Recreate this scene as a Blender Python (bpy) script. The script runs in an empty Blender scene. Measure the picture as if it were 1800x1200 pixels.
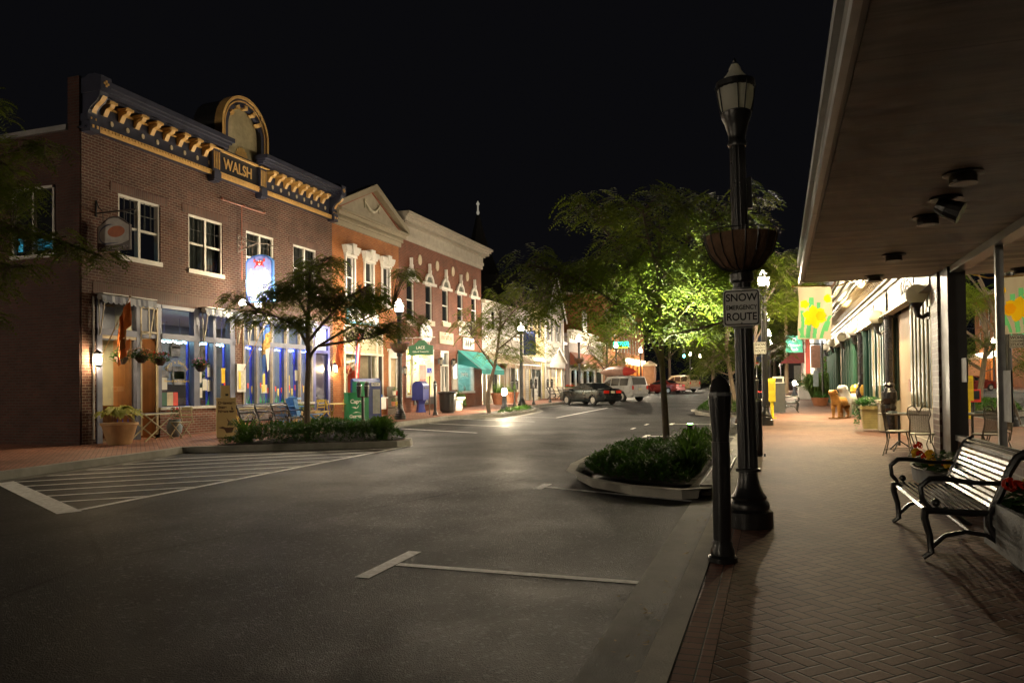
import bpy, bmesh, math, random
import numpy as np
from mathutils import Vector, Matrix
random.seed(11); NR = np.random.RandomState(5)
sc = bpy.context.scene; COL = sc.collection
R = math.radians; PI = math.pi
SL = 0.011                                   # the street climbs gently away from the camera
def G(y): return SL * max(min(y, 170.0), -40.0)
# ---------------------------------------------------------------- camera (kept as numbers so that real distances can be measured)
CH, CF, CSH = 1.55, 1350.0, 57.0
def _rz(a): c, s = math.cos(a), math.sin(a); return np.array([[c, -s, 0], [s, c, 0], [0, 0, 1.]])
def _rx(a): c, s = math.cos(a), math.sin(a); return np.array([[1., 0, 0], [0, c, -s], [0, s, c]])
CM = _rz(R(18.9)) @ _rx(PI / 2 + R(1.0)) @ _rz(-R(0.67))
def ray(px, py): return CM @ np.array([(px - 900) / CF, -(py - 600 - CSH) / CF, -1.])
def dep(px, py, D):                          # world point seen at (px,py) at distance D along the view axis
    d = ray(px, py) * D; return Vector((d[0], d[1], CH + d[2]))
def onx(px, py, X):                          # (y, z) on a facade plane x = X
    d = ray(px, py); t = X / d[0]; return t * d[1], CH + t * d[2]
cd = bpy.data.cameras.new('camera'); cam = bpy.data.objects.new('camera', cd); COL.objects.link(cam)
m4 = Matrix.Identity(4)
for i in range(3):
    for j in range(3): m4[i][j] = CM[i, j]
m4.translation = (0, 0, CH); cam.matrix_world = m4
cd.sensor_width = 36; cd.lens = 27.0; cd.shift_y = CSH / 1800; cd.clip_start = .05; cd.clip_end = 2000
sc.camera = cam
# ---------------------------------------------------------------- materials
MATS = {}
def nt(name):
    m = bpy.data.materials.new(name); m.use_nodes = True; n = m.node_tree; n.nodes.clear(); return m, n
class N:
    def __init__(s, t): s.t = t
    def __call__(s, typ, ins=None, **kw):
        n = s.t.nodes.new(typ)
        for k, v in kw.items(): setattr(n, k, v)
        for k, v in (ins or {}).items():
            if hasattr(v, 'is_linked'): s.t.links.new(v, n.inputs[k])
            else: n.inputs[k].default_value = v
        return n
    def math(s, op, a, b=None, c=None, clamp=False):
        n = s.t.nodes.new('ShaderNodeMath'); n.operation = op; n.use_clamp = clamp
        for i, v in enumerate((a, b, c)):
            if v is None: continue
            if hasattr(v, 'is_linked'): s.t.links.new(v, n.inputs[i])
            else: n.inputs[i].default_value = v
        return n.outputs[0]
    def mix(s, f, a, b):
        n = s.t.nodes.new('ShaderNodeMix'); n.data_type = 'RGBA'
        for k, v in ((0, f), (6, a), (7, b)):
            if hasattr(v, 'is_linked'): s.t.links.new(v, n.inputs[k])
            else: n.inputs[k].default_value = v if k == 0 else c4(v)
        return n.outputs[2]
    def out(s, sh): s('ShaderNodeOutputMaterial', {0: sh})
def c4(c): return (c[0], c[1], c[2], 1)
def sh(c, k): return tuple(max(0, min(1, x * k)) for x in c)
def M(name, rgb, rough=.55, metal=0., var=.2, scale=5., bump=0., bscale=40., spec=.5):
    if name in MATS: return MATS[name]
    m, t = nt(name); n = N(t)
    tc = n('ShaderNodeTexCoord').outputs['Object']
    nz = n('ShaderNodeTexNoise', {'Vector': tc, 'Scale': scale, 'Detail': 5., 'Roughness': .6}).outputs[0]
    f = n('ShaderNodeMapRange', {0: nz, 1: .3, 2: .7}).outputs[0]
    c = n.mix(f, sh(rgb, 1 - var), sh(rgb, 1 + var))
    p = n('ShaderNodeBsdfPrincipled', {'Base Color': c, 'Roughness': rough, 'Metallic': metal, 'Specular IOR Level': spec})
    r2 = n.math('MULTIPLY_ADD', nz, .25, rough - .12, clamp=True); t.links.new(r2, p.inputs['Roughness'])
    if bump:
        nb = n('ShaderNodeTexNoise', {'Vector': tc, 'Scale': bscale, 'Detail': 4.}).outputs[0]
        b = n('ShaderNodeBump', {'Height': nb, 'Strength': bump, 'Distance': .02}).outputs[0]
        t.links.new(b, p.inputs['Normal'])
    n.out(p.outputs[0]); MATS[name] = m; return m
def EM(name, rgb, s):
    if name in MATS: return MATS[name]
    m, t = nt(name); n = N(t); n.out(n('ShaderNodeEmission', {0: c4(rgb), 1: s}).outputs[0]); m.cycles.emission_sampling = 'NONE'; MATS[name] = m; return m
def GLOW(name, rgb, s):
    """luminous glass: glows itself and lets the lamp inside shine through"""
    if name in MATS: return MATS[name]
    m, t = nt(name); n = N(t); n.out(n('ShaderNodeAddShader', {0: n('ShaderNodeEmission', {0: c4(rgb), 1: s}).outputs[0], 1: n('ShaderNodeBsdfTransparent').outputs[0]}).outputs[0]); m.cycles.emission_sampling = 'NONE'; MATS[name] = m; return m
def axes(n, ax):
    s = n('ShaderNodeSeparateXYZ', {0: n('ShaderNodeTexCoord').outputs['Object']})
    return n('ShaderNodeCombineXYZ', {0: s.outputs[ax[0]], 1: s.outputs[ax[1]], 2: 0.}).outputs[0]
def BRICK(name, c1, c2, mo, ax=(1, 2), bw=.215, bh=.075, ms=.011, rough=.75, off=.5, bias=0.):
    if name in MATS: return MATS[name]
    m, t = nt(name); n = N(t); v = axes(n, ax)
    b = n('ShaderNodeTexBrick', {'Vector': v, 'Color1': c4(c1), 'Color2': c4(c2), 'Mortar': c4(mo), 'Scale': 1., 'Mortar Size': ms, 'Mortar Smooth': .2, 'Bias': bias, 'Brick Width': bw, 'Row Height': bh})
    b.offset = off
    nz = n('ShaderNodeTexNoise', {'Vector': v, 'Scale': 1.3, 'Detail': 7.}).outputs[0]
    f = n('ShaderNodeMapRange', {0: nz, 1: .3, 2: .75, 3: .7, 4: 1.25}).outputs[0]
    hs = n('ShaderNodeHueSaturation', {'Color': b.outputs[0], 'Value': f}).outputs[0]
    fine = n('ShaderNodeTexNoise', {'Vector': v, 'Scale': 60., 'Detail': 3.}).outputs[0]
    h = n.math('MULTIPLY_ADD', fine, .35, n.math('SUBTRACT', 1., b.outputs[1]))
    bp = n('ShaderNodeBump', {'Height': h, 'Strength': .6, 'Distance': .012}).outputs[0]
    p = n('ShaderNodeBsdfPrincipled', {'Base Color': hs, 'Roughness': rough, 'Normal': bp, 'Specular IOR Level': .25})
    n.out(p.outputs[0]); MATS[name] = m; return m
def LEAF(name, c1, c2, tr=.45):
    if name in MATS: return MATS[name]
    m, t = nt(name); n = N(t)
    nz = n('ShaderNodeTexNoise', {'Vector': n('ShaderNodeTexCoord').outputs['Object'], 'Scale': 1.7, 'Detail': 4.}).outputs[0]
    c = n.mix(n('ShaderNodeMapRange', {0: nz, 1: .35, 2: .65}).outputs[0], c1, c2)
    p = n('ShaderNodeBsdfPrincipled', {'Base Color': c, 'Roughness': .55, 'Specular IOR Level': .12})
    q = n('ShaderNodeBsdfTranslucent', {0: n.mix(.5, c, (c2[0] * 1.3, c2[1] * 1.3, c2[2]))})
    n.out(n('ShaderNodeMixShader', {0: tr, 1: p.outputs[0], 2: q.outputs[0]}).outputs[0]); MATS[name] = m; return m
def GLASS(name, tint=(.9, .95, .95), ior=1.5, rough=.0, streak=0.):
    if name in MATS: return MATS[name]
    m, t = nt(name); n = N(t)
    f = n('ShaderNodeFresnel', {'IOR': ior}).outputs[0]
    f = n.math('MULTIPLY', f, 1.7, clamp=True)
    g = n('ShaderNodeBsdfGlossy', {'Color': (1, 1, 1, 1), 'Roughness': rough}).outputs[0]
    tr = n('ShaderNodeBsdfTransparent', {0: c4(tint)}).outputs[0]
    n.out(n('ShaderNodeMixShader', {0: f, 1: tr, 2: g}).outputs[0]); MATS[name] = m; return m
# ---------------------------------------------------------------- mesh building
class MB:
    def __init__(s): s.v = []; s.f = []; s.mi = []; s.k = 0
    def face(s, pts):
        b = len(s.v); s.v += [tuple(p) for p in pts]; s.f.append(tuple(range(b, b + len(pts)))); s.mi.append(s.k); return s
    def _idx(s, vs, fs):
        b = len(s.v); s.v += [tuple(p) for p in vs]
        for f in fs: s.f.append(tuple(b + i for i in f)); s.mi.append(s.k)
        return s
    def box(s, x0, x1, y0, y1, z0, z1):
        return s._idx([(x, y, z) for z in (z0, z1) for y in (y0, y1) for x in (x0, x1)],
                      [(0, 2, 3, 1), (4, 5, 7, 6), (0, 1, 5, 4), (2, 6, 7, 3), (0, 4, 6, 2), (1, 3, 7, 5)])
    def obox(s, c, sz, rot=0., tilt=None):
        mt = Matrix.Translation(c) @ Matrix.Rotation(rot, 4, 'Z')
        if tilt: mt = mt @ Matrix.Rotation(tilt[1], 4, tilt[0])
        a, b, d = sz[0] / 2, sz[1] / 2, sz[2] / 2
        vs = [mt @ Vector((x, y, z)) for z in (-d, d) for y in (-b, b) for x in (-a, a)]
        return s._idx(vs, [(0, 2, 3, 1), (4, 5, 7, 6), (0, 1, 5, 4), (2, 6, 7, 3), (0, 4, 6, 2), (1, 3, 7, 5)])
    def prism(s, poly, vec):
        n = len(poly); vec = Vector(vec); A = [Vector(p) for p in poly]
        vs = A + [p + vec for p in A]
        fs = [tuple(range(n)), tuple(range(2 * n - 1, n - 1, -1))] + [(i, n + i, n + (i + 1) % n, (i + 1) % n) for i in range(n)]
        return s._idx(vs, fs)
    def tube(s, pts, r, n=6, caps=True, closed=False):
        P = [Vector(p) for p in pts]; k = len(P); rr = r if hasattr(r, '__len__') else [r] * k
        vs = []; prev = None
        for i, p in enumerate(P):
            a = P[i - 1] if (i or closed) else P[0]; b = P[(i + 1) % k] if (i < k - 1 or closed) else P[-1]
            d = (b - a); d = d.normalized() if d.length > 1e-9 else Vector((0, 0, 1))
            if prev is None:
                u = d.cross(Vector((0, 0, 1)));
                if u.length < .05: u = d.cross(Vector((1, 0, 0)))
            else: u = prev - d * prev.dot(d)
            u.normalize(); prev = u; w = d.cross(u)
            vs += [p + (u * math.cos(2 * PI * j / n) + w * math.sin(2 * PI * j / n)) * rr[i] for j in range(n)]
        fs = []
        for i in range(k if closed else k - 1):
            i2 = (i + 1) % k
            fs += [(i * n + j, i * n + (j + 1) % n, i2 * n + (j + 1) % n, i2 * n + j) for j in range(n)]
        if caps and not closed: fs += [tuple(range(n - 1, -1, -1)), tuple(range((k - 1) * n, k * n))]
        return s._idx(vs, fs)
    def lathe(s, prof, c=(0, 0, 0), n=16, sx=1., sy=1., flute=0.):
        k = len(prof); vs = []
        for i, (r, z) in enumerate(prof):
            for j in range(n):
                q = r * (1 - flute * (j % 2)); a = 2 * PI * j / n
                vs.append((c[0] + q * math.cos(a) * sx, c[1] + q * math.sin(a) * sy, c[2] + z))
        fs = [(i * n + j, i * n + (j + 1) % n, (i + 1) * n + (j + 1) % n, (i + 1) * n + j) for i in range(k - 1) for j in range(n)]
        fs += [tuple(range(n - 1, -1, -1)), tuple(range((k - 1) * n, k * n))]
        return s._idx(vs, fs)
    def ball(s, c, r, n=10, m=6, sz=1.):
        return s.lathe([(max(1e-4, r * math.sin(PI * i / m)), -r * sz * math.cos(PI * i / m)) for i in range(m + 1)], c, n)
    def grid(s, fn, nu, nv):
        vs = [fn(i / nu, j / nv) for i in range(nu + 1) for j in range(nv + 1)]
        fs = [(i * (nv + 1) + j, i * (nv + 1) + j + 1, (i + 1) * (nv + 1) + j + 1, (i + 1) * (nv + 1) + j) for i in range(nu) for j in range(nv)]
        return s._idx(vs, fs)
    def build(s, name, mat, parent=None, smooth=False, w=False, fix=True):
        if not s.v: return None
        off = Vector((0, 0, 0))
        if w and parent:
            q = parent
            while q.parent: q = q.parent
            off = q.location
        me = bpy.data.meshes.new(name)
        me.from_pydata([(a[0] - off[0], a[1] - off[1], a[2] - off[2]) for a in s.v], [], s.f)
        ms = mat if isinstance(mat, (list, tuple)) else [mat]
        for x in ms: me.materials.append(x)
        if len(ms) > 1: me.polygons.foreach_set('material_index', s.mi)
        if fix and len(s.f) < 6000:
            bm = bmesh.new(); bm.from_mesh(me); bmesh.ops.recalc_face_normals(bm, faces=bm.faces); bm.to_mesh(me); bm.free()
        if smooth: me.polygons.foreach_set('use_smooth', [True] * len(me.polygons)); me.set_sharp_from_angle(angle=R(40))
        o = bpy.data.objects.new(name, me); COL.objects.link(o)
        if parent: o.parent = parent
        return o
def split_build(mb, name, mat, parent, key):
    """one part per cluster of faces: key(centre of the face) names the cluster"""
    G_ = {}
    for f in mb.f:
        c = [sum(mb.v[i][k] for i in f) / len(f) for k in range(3)]; G_.setdefault(key(c), []).append(f)
    for k in G_:
        m_ = MB(); mp = {}
        for f in G_[k]:
            g = []
            for i in f:
                if i not in mp: mp[i] = len(m_.v); m_.v.append(mb.v[i])
                g.append(mp[i])
            m_.f.append(tuple(g)); m_.mi.append(0)
        m_.build(name, mat, parent, w=True)
def tag(o, label, cat, group=None, kind=None):
    o['label'] = label; o['category'] = cat
    if group: o['group'] = group
    if kind: o['kind'] = kind
    return o
def thing(name, label, cat, loc=(0, 0, 0), rz=0., group=None):
    o = bpy.data.objects.new(name, None); o.empty_display_size = .2; COL.objects.link(o)
    o.location = loc; o.rotation_euler = (0, 0, rz); return tag(o, label, cat, group)
def struct(o): o['kind'] = 'structure'; return o
def dup(root, loc, rz=None, label=None, group=None, scale=None):
    r = root.copy(); COL.objects.link(r); r.location = loc
    if rz is not None: r.rotation_euler = (0, 0, rz)
    if scale: r.scale = (scale,) * 3
    if label: r['label'] = label
    if group: r['group'] = group
    for ch in [c for c in root.children]:
        c = ch.copy(); COL.objects.link(c); c.parent = r
        for g in [x for x in ch.children]:
            d = g.copy(); COL.objects.link(d); d.parent = c
    return r
def text(body, size, mat, parent, o, right, up, name='lettering', ext=.004, w=True, align='CENTER', bold=0., sx=1.):
    cu = bpy.data.curves.new('t', 'FONT'); cu.body = body; cu.size = size; cu.extrude = ext; cu.align_x = align; cu.align_y = 'CENTER'; cu.offset = bold
    ob = bpy.data.objects.new('t', cu); COL.objects.link(ob)
    me = bpy.data.meshes.new_from_object(ob.evaluated_get(bpy.context.evaluated_depsgraph_get()))
    bpy.data.objects.remove(ob); bpy.data.curves.remove(cu)
    r = Vector(right).normalized(); u = Vector(up).normalized(); n = r.cross(u)
    off = Vector((0, 0, 0))
    if w and parent:
        q = parent
        while q.parent: q = q.parent
        off = q.location
    mt = Matrix((( r.x * sx, u.x, n.x, o[0] - off[0]), (r.y * sx, u.y, n.y, o[1] - off[1]), (r.z * sx, u.z, n.z, o[2] - off[2]), (0, 0, 0, 1)))
    me.transform(mt); me.materials.clear(); me.materials.append(mat); me.name = name
    x = bpy.data.objects.new(name, me); COL.objects.link(x); x.parent = parent; return x
def wall(mb, put, u0, u1, v0, v1, holes, rev):
    """front sheet of a wall with rectangular openings and their reveals; put(u,v,w)->xyz, w=0 front, -rev inside"""
    us = sorted({u0, u1, *[h[0] for h in holes], *[h[1] for h in holes]}); vs = sorted({v0, v1, *[h[2] for h in holes], *[h[3] for h in holes]})
    for a, b in zip(us, us[1:]):
        for c, d in zip(vs, vs[1:]):
            mu, mv = (a + b) / 2, (c + d) / 2
            if any(h[0] < mu < h[1] and h[2] < mv < h[3] for h in holes): continue
            mb.face([put(a, c, 0), put(b, c, 0), put(b, d, 0), put(a, d, 0)])
    for a, b, c, d in holes:
        mb.face([put(a, c, 0), put(b, c, 0), put(b, c, -rev), put(a, c, -rev)]); mb.face([put(a, d, 0), put(b, d, 0), put(b, d, -rev), put(a, d, -rev)])
        mb.face([put(a, c, 0), put(a, d, 0), put(a, d, -rev), put(a, c, -rev)]); mb.face([put(b, c, 0), put(b, d, 0), put(b, d, -rev), put(b, c, -rev)])
def area(name, loc, sx, sy, power, rgb=(1, .9, .75), rot=(0, 0, 0)):
    l = bpy.data.lights.new(name, 'AREA'); l.shape = 'RECTANGLE'; l.size = sx; l.size_y = sy; l.energy = power; l.color = rgb
    o = bpy.data.objects.new(name, l); COL.objects.link(o); o.location = loc; o.rotation_euler = rot; return o
def point(name, loc, power, rgb=(1, .85, .65), r=.06):
    l = bpy.data.lights.new(name, 'POINT'); l.energy = power; l.color = rgb; l.shadow_soft_size = r
    o = bpy.data.objects.new(name, l); COL.objects.link(o); o.location = loc; return o
def spot(name, loc, to, power, rgb, ang=70, r=.05):
    l = bpy.data.lights.new(name, 'SPOT'); l.energy = power; l.color = rgb; l.spot_size = R(ang); l.spot_blend = .6; l.shadow_soft_size = r
    o = bpy.data.objects.new(name, l); COL.objects.link(o); o.location = loc
    o.rotation_euler = (Vector(to) - Vector(loc)).to_track_quat('-Z', 'Y').to_euler(); return o
# shared materials
BLK = M('black iron', (.012, .012, .013), .32, .0, .3, 8, .15, 60, .6)
CREAM = M('cream paint', (.55, .5, .4), .5, 0, .12, 3, .1, 30)
WHITE = M('white paint', (.6, .575, .53), .5, 0, .12, 3, .1, 30)
GOLD = M('gold paint', (.62, .38, .13), .42, 0, .15, 9, .1, 50)
NAVY = M('navy paint', (.03, .033, .06), .42, 0, .25, 4, .1, 40)
BLUE = M('blue paint', (.09, .1, .32), .45, 0, .12, 4)
SLATE = M('slate blue trim', (.12, .13, .19), .5, 0, .15, 4)
GLZ = GLASS('shop glass'); DGLZ = M('dark window glass', (.012, .014, .016), .06, 0, .3, 2, 0, 40, .8)
LETK = M('black lettering', (.015, .015, .015), .5); LETW = M('white lettering', (.75, .75, .72), .5)
CONC = M('kerb concrete', (.27, .26, .23), .8, 0, .3, 2.2, .4, 90)
PAPER = M('paper', (.7, .68, .62), .7, 0, .08); GALV = M('galvanised steel', (.3, .31, .31), .4, .8, .2)
WOODB = M('brown stained wood', (.22, .085, .03), .5, 0, .3, 7); SOIL = M('soil', (.03, .022, .015), .95, 0, .4, 20, .6, 60)
# ================================================================ ground, road, pavements
def asphalt():
    m, t = nt('asphalt'); n = N(t); v = n('ShaderNodeTexCoord').outputs['Object']
    big = n('ShaderNodeTexNoise', {'Vector': v, 'Scale': .35, 'Detail': 6., 'Roughness': .65}).outputs[0]
    mp = n('ShaderNodeMapping', {0: v, 3: (1., .12, 1.)}).outputs[0]
    trk = n('ShaderNodeTexNoise', {'Vector': mp, 'Scale': .8, 'Detail': 3.}).outputs[0]
    fine = n('ShaderNodeTexNoise', {'Vector': v, 'Scale': 55., 'Detail': 4., 'Roughness': .7}).outputs[0]
    vor = n('ShaderNodeTexVoronoi', {'Vector': v, 'Scale': 90.}).outputs[0]
    f = n.math('MULTIPLY', n('ShaderNodeMapRange', {0: big, 1: .32, 2: .68, 3: .55, 4: 1.3}).outputs[0], n('ShaderNodeMapRange', {0: fine, 1: .3, 2: .7, 3: .3, 4: 1.7}).outputs[0])
    agg_glint = n('ShaderNodeTexVoronoi', {'Vector': v, 'Scale': 38.}); ar = n('ShaderNodeSeparateColor', {0: agg_glint.outputs[1]}).outputs[0]
    f = n.math('ADD', f, n.math('MULTIPLY', n.math('GREATER_THAN', ar, .93), 1.8))  # random light stones that also carry painted glints of lamplight
    f = n.math('MULTIPLY', f, n('ShaderNodeMapRange', {0: trk, 1: .3, 2: .7, 3: .65, 4: 1.25}).outputs[0])
    cr = n('ShaderNodeTexVoronoi', {'Vector': n('ShaderNodeMapping', {0: v, 3: (.16, .07, 1.)}).outputs[0], 'Scale': 1.3}, feature='DISTANCE_TO_EDGE').outputs[0]
    crk = n('ShaderNodeMapRange', {0: cr, 1: .0, 2: .008, 3: .3, 4: 1.}).outputs[0]
    f = n.math('MULTIPLY', f, crk)
    c = n('ShaderNodeHueSaturation', {'Color': (.018, .0185, .0197, 1), 'Value': f}).outputs[0]
    h = n.math('ADD', fine, n.math('MULTIPLY', vor, .6))
    b = n('ShaderNodeBump', {'Height': h, 'Strength': .7, 'Distance': .015}).outputs[0]
    rg = n('ShaderNodeMapRange', {0: big, 1: .35, 2: .7, 3: .48, 4: .72}).outputs[0]
    n.out(n('ShaderNodeBsdfPrincipled', {'Base Color': c, 'Roughness': rg, 'Normal': b, 'Specular IOR Level': .1}).outputs[0]); return m
ASPH = asphalt()
def herring(name, w, c1, c2, mo, rot=45.):
    m, t = nt(name); n = N(t); tc = n('ShaderNodeTexCoord').outputs['Object']
    v = n('ShaderNodeMapping', {0: tc, 2: (0, 0, R(rot)), 3: (1 / w,) * 3}).outputs[0]
    s = n('ShaderNodeSeparateXYZ', {0: v}); x, y = s.outputs[0], s.outputs[1]; mt = n.math
    i, j = mt('FLOOR', x), mt('FLOOR', y); u, q = mt('FRACT', x), mt('FRACT', y)
    k = mt('FLOORED_MODULO', mt('SUBTRACT', i, j), 4.)
    def eq(a): return mt('COMPARE', k, a, .1)
    dl = mt('ADD', u, mt('MULTIPLY', eq(1.), 9.)); dr = mt('ADD', mt('SUBTRACT', 1., u), mt('MULTIPLY', eq(0.), 9.))
    db = mt('ADD', q, mt('MULTIPLY', eq(2.), 9.)); dt = mt('ADD', mt('SUBTRACT', 1., q), mt('MULTIPLY', eq(3.), 9.))
    e = mt('MINIMUM', mt('MINIMUM', dl, dr), mt('MINIMUM', db, dt))
    g = n('ShaderNodeMapRange', {0: e, 1: .025, 2: .095}).outputs[0]
    bi = mt('SUBTRACT', i, eq(1.)); bj = mt('SUBTRACT', j, eq(2.))
    rnd = n('ShaderNodeTexWhiteNoise', {0: n('ShaderNodeCombineXYZ', {0: bi, 1: bj, 2: 0.}).outputs[0]}, noise_dimensions='2D').outputs[0]
    big = n('ShaderNodeTexNoise', {'Vector': tc, 'Scale': .7, 'Detail': 6.}).outputs[0]
    fine = n('ShaderNodeTexNoise', {'Vector': tc, 'Scale': 70., 'Detail': 3.}).outputs[0]
    c = n.mix(rnd, c1, c2)
    val = mt('MULTIPLY', n('ShaderNodeMapRange', {0: big, 1: .3, 2: .7, 3: .7, 4: 1.25}).outputs[0], n('ShaderNodeMapRange', {0: fine, 1: .25, 2: .75, 3: .8, 4: 1.2}).outputs[0])
    c = n('ShaderNodeHueSaturation', {'Color': c, 'Value': val}).outputs[0]
    c = n.mix(g, mo, c)
    b = n('ShaderNodeBump', {'Height': mt('ADD', mt('MULTIPLY', g, 1.5), mt('MULTIPLY', mt('ADD', fine, rnd), .25)), 'Strength': .75, 'Distance': .01}).outputs[0]
    n.out(n('ShaderNodeBsdfPrincipled', {'Base Color': c, 'Roughness': .72, 'Normal': b, 'Specular IOR Level': .25}).outputs[0]); return m
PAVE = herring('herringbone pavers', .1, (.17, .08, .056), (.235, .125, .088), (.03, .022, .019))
STRIP = BRICK('soldier course pavers', (.22, .09, .065), (.27, .12, .09), (.06, .045, .04), (1, 0), .1, .21, .006, .65, 0.)
GUT = M('gutter concrete', (.17, .165, .15), .7, 0, .45, 1.6, .5, 90, .25)
def zp(p, c): return (p[0], p[1], G(p[1]) + c)
def ribbon(pts, a, b, c, dense=1.0):
    """quads between two offsets (to the right of travel) of a polyline"""
    P = []
    for p, q in zip(pts, pts[1:]):
        L = math.dist(p, q); k = max(1, int(L / 8)); P += [(p[0] + (q[0] - p[0]) * i / k, p[1] + (q[1] - p[1]) * i / k) for i in range(k)]
    P.append(pts[-1]); N_ = []
    for i, p in enumerate(P):
        q0, q1 = P[max(0, i - 1)], P[min(len(P) - 1, i + 1)]; d = Vector((q1[0] - q0[0], q1[1] - q0[1])).normalized(); N_.append((d.y, -d.x))
    A = [(p[0] + n[0] * a, p[1] + n[1] * a) for p, n in zip(P, N_)]; B = [(p[0] + n[0] * b, p[1] + n[1] * b) for p, n in zip(P, N_)]
    return A, B
def kerb(mb, pts, w=.16, h=.15):
    A, B = ribbon(pts, -w, 0, 0); A2, C = ribbon(pts, -w, .03, 0); J = 0
    for i in range(len(A) - 1):
        mb.face([zp(A[i], .004), zp(B[i], .004), zp(B[i + 1], .004), zp(A[i + 1], .004)])
        mb.face([zp(B[i], .004), zp(C[i], -h - .01), zp(C[i + 1], -h - .01), zp(B[i + 1], .004)])
def gutter(mb, pts, w=.38):
    A, B = ribbon(pts, 0, w, 0)
    for i in range(len(A) - 1): mb.face([zp(A[i], -.145), zp(B[i], -.145), zp(B[i + 1], -.145), zp(A[i + 1], -.145)])
LK = [(-13.3, -30), (-13.35, 5), (-13.4, 10), (-13.75, 14.6), (-13.9, 15.35), (-13.6, 15.5), (-11.5, 16.55), (-9.75, 17.5), (-9.25, 17.8), (-9.1, 18.2), (-9.3, 18.75), (-10.0, 19.3),
      (-12.2, 20.5), (-13.2, 21.3), (-13.4, 22.3), (-13.4, 30.5), (-13.1, 31.1), (-12.2, 31.8), (-11.6, 32.6), (-11.5, 34.5), (-11.6, 37), (-12.0, 39), (-12.8, 41), (-13.3, 42.3), (-13.4, 43.5), (-13.4, 170)]
RX = -.7
mb = MB(); mb.face([(-400, -40, G(-40) - .16), (400, -40, G(-40) - .16), (400, 170, G(170) - .16), (-400, 170, G(170) - .16)])
mb.face([(-400, 170, G(170) - .16), (400, 170, G(170) - .16), (400, 900, G(170) - .16), (-400, 900, G(170) - .16)])
struct(mb.build('ground', M('bare ground', (.05, .045, .035), .9), fix=False))
mb = MB(); mb.face([zp((-14.5, -40), -.15), zp((-.6, -40), -.15), zp((-.6, 170), -.15), zp((-14.5, 170), -.15)])
struct(mb.build('road', ASPH, fix=False))
mb = MB(); mb.face([zp(p, 0) for p in LK] + [zp((-60, 170), 0), zp((-60, -30), 0)])
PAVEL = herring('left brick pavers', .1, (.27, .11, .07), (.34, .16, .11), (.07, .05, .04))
struct(mb.build('pavement', PAVEL, fix=False))
mb = MB(); kerb(mb, LK)
struct(mb.build('kerb', CONC, fix=False))
mb = MB(); gutter(mb, [p for p in LK if p[1] < 15.2]); gutter(mb, [p for p in LK if 21.3 < p[1]])
struct(mb.build('gutter', GUT, fix=False))
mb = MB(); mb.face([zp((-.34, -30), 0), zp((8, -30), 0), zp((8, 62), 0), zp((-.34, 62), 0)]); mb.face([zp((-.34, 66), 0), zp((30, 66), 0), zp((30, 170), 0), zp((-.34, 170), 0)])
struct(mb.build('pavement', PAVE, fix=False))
mb = MB()
for a, b in ((-30, 62), (66, 170)): mb.face([zp((-.535, a), 0), zp((-.345, a), 0), zp((-.345, b), 0), zp((-.535, b), 0)])
struct(mb.build('paver_border', STRIP, fix=False))
mb = MB()                                     # the dark open joint between kerb and pavers
mb.face([zp((-.56, -30), -.006), zp((-.33, -30), -.006), zp((-.33, 170), -.006), zp((-.56, 170), -.006)])
struct(mb.build('kerb_joint', SOIL, fix=False))
rk = [(RX, 170), (RX, 66)], [(RX, 62), (RX, -30)]
mb = MB()
for r in rk: kerb(mb, r, .155)
i1 = [(-1.02, 16.9), (-1.02, 11.0), (-1.25, 10.85), (-2.0, 11.1), (-2.75, 11.75), (-3.2, 12.6), (-3.38, 13.6), (-3.4, 14.9), (-3.15, 15.9), (-2.5, 16.6), (-1.6, 17.0), (-1.02, 16.9)]
i2 = [(-1.02, 39.5), (-1.02, 33), (-1.6, 32.8), (-2.7, 33.6), (-3.4, 35), (-3.6, 36.8), (-3.3, 38.6), (-2.4, 39.6), (-1.02, 39.5)]
mb2 = MB(); kerb(mb2, i1[::-1][::-1], .16); struct(mb2.build('island_kerb', M('pale kerb concrete', (.46, .44, .39), .85, 0, .25, 2.2, .4, 90, .15), fix=False))
mb2 = MB(); kerb(mb2, i2, .16); struct(mb2.build('island_kerb', MATS['pale kerb concrete'], fix=False))
struct(mb.build('kerb', MATS['pale kerb concrete'], fix=False))
mb = MB(); gutter(mb, [(RX - .03, 10.8), (RX - .03, -30)], .37); gutter(mb, [(RX - .03, 33), (RX - .03, 17)], .37)
struct(mb.build('gutter', GUT, fix=False))
for nm, poly in (('island_soil', i1), ('island_soil', i2), ('island_soil', [p for p in LK if 15.4 < p[1] < 21.4]), ('island_soil', [p for p in LK if 31 < p[1] < 42.4])):
    c = Vector((sum(p[0] for p in poly) / len(poly), sum(p[1] for p in poly) / len(poly)))
    mb = MB(); mb.face([zp(c + (Vector(p) - c) * .9, .012) for p in poly]); struct(mb.build(nm, SOIL, fix=False))
# drain grate beside the near island
g = thing('drain_grate', 'iron grate over the drain between kerb and near planted island', 'drain', (-.88, 13.5, G(13.5)))
mb = MB()
for sx in (-.15, .13): mb.box(sx, sx + .02, -2.4, 2.4, -.02, .012)
for k in range(33): mb.box(-.13, .13, -2.38 + k * .148, -2.38 + k * .148 + .05, -.02, .008)
mb.build('bars', M('worn grate', (.16, .15, .13), .5, .6, .3), g)
mb = MB(); mb.box(-.16, .16, -2.4, 2.4, -.15, -.1); mb.build('channel', SOIL, g)
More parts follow.
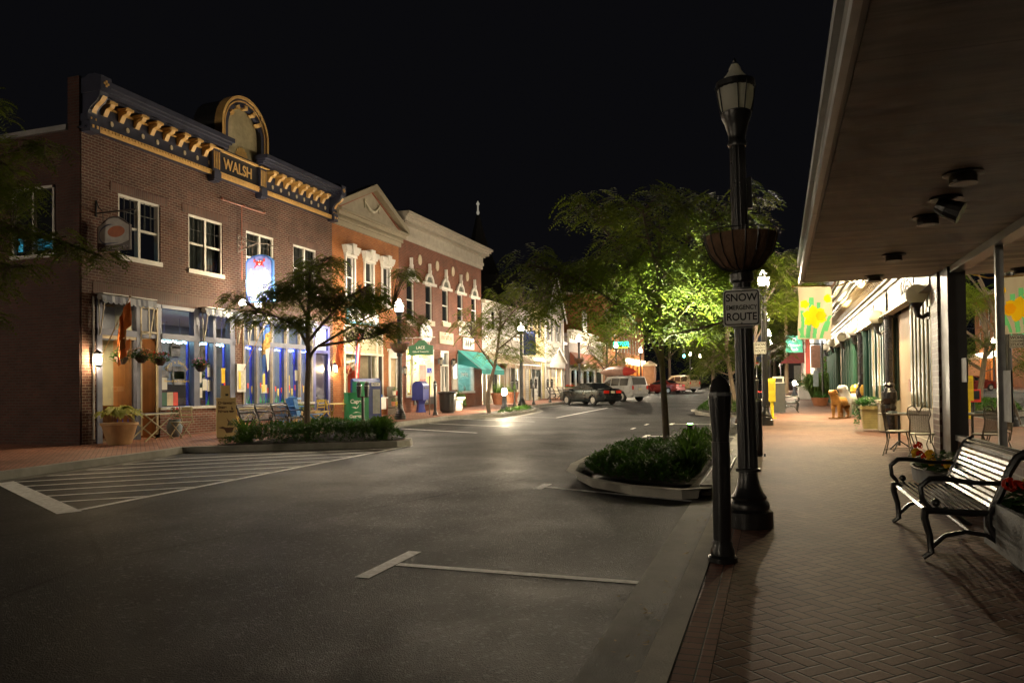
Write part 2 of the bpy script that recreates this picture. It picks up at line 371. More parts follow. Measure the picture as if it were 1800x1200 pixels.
# markings
PAINT = M('road paint', (.82, .81, .78), .6, 0, .3, 14, .3, 80)
def line(mb, p, q, w):
    p, q = Vector(p), Vector(q); d = (q - p); L = d.length; d.normalize(); n = Vector((-d.y, d.x)) * w / 2
    k = max(1, int(L / 6))
    for i in range(k):
        a, b = p + d * L * i / k, p + d * L * (i + 1) / k
        mb.face([zp(a - n, -.1455), zp(b - n, -.1455), zp(b + n, -.1455), zp(a + n, -.1455)])
def lines(L):
    mb = MB()
    for p, q, w in L: line(mb, p, q, w)
    return struct(mb.build('road_marking', PAINT, fix=False))
H = [((-13.45, 10.28), (-9.0, 7.86), .3), ((-9.05, 7.9), (-9.1, 18.3), .12)]
for k in range(9):
    y1 = 9.33 + 1.02 * k; x1 = -9.08; x0 = x1; y0 = y1
    while x0 > -13.4 and y0 > 10.28 - (x0 + 13.45) * .5438: x0 -= .05; y0 -= .05 * .86
    if k > 5:                                   # clip where the planted island begins
        while x0 < x1 and y0 > 15.4 - .04 + (x0 + 13.6) * .5: x0 += .05; y0 += .043
        xe, ye = x1, y1
        while ye > 15.3 + (xe + 13.6) * .5 and xe > x0: xe -= .05; ye -= .043
        x1, y1 = xe, ye
    if x1 - x0 > .4: H.append(((x0, y0), (x1, y1), .1))
lines(H)
lines([((-3.42, 5.9), (-3.42, 6.95), .14), ((-3.34, 6.42), (-1.1, 6.38), .1)])
lines([((-3.5, 11.5), (-3.5, 12.25), .14), ((-3.42, 11.88), (-1.3, 11.95), .1)] if False else [((-3.5, 11.35), (-3.5, 11.95), .14), ((-3.42, 11.6), (-1.1, 10.72), .1)])
for y in (22.3, 28.1): lines([((-3.55, y - .4), (-3.55, y + .4), .14), ((-3.47, y), (-1.1, y), .1)])
for (a, b) in (((-13.2, 24.95), (-9.08, 22.97)), ((-13.3, 27.95), (-9.06, 26.02)), ((-13.3, 31.1), (-9.07, 29.23))): lines([(a, b, .1)])
lines([((-11.7, 33.1), (-9.03, 32.26), .1), ((-9.02, 32.2), (-9.02, 43), .12)])
for y in (45.5, 52.2, 59, 62.2, 65.5, 69, 75): lines([((-13.3, y + 1.9), (-9.05, y), .1)])
for k in range(5): lines([((-4.5 + .1 * k, 25.2 + 2.2 * k), (-4.5 + .1 * k, 25.9 + 2.2 * k), .1)]) if k < 2 else None
# leaf litter in the gutter and on the pavement
mb = MB(); rr = random.Random(4)
for k in range(95):
    y = 3.9 + 10 * rr.random() ** 1.5; x = RX - .06 - abs(rr.gauss(0, .14)); z = G(y) - .14
    if k > 80: x = rr.uniform(-.3, 2.4); z = G(y) + .004
    a = rr.random() * 6.3; l = rr.uniform(.012, .035); w_ = l * rr.uniform(.25, .6); u = Vector((math.cos(a), math.sin(a), rr.uniform(-.1, .25))); q = Vector((-math.sin(a), math.cos(a), rr.uniform(0, .2)))
    c = Vector((x, y, z + .008)); mb.face([c - u * l, c + q * w_, c + u * l + Vector((0, 0, .006)), c - q * w_])
tag(mb.build('leaf_litter', LEAF('dry leaves', (.3, .2, .09), (.42, .33, .2), .2), fix=False), 'scattered dry leaves and bits of litter along the near gutter', 'leaves', kind='stuff')
# ================================================================ left side: the corner building
XL = -17.2
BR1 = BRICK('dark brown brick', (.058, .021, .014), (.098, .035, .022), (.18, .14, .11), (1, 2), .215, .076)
BR1S = BRICK('side wall brick', (.045, .016, .012), (.07, .024, .018), (.05, .04, .033), (0, 2), .215, .076)  # side face darker than the front, its shade put into the colour
SOLD = BRICK('soldier brick lintel', (.085, .04, .03), (.12, .055, .04), (.11, .09, .07), (2, 1), .24, .075, .009, .7, 0.)
def putL(u, v, w): return (XL + w, u, v)
def flat(mb, u0, u1, v0, v1, w0, w1): return mb.box(XL + w0, XL + w1, u0, u1, v0, v1)
WB = thing('corner_building', 'dark brown brick corner building with navy and gold cornice and arched crest', 'building', (XL, 15.4, G(15.4)))
y0, y1 = 15.4, 27.5
wins = [(16.6, 18.14), (19.3, 20.86), (22.05, 23.62), (24.8, 26.34)]
mb = MB()
holes = [(a, b, 5.3, 7.08) for a, b in wins] + [(15.85, 21.4, .95, 4.12), (21.85, 26.05, .95, 4.12), (26.05, 27.22, .31, 4.12), (16.05, 18.08, .17, .95)]
wall(mb, putL, y0, y1, .1, 8.5, holes, .16)
mb.build('front_wall', BR1, WB, w=True)
mb = MB()
sideh = [(-19.65, -18.12, 5.25, 7.1)]
def putS(u, v, w): return (u, y0 - w, v)
def wallS(mb, x0, x1, z0, z1, hs):
    us = sorted({x0, x1, *[h[0] for h in hs], *[h[1] for h in hs]}); vs = sorted({z0, z1, *[h[2] for h in hs], *[h[3] for h in hs]})
    for a, b in zip(us, us[1:]):
        for c, d in zip(vs, vs[1:]):
            if any(h[0] < (a + b) / 2 < h[1] and h[2] < (c + d) / 2 < h[3] for h in hs): continue
            mb.face([(a, y0, c), (b, y0, c), (b, y0, d), (a, y0, d)])
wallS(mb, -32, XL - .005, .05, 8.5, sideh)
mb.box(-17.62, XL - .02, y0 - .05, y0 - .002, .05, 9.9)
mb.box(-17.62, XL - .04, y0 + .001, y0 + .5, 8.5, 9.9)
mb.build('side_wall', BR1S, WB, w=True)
mb = MB(); mb.box(-32, XL - .3, y0 + .2, y1 - .1, 8.4, 8.55); mb.box(-32, -31.8, y0, y1, 0, 8.4); mb.box(-32, XL - .1, y1 - .12, y1 - .02, 4.2, 8.4); mb.build('roof', M('tar roof', (.02, .02, .02), .9), WB, w=True)
mb = MB(); mb.box(-32, -17.63, y0 - .1, y0 + .1, 8.5, 8.64); mb.build('eaves_board', M('grey board', (.2, .2, .2), .6), WB, w=True)
mb = MB()
for a, b in wins: flat(mb, a - .28, b + .28, 7.085, 7.33, -.05, .012)
flat(mb, 15.75, 27.3, 4.125, 4.52, -.05, .014)
mb.build('lintels', SOLD, WB, w=True)
def sash(a, b, z0, z1, blue=0):
    f = MB(); t = .065
    for q in ((a, a + t), (b - t, b), ((a + b) / 2 - .045, (a + b) / 2 + .045)): flat(f, q[0], q[1], z0 + t, z1 - t, -.12, -.03)
    flat(f, a, b, z1 - t, z1, -.12, -.025); flat(f, a - .04, b + .04, z0 - .07, z0 + t, -.12, .06)
    for q in (a + .45, b - .42):
        pass
    m_ = (z0 + z1) / 2
    for u0, u1 in ((a + t, (a + b) / 2 - .045), ((a + b) / 2 + .045, b - t)):
        flat(f, u0, u1, m_ - .03, m_ + .03, -.11, -.06)
    fr = f.build('window', WHITE if not blue else WHITE, WB, w=True)
    g_ = MB(); g_.face([putL(a, z0, -.1), putL(b, z0, -.1), putL(b, z1, -.1), putL(a, z1, -.1)]); g_.build('pane', GLZ, fr, w=True)
    g_ = MB()
    for u0, u1 in ((a + t, (a + b) / 2 - .045), ((a + b) / 2 + .045, b - t)):
        for k in (1, 2): flat(g_, u0 + (u1 - u0) * k / 3 - .008, u0 + (u1 - u0) * k / 3 + .008, m_ + .03, z1 - t, -.095, -.08)
        flat(g_, u0, u1, (m_ + z1) / 2 - .01, (m_ + z1) / 2 + .006, -.095, -.079)
    g_.build('muntins', M('grey muntin', (.05, .05, .048), .5), fr, w=True)
    c_ = MB(); c_.grid(lambda i, j: (XL - .3 + .03 * math.sin(i * 60), a + (b - a) * i, z0 + (z1 - z0) * j), 60, 1)
    c_.build('curtain', M('dim curtain', (.12, .125, .12), .9, 0, .3, 3), fr, w=True)
    return fr
for k, (a, b) in enumerate(wins):
    fr = sash(a, b, 5.3, 7.08)
    if k == 0:
        c_ = MB(); flat(c_, a + .8, b - .15, 5.36, 5.95, -.27, -.255); flat(c_, a + .12, a + .6, 5.36, 5.8, -.27, -.255); flat(c_, a + .62, a + .66, 5.4, 6.25, -.26, -.25)
        c_.build('screen_glow', EM('blue screen light', (.04, .3, .42), .28), fr, w=True)
f = MB()
for q in ((-19.65, -19.58), (-18.92, -18.85), (-18.19, -18.12)): f.box(q[0], q[1], y0 - .03, y0 + .08, 5.25, 7.1)
f.box(-19.65, -18.12, y0 - .03, y0 + .08, 7.03, 7.1); f.box(-19.7, -18.05, y0 - .06, y0 + .08, 5.17, 5.27)
fr = f.build('window', M('grey frame', (.35, .34, .31), .5), WB, w=True)
g_ = MB(); g_.box(-19.58, -18.19, y0 + .06, y0 + .07, 5.27, 7.03); g_.build('pane', DGLZ, fr, w=True)
g_ = MB(); g_.box(-18.8, -18.25, y0 + .04, y0 + .05, 5.4, 5.7); g_.box(-19.5, -19.35, y0 + .04, y0 + .05, 5.4, 5.75); g_.build('screen_glow', MATS['blue screen light'], fr, w=True)
# ---- cornice
mb = MB()
flat(mb, y0 + .1, y1 - .1, 8.62, 9.38, -.2, .1)                      # frieze
flat(mb, y0 - .05, y1, 8.5, 8.56, -.1, .17)
for a, b in ((y0 + .25, 20.6), (22.45, y1 - .3)):                     # crown moulding, open behind the crest
    for w0, w1, z0, z1 in ((.1, .34, 9.38, 9.44), (.1, .46, 9.44, 9.54), (.1, .56, 9.54, 9.61), (.1, .66, 9.61, 9.75)): flat(mb, a - (w1 - .3) * .25, b + (w1 - .3) * .25, z0, z1, w0, w1)
flat(mb, 20.6, 22.45, 9.38, 9.5, -.2, .14)
mb.build('cornice', NAVY, WB, w=True)
def endblock(u):
    mb = MB(); flat(mb, u - .16, u + .16, 8.42, 8.7, -.05, .3); flat(mb, u - .18, u + .18, 8.7, 8.9, -.05, .24)
    prof = [(.2, 8.9), (.24, 9.0), (.34, 9.1), (.5, 9.2), (.6, 9.32), (.62, 9.44), (.0, 9.44), (0, 8.9)]
    mb.prism([(XL + w_, u - .14, z_) for w_, z_ in prof], (0, .28, 0)); flat(mb, u - .17, u + .17, 9.44, 9.84, .0, .68)
    mb.prism([(XL + .02, u - .13, 9.84), (XL + .66, u - .13, 9.84), (XL + .45, u - .13, 9.93), (XL + .2, u - .13, 9.93)], (0, .26, 0))
    e = mb.build('end_block', NAVY, WB, w=True)
    g_ = MB(); pf = [(.245, 8.93), (.27, 9.01), (.37, 9.11), (.53, 9.21), (.63, 9.33)]
    for i in range(4):
        a_, b_ = pf[i], pf[i + 1]; g_.face([(XL + a_[0] + .02, u - .07, a_[1]), (XL + a_[0] + .02, u + .07, a_[1]), (XL + b_[0] + .02, u + .07, b_[1]), (XL + b_[0] + .02, u - .07, b_[1])])
    for q in (-.07, .07):
        g_.obox((XL + .31, u + q, 8.56), (.02, .06, .08)); g_.obox((XL + .25, u + q, 8.78), (.02, .035, .05))
    g_.obox((XL + .69, u, 9.65), (.02, .1, .1), 0, ('X', R(45))); g_.obox((XL + .69, u, 9.65), (.025, .05, .17)); g_.obox((XL + .69, u, 9.65), (.025, .17, .05))
    g_.build('gilding', GOLD, e, w=True)
endblock(y0 + .16); endblock(y1 - .16)
def pil(u):
    mb = MB(); flat(mb, u - .19, u + .19, 8.62, 9.36, .1, .24); flat(mb, u - .16, u + .16, 8.35, 8.62, .02, .3); flat(mb, u - .13, u + .13, 8.3, 8.42, .02, .24)
    e = mb.build('pilaster', NAVY, WB, w=True); g_ = MB()
    for q in (-.11, -.03, .05, .13): flat(g_, u + q - .02, u + q + .008, 8.72, 9.28, .235, .262)
    flat(g_, u - .24, u + .24, 9.36, 9.45, .1, .34); g_.build('gilding', GOLD, e, w=True)
pil(20.3); pil(22.7)
mb = MB(); flat(mb, y0 + .3, y1 - .3, 8.56, 8.66, .1, .2); flat(mb, y0 + .3, y1 - .3, 8.5, 8.56, .17, .19)
for k in range(100):
    u = y0 + .35 + k * .114; flat(mb, u, u + .06, 8.585, 8.64, .2, .22)
mb.build('gilt_band', GOLD, WB, w=True)
br = MB(); ds = MB()
for u0, n_ in ((16.02, 8), (23.15, 8)):
    st = .55 if u0 < 20 else .49
    for k in range(n_):
        u = u0 + k * st
        pf = [(.1, 9.02), (.16, 9.0), (.2, 9.07), (.26, 9.17), (.4, 9.21), (.44, 9.29), (.44, 9.38), (.1, 9.38)]
        br.prism([(XL + w_, u - .07, z_) for w_, z_ in pf], (0, .14, 0)); flat(br, u - .13, u + .13, 9.29, 9.355, .1, .47)
        if k < n_ - 1: flat(br, u + .1, u + st - .13, 9.23, 9.28, .1, .16)
        c = Vector((XL + .1, u + .26, 8.88)); ds.prism([(c.x, c.y + .055 * math.cos(a * PI / 6), c.z + .075 * math.sin(a * PI / 6)) for a in range(12)], (.02, 0, 0))
split_build(br, 'gilt_bracket', GOLD, WB, lambda c: round((c[1] - 16.02) / .55 + .2) if c[1] < 21 else 50 + round((c[1] - 23.15) / .49 + .2)); ds.build('rosettes', M('pale gold', (.6, .5, .33), .5), WB, w=True)
pn = MB(); flat(pn, 20.5, 22.5, 8.68, 9.36, .1, .16); pn = pn.build('name_panel', M('near black panel', (.018, .018, .025), .4), WB, w=True)
text('WALSH', .5, GOLD, pn, (XL + .165, 21.45, 9.01), (0, 1, 0), (0, 0, 1), bold=.008, ext=.012, sx=.86)
g_ = MB(); flat(g_, 20.49, 22.51, 9.36, 9.42, .1, .24); flat(g_, 20.49, 22.51, 8.62, 8.68, .1, .22); g_.build('gilding', GOLD, pn, w=True)
def arch(u, zc, rad, j0, w0, w1, r2):
    """ring of an arch on two straight legs from j0"""
    mbx = MB(); A = [(u - rad, j0)] + [(u - rad * math.cos(a), zc + rad * math.sin(a)) for a in np.linspace(0, PI, 25)] + [(u + rad, j0)]
    B = [(u - r2, j0)] + [(u - r2 * math.cos(a), zc + r2 * math.sin(a)) for a in np.linspace(0, PI, 25)] + [(u + r2, j0)]
    for i in range(len(A) - 1):
        q = [A[i], A[i + 1], B[i + 1], B[i]]; mbx.prism([(XL + w0, p[0], p[1]) for p in q], (w1 - w0, 0, 0))
    return mbx
UC = 21.78
cr = arch(UC, 10.33, 1.16, 9.5, -.1, .2, .86).build('crest', NAVY, WB, w=True)
arch(UC, 10.33, 1.22, 9.5, -.05, .26, 1.13).build('outer_gilding', GOLD, cr, w=True); arch(UC, 10.33, 1.06, 9.5, .1, .225, 1.02).build('inner_gilding', GOLD, cr, w=True)
mb = MB(); mb.face([(XL + .03, UC - .9, 9.5)] + [(XL + .03, UC - .88 * math.cos(a), 10.33 + .88 * math.sin(a)) for a in np.linspace(0, PI, 25)] + [(XL + .03, UC + .9, 9.5)])
mb.build('crest_panel', M('tan paint', (.42, .36, .22), .55), cr, w=True)
mb = MB(); mb.prism([(XL - 1.0, UC - 1.14, 8.5), (XL - 1.0, UC + 1.14, 8.5)] + [(XL - 1.0, UC + 1.14 * math.cos(a), 10.33 + 1.14 * math.sin(a)) for a in np.linspace(0, PI, 25)], (.88, 0, 0))
mb.build('crest_back', M('dark sheet metal', (.012, .012, .014), .6), cr, w=True)
mb = MB()
for a in (35, 62, 90, 118, 145):
    a = R(a); mb.obox((XL + .16, UC - .86 * math.cos(a), 10.33 + .86 * math.sin(a)), (.22, .13, .13), 0, ('X', PI / 2 - a))
for k in range(7):
    a = R(12 + k * 26); mb.prism([(XL + .03, UC, 9.55), (XL + .03, UC + .28 * math.cos(a - .2), 9.55 + .28 * math.sin(a - .2)), (XL + .03, UC + .32 * math.cos(a), 9.55 + .32 * math.sin(a)), (XL + .03, UC + .28 * math.cos(a + .2), 9.55 + .28 * math.sin(a + .2))], (.03, 0, 0))
split_build(mb, 'crest_ornament', GOLD, cr, lambda c: (round(c[1] / .3), round(c[2] / .3)) if c[2] > 9.95 else 0)
# pipes on the wall
mb = MB(); mb.tube([(XL + .06, 20.75, 7.85), (XL + .06, 22.95, 7.85)], .022); mb.tube([(XL + .06, 21.75, 7.85), (XL + .06, 21.75, 5.3)], .018)
for u in (20.75, 21.85, 22.95): mb.ball((XL + .08, u, 7.87), .05, 8, 5)
mb.build('conduit', M('reddish pipe', (.3, .1, .06), .5), WB, w=True)
mb = MB(); mb.tube([(XL + .05, 15.72, .3), (XL + .05, 15.72, 4.1)], .025); mb.build('downpipe', M('white pipe', (.5, .48, .45), .5), WB, w=True)
# ---- shopfront
BULK = BRICK('bulkhead brick', (.16, .055, .035), (.22, .08, .05), (.3, .25, .2), (1, 2), .215, .076)
mb = MB(); flat(mb, 18.08, 21.4, .15, 1.0, -.3, .03); flat(mb, 21.85, 26.05, .2, 1.0, -.3, .03); mb.build('bulkhead', BULK, WB, w=True)
mb = MB(); flat(mb, 18.05, 21.4, 1.0, 1.08, -.35, .09); flat(mb, 21.85, 26.05, 1.0, 1.08, -.35, .09); mb.build('window_sill', M('pale sill', (.5, .47, .42), .5), WB, w=True)
mb = MB()
posts = [(15.85, 16.02), (17.2, 17.34), (18.0, 18.14), (19.48, 19.72), (20.35, 20.48), (21.16, 21.4), (21.85, 21.95), (22.55, 22.68), (23.42, 23.54), (24.28, 24.42), (25.14, 25.26), (25.95, 26.05)]
for a, b in posts: flat(mb, a, b, 1.08 if a > 17.9 else .17, 4.02, -.15, .04)
for a, b in ((15.85, 17.2), (18.14, 21.4), (21.85, 26.05)): flat(mb, a, b, 3.1, 3.27, -.16, .06); flat(mb, a, b, 4.02, 4.12, -.16, .06)
flat(mb, 17.34, 18.0, 3.1, 3.2, -.16, .03); flat(mb, 15.85, 18.1, 4.02, 4.12, -.16, .06)
flat(mb, 17.4, 17.95, 3.27, 3.95, -.12, -.06)
mb.build('shopfront_frame', SLATE, WB, w=True)
mb = MB()
for u in (17.36, 17.97): flat(mb, u - .025, u + .025, .3, 4.0, .0, .05)
for z in (3.24, 3.95): flat(mb, 17.36, 17.97, z, z + .05, -.02, .05)
flat(mb, 16.02, 17.2, 3.02, 3.1, -.1, .03)
for a, b in posts[6:]: flat(mb, a - .03, a - .003, 1.08, 4.0, -.05, .05)
split_build(mb, 'cream_trim', M('cream trim', (.4, .32, .2), .5), WB, lambda c: c[1] < 18.5 or round(c[1], 1))
mb = MB()
for a, b in zip(posts[3:], posts[4:]): 
    if abs(b[0] - a[1]) > .3: mb.face([putL(a[1], 1.08, -.09), putL(b[0], 1.08, -.09), putL(b[0], 4.02, -.09), putL(a[1], 4.02, -.09)])
mb.face([putL(18.14, 1.08, -.09), putL(19.48, 1.08, -.09), putL(19.48, 4.02, -.09), putL(18.14, 4.02, -.09)])
mb.face([putL(16.02, .5, -.09), putL(17.2, .5, -.09), putL(17.2, 4.0, -.09), putL(16.02, 4.0, -.09)])
mb.build('shop_glass', GLZ, WB, w=True, fix=False)
# interior
ROOM = M('grey interior wall', (.2, .195, .175), .8, 0, .15, 1.5); CEIL = M('cream ceiling', (.55, .5, .42), .8, 0, .05)
mb = MB(); flat(mb, 18.0, 26.1, .2, 4.1, -5.0, -4.9); flat(mb, 26.06, 26.14, .2, 4.1, -4.9, -.18); flat(mb, 18.0, 18.08, .2, 4.1, -4.9, -.2)
mb.build('room_walls', ROOM, WB, w=True)
mb = MB(); flat(mb, 18.1, 26.0, .2, 1.75, -4.9, -4.86); flat(mb, 18.1, 26.0, 1.75, 1.82, -4.9, -4.82); flat(mb, 20.4, 22.4, .2, 1.3, -3.9, -3.3); mb.build('room_wainscot', M('dark wainscot', (.03, .018, .012), .4), WB, w=True)
mb = MB()
for k in range(9): u = 19.6 + k * .72; mb.tube([(XL - 2.6, u, 4.1), (XL - 2.6, u, 3.5)], .008, 4); mb.lathe([(.02, .1), (.12, 0)], (XL - 2.6, u, 3.4), 10)
mb.build('pendant_shades', M('dark shade', (.04, .03, .1), .4), WB, w=True)
mb = MB(); r9 = random.Random(77)
for k in range(46): u = r9.uniform(18.3, 25.9); d9 = r9.uniform(1.0, 4.6); mb.box(XL - d9 - .2, XL - d9 + .2, u - .2, u + .2, .62, .66); mb.box(XL - d9 - .2, XL - d9 - .16, u - .2, u + .2, .66, 1.1); mb.box(XL - d9 + .16, XL - d9 + .2, u - .2, u - .16, .19, .62); mb.box(XL - d9 - .2, XL - d9 - .16, u + .16, u + .2, .19, .62)
mb.build('room_chairs', M('dark chair wood', (.05, .028, .016), .4), WB, w=True)
mb = MB()
for k in range(26): u = r9.uniform(18.2, 25.9); z9 = r9.uniform(2.0, 3.4); w9 = r9.uniform(.12, .35); flat(mb, u - w9, u + w9, z9 - w9 * .8, z9 + w9 * .8, -4.84, -4.8)
mb.build('room_pictures', M('assorted pictures', (.22, .16, .1), .4, 0, .9, 2.2), WB, w=True)
mb = MB()
for a9, b9 in ((22.75, 23.35), (24.5, 25.05), (25.3, 25.9)): mb.face([putL(a9, 3.0, -.45), putL(b9, 3.0, -.45), putL(b9, 2.1, -.45), putL(a9, 2.55, -.45)])
mb.build('half_blinds', M('half blind cloth', (.42, .4, .38), .8), WB, w=True, fix=False)
mb = MB(); flat(mb, 18.0, 26.1, 4.1, 4.2, -5.0, -.18); mb.build('room_ceiling', CEIL, WB, w=True)
mb = MB(); flat(mb, 15.6, 26.1, .12, .19, -5.0, -.02); mb.build('room_floor', M('dark wood floor', (.06, .03, .015), .4), WB, w=True)
WOODP = BRICK('vertical oak boards', (.17, .065, .02), (.22, .085, .03), (.12, .04, .012), (2, 0), 3.0, .14, .006, .45, .3)
WOODPY = BRICK('oak boards', (.17, .065, .02), (.22, .085, .03), (.12, .04, .012), (2, 1), 3.0, .14, .006, .45, .3)
mb = MB(); flat(mb, 17.94, 18.0, .2, 3.1, -1.6, -.03); mb.build('entry_side_wall', WOODP, WB, w=True)
mb = MB(); flat(mb, 15.9, 16.55, .2, 1.15, -1.7, -1.6); flat(mb, 16.55, 17.35, .2, 1.1, -1.7, -1.62); flat(mb, 17.35, 17.95, .2, 1.15, -1.7, -1.6); mb.build('entry_dado', WOODPY, WB, w=True)
mb = MB(); flat(mb, 16.45, 16.55, .2, 3.1, -1.72, -1.58); flat(mb, 17.35, 17.45, .2, 3.1, -1.72, -1.58); flat(mb, 15.85, 18.0, 3.1, 4.1, -1.72, -1.6); flat(mb, 15.8, 15.88, .2, 4.1, -1.72, -.2)
mb.build('entry_door_frame', SLATE, WB, w=True)
mb = MB(); flat(mb, 15.85, 18.0, .2, 3.2, -3.2, -3.1); mb.build('hall_wall', M('yellow hall wall', (.72, .5, .2), .7), WB, w=True)
mb = MB(); flat(mb, 16.75, 17.1, 1.9, 2.7, -1.66, -1.64); mb.build('door_notice', M('yellow notice', (.8, .5, .03), .6), WB, w=True)
mb = MB(); flat(mb, 16.7, 17.12, 1.25, 1.9, -1.66, -1.64); mb.build('door_menu', M('green notice', (.3, .32, .12), .6), WB, w=True)
mb = MB(); flat(mb, 17.52, 17.8, 1.2, 1.75, -3.1, -3.0); flat(mb, 17.55, 17.72, 2.0, 2.35, -3.1, -3.07); mb.build('hall_cabinet', WOODB, WB, w=True)
area('hall_lamp', (XL - 2.4, 16.9, 3.0), .8, 1.2, 34, (1, .72, .34)); area('entry_lamp', (XL - .9, 17.3, 3.9), .5, .8, 10, (1, .75, .4))
mb = MB()                                     # blue LED light on the posts' inner edges, put into their colour
for a, b in posts[3:]: flat(mb, a - .05, a - .004, 1.1, 3.1, -.24, -.16)
mb.build('blue_inner_posts', M('blue led tint', (.05, .07, .55), .5), WB, w=True)
lights = MB(); rr = random.Random(2)
def bulbs(u0, u1, z, n_):
    for k in range(n_): lights.ball((XL - .2, u0 + (u1 - u0) * (k + .3 * rr.random()) / n_, z + rr.uniform(-.03, .02)), .022, 6, 4)
bulbs(18.2, 19.45, 3.06, 14); bulbs(19.75, 20.33, 3.05, 8); bulbs(20.5, 21.15, 3.05, 9)
for k in range(15): lights.ball((XL - .2, 18.19 + rr.uniform(-.02, .03), 3.0 - k * .13), .022, 6, 4)
lights.build('string_lights', EM('cool bulbs', (.55, .95, 1.), 14.), WB, w=True)
lights = MB()
for a, b in ((21.97, 22.53), (22.7, 23.4), (23.56, 24.26), (24.44, 25.12), (25.28, 25.93)): bulbs(a, b, 3.04, 8)
lights.build('string_lights', EM('blue bulbs', (.15, .25, 1.), 18.), WB, w=True)
area('dining_lamp', (XL - 2.3, 20.0, 4.0), 2.4, 2.6, 34, (.95, .95, .85)); area('dining_lamp', (XL - 2.0, 24.2, 4.0), 2.4, 3.2, 50, (.8, .88, 1.))
for a, b in posts[3:]: pass
area('blue_glow', (XL - .5, 23.9, 3.0), .1, 4.0, 9, (.12, .18, 1.)); area('blue_glow', (XL - .5, 20.4, 3.0), .1, 2.0, 3, (.2, .45, 1.))
# dressings on and behind the glass
def sheet(mb, u, z, du, dz, w=-.075): flat(mb, u - du / 2, u + du / 2, z - dz / 2, z + dz / 2, w - .004, w)
mb = MB()
for u, z, du, dz in ((18.33, 1.78, .28, .36), (19.85, 2.35, .16, .34), (19.84, 1.98, .2, .34), (20.08, 1.75, .2, .36), (20.27, 2.2, .14, .4), (20.27, 1.72, .14, .36), (19.86, 1.5, .2, .32), (23.1, 1.6, .35, .3), (25.05, 2.1, .18, .4)): sheet(mb, u, z, du, dz)
split_build(mb, 'paper_notice', PAPER, WB, lambda c: (round(c[1] * 3), round(c[2] * 2.2)))
for u0, du, mat_, z, dz in ((18.35, .2, M('flag green', (.03, .12, .07), .6), 1.32, .4), (18.58, .24, M('flag cream', (.6, .5, .33), .6), 1.32, .4), (18.8, .2, M('flag red', (.6, .04, .02), .6), 1.32, .4), (20.06, .2, M('orange notice', (.75, .2, .03), .6), 2.36, .12), (20.95, .18, M('yellow notice', (.8, .5, .03), .6), 2.05, .5)):
    mb = MB(); sheet(mb, u0, z, du, dz, -.07); mb.build('window_notice', mat_, WB, w=True)
mb = MB()
for u in (21.0, 22.2, 22.9, 23.3, 23.75, 24.1, 24.6, 24.95, 25.4, 25.8): zz = rr.uniform(-.12, .12); mb.prism([(XL - .075, u - .035, 1.7 + zz), (XL - .075, u + .035, 1.7 + zz), (XL - .075, u + .03, 1.56 + zz), (XL - .075, u, 1.5 + zz), (XL - .075, u - .03, 1.56 + zz)], (.01, 0, 0))
split_build(mb, 'red_pennant', M('red pennant', (.7, .07, .03), .6), WB, lambda c: round(c[1] * 5))
mb = MB()
for u in (21.1, 22.4, 23.0, 23.9, 24.75, 25.5): zz = rr.uniform(-.12, .12); mb.prism([(XL - .07, u - .04, 1.72 + zz), (XL - .07, u + .04, 1.72 + zz), (XL - .07, u + .03, 1.52 + zz), (XL - .07, u, 1.44 + zz), (XL - .07, u - .03, 1.52 + zz)], (.01, 0, 0))
flat(mb, 24.5, 24.62, 1.45, 2.1, -.08, -.07); flat(mb, 23.02, 23.15, 1.5, 2.15, -.08, -.07)
split_build(mb, 'yellow_pennant', M('yellow pennant', (.75, .55, .1), .6), WB, lambda c: round(c[1] * 4))
mb = MB()
for k in range(70):
    u = rr.uniform(19.75, 25.9); 
    if any(a - .03 < u < b + .03 for a, b in posts): continue
    h_ = rr.uniform(.15, .4); mb.face([(XL - .08, u - .03, 1.1), (XL - .08, u + .03, 1.1), (XL - .08, u + rr.uniform(-.1, .1), 1.1 + h_)])
mb.build('painted_grass', M('painted green', (.03, .3, .12), .6), WB, w=True)
YL = M('yellow window lettering', (.7, .45, .05), .5)
for i, ch in enumerate("Jerry's Seafood"):
    a = R(150 - i * 120 / 14); text(ch, .15, YL, WB, (XL - .07, 18.86 + .5 * math.cos(a), 2.02 + .42 * math.sin(a)), (0, math.sin(a), -math.cos(a) * .8), (0, math.cos(a) * .8, math.sin(a)), name='glass_lettering', ext=.001)
text('Home of the Crab Bomb', .1, YL, WB, (XL - .07, 18.86, 1.86), (0, 1, .0), (0, 0, 1), name='glass_lettering', ext=.001)
mb = MB(); mb.tube([(XL - 1.2, 18.9 + .32 * math.cos(a), 2.1 + .2 * math.sin(a)) for a in np.linspace(-2.6, .6, 14)], .02); mb.tube([(XL - 1.2, 19.1, 2.2), (XL - 1.2, 19.3, 2.05), (XL - 1.2, 19.35, 2.2)], .015); mb.build('neon_sign', EM('blue neon', (.08, .1, 1.), 3.), WB, w=True)
mb = MB(); flat(mb, 18.75, 19.15, 2.3, 2.34, -1.22, -1.15); mb.build('neon_word', EM('white neon', (.7, .85, 1.), 5.), WB, w=True)
mb = MB()
for u, z, w_ in ((18.9, 2.7, .42), (19.6, 2.6, .4), (22.0, 2.4, .7), (20.8, 3.6, .3)): flat(mb, u - w_ / 2, u + w_ / 2, z - .3, z + .3, -4.86, -4.8)
mb.build('picture_frames', M('dark frame', (.02, .015, .01), .4), WB, w=True)
mb = MB(); flat(mb, 18.2, 19.45, 1.35, 1.4, -2.6, -2.52); flat(mb, 18.9, 18.95, 1.0, 2.0, -2.6, -2.55); mb.build('brass_rail', M('brass', (.6, .4, .12), .35, .9), WB, w=True)
CLOTH = M('blue tablecloth', (.03, .05, .6), .7)
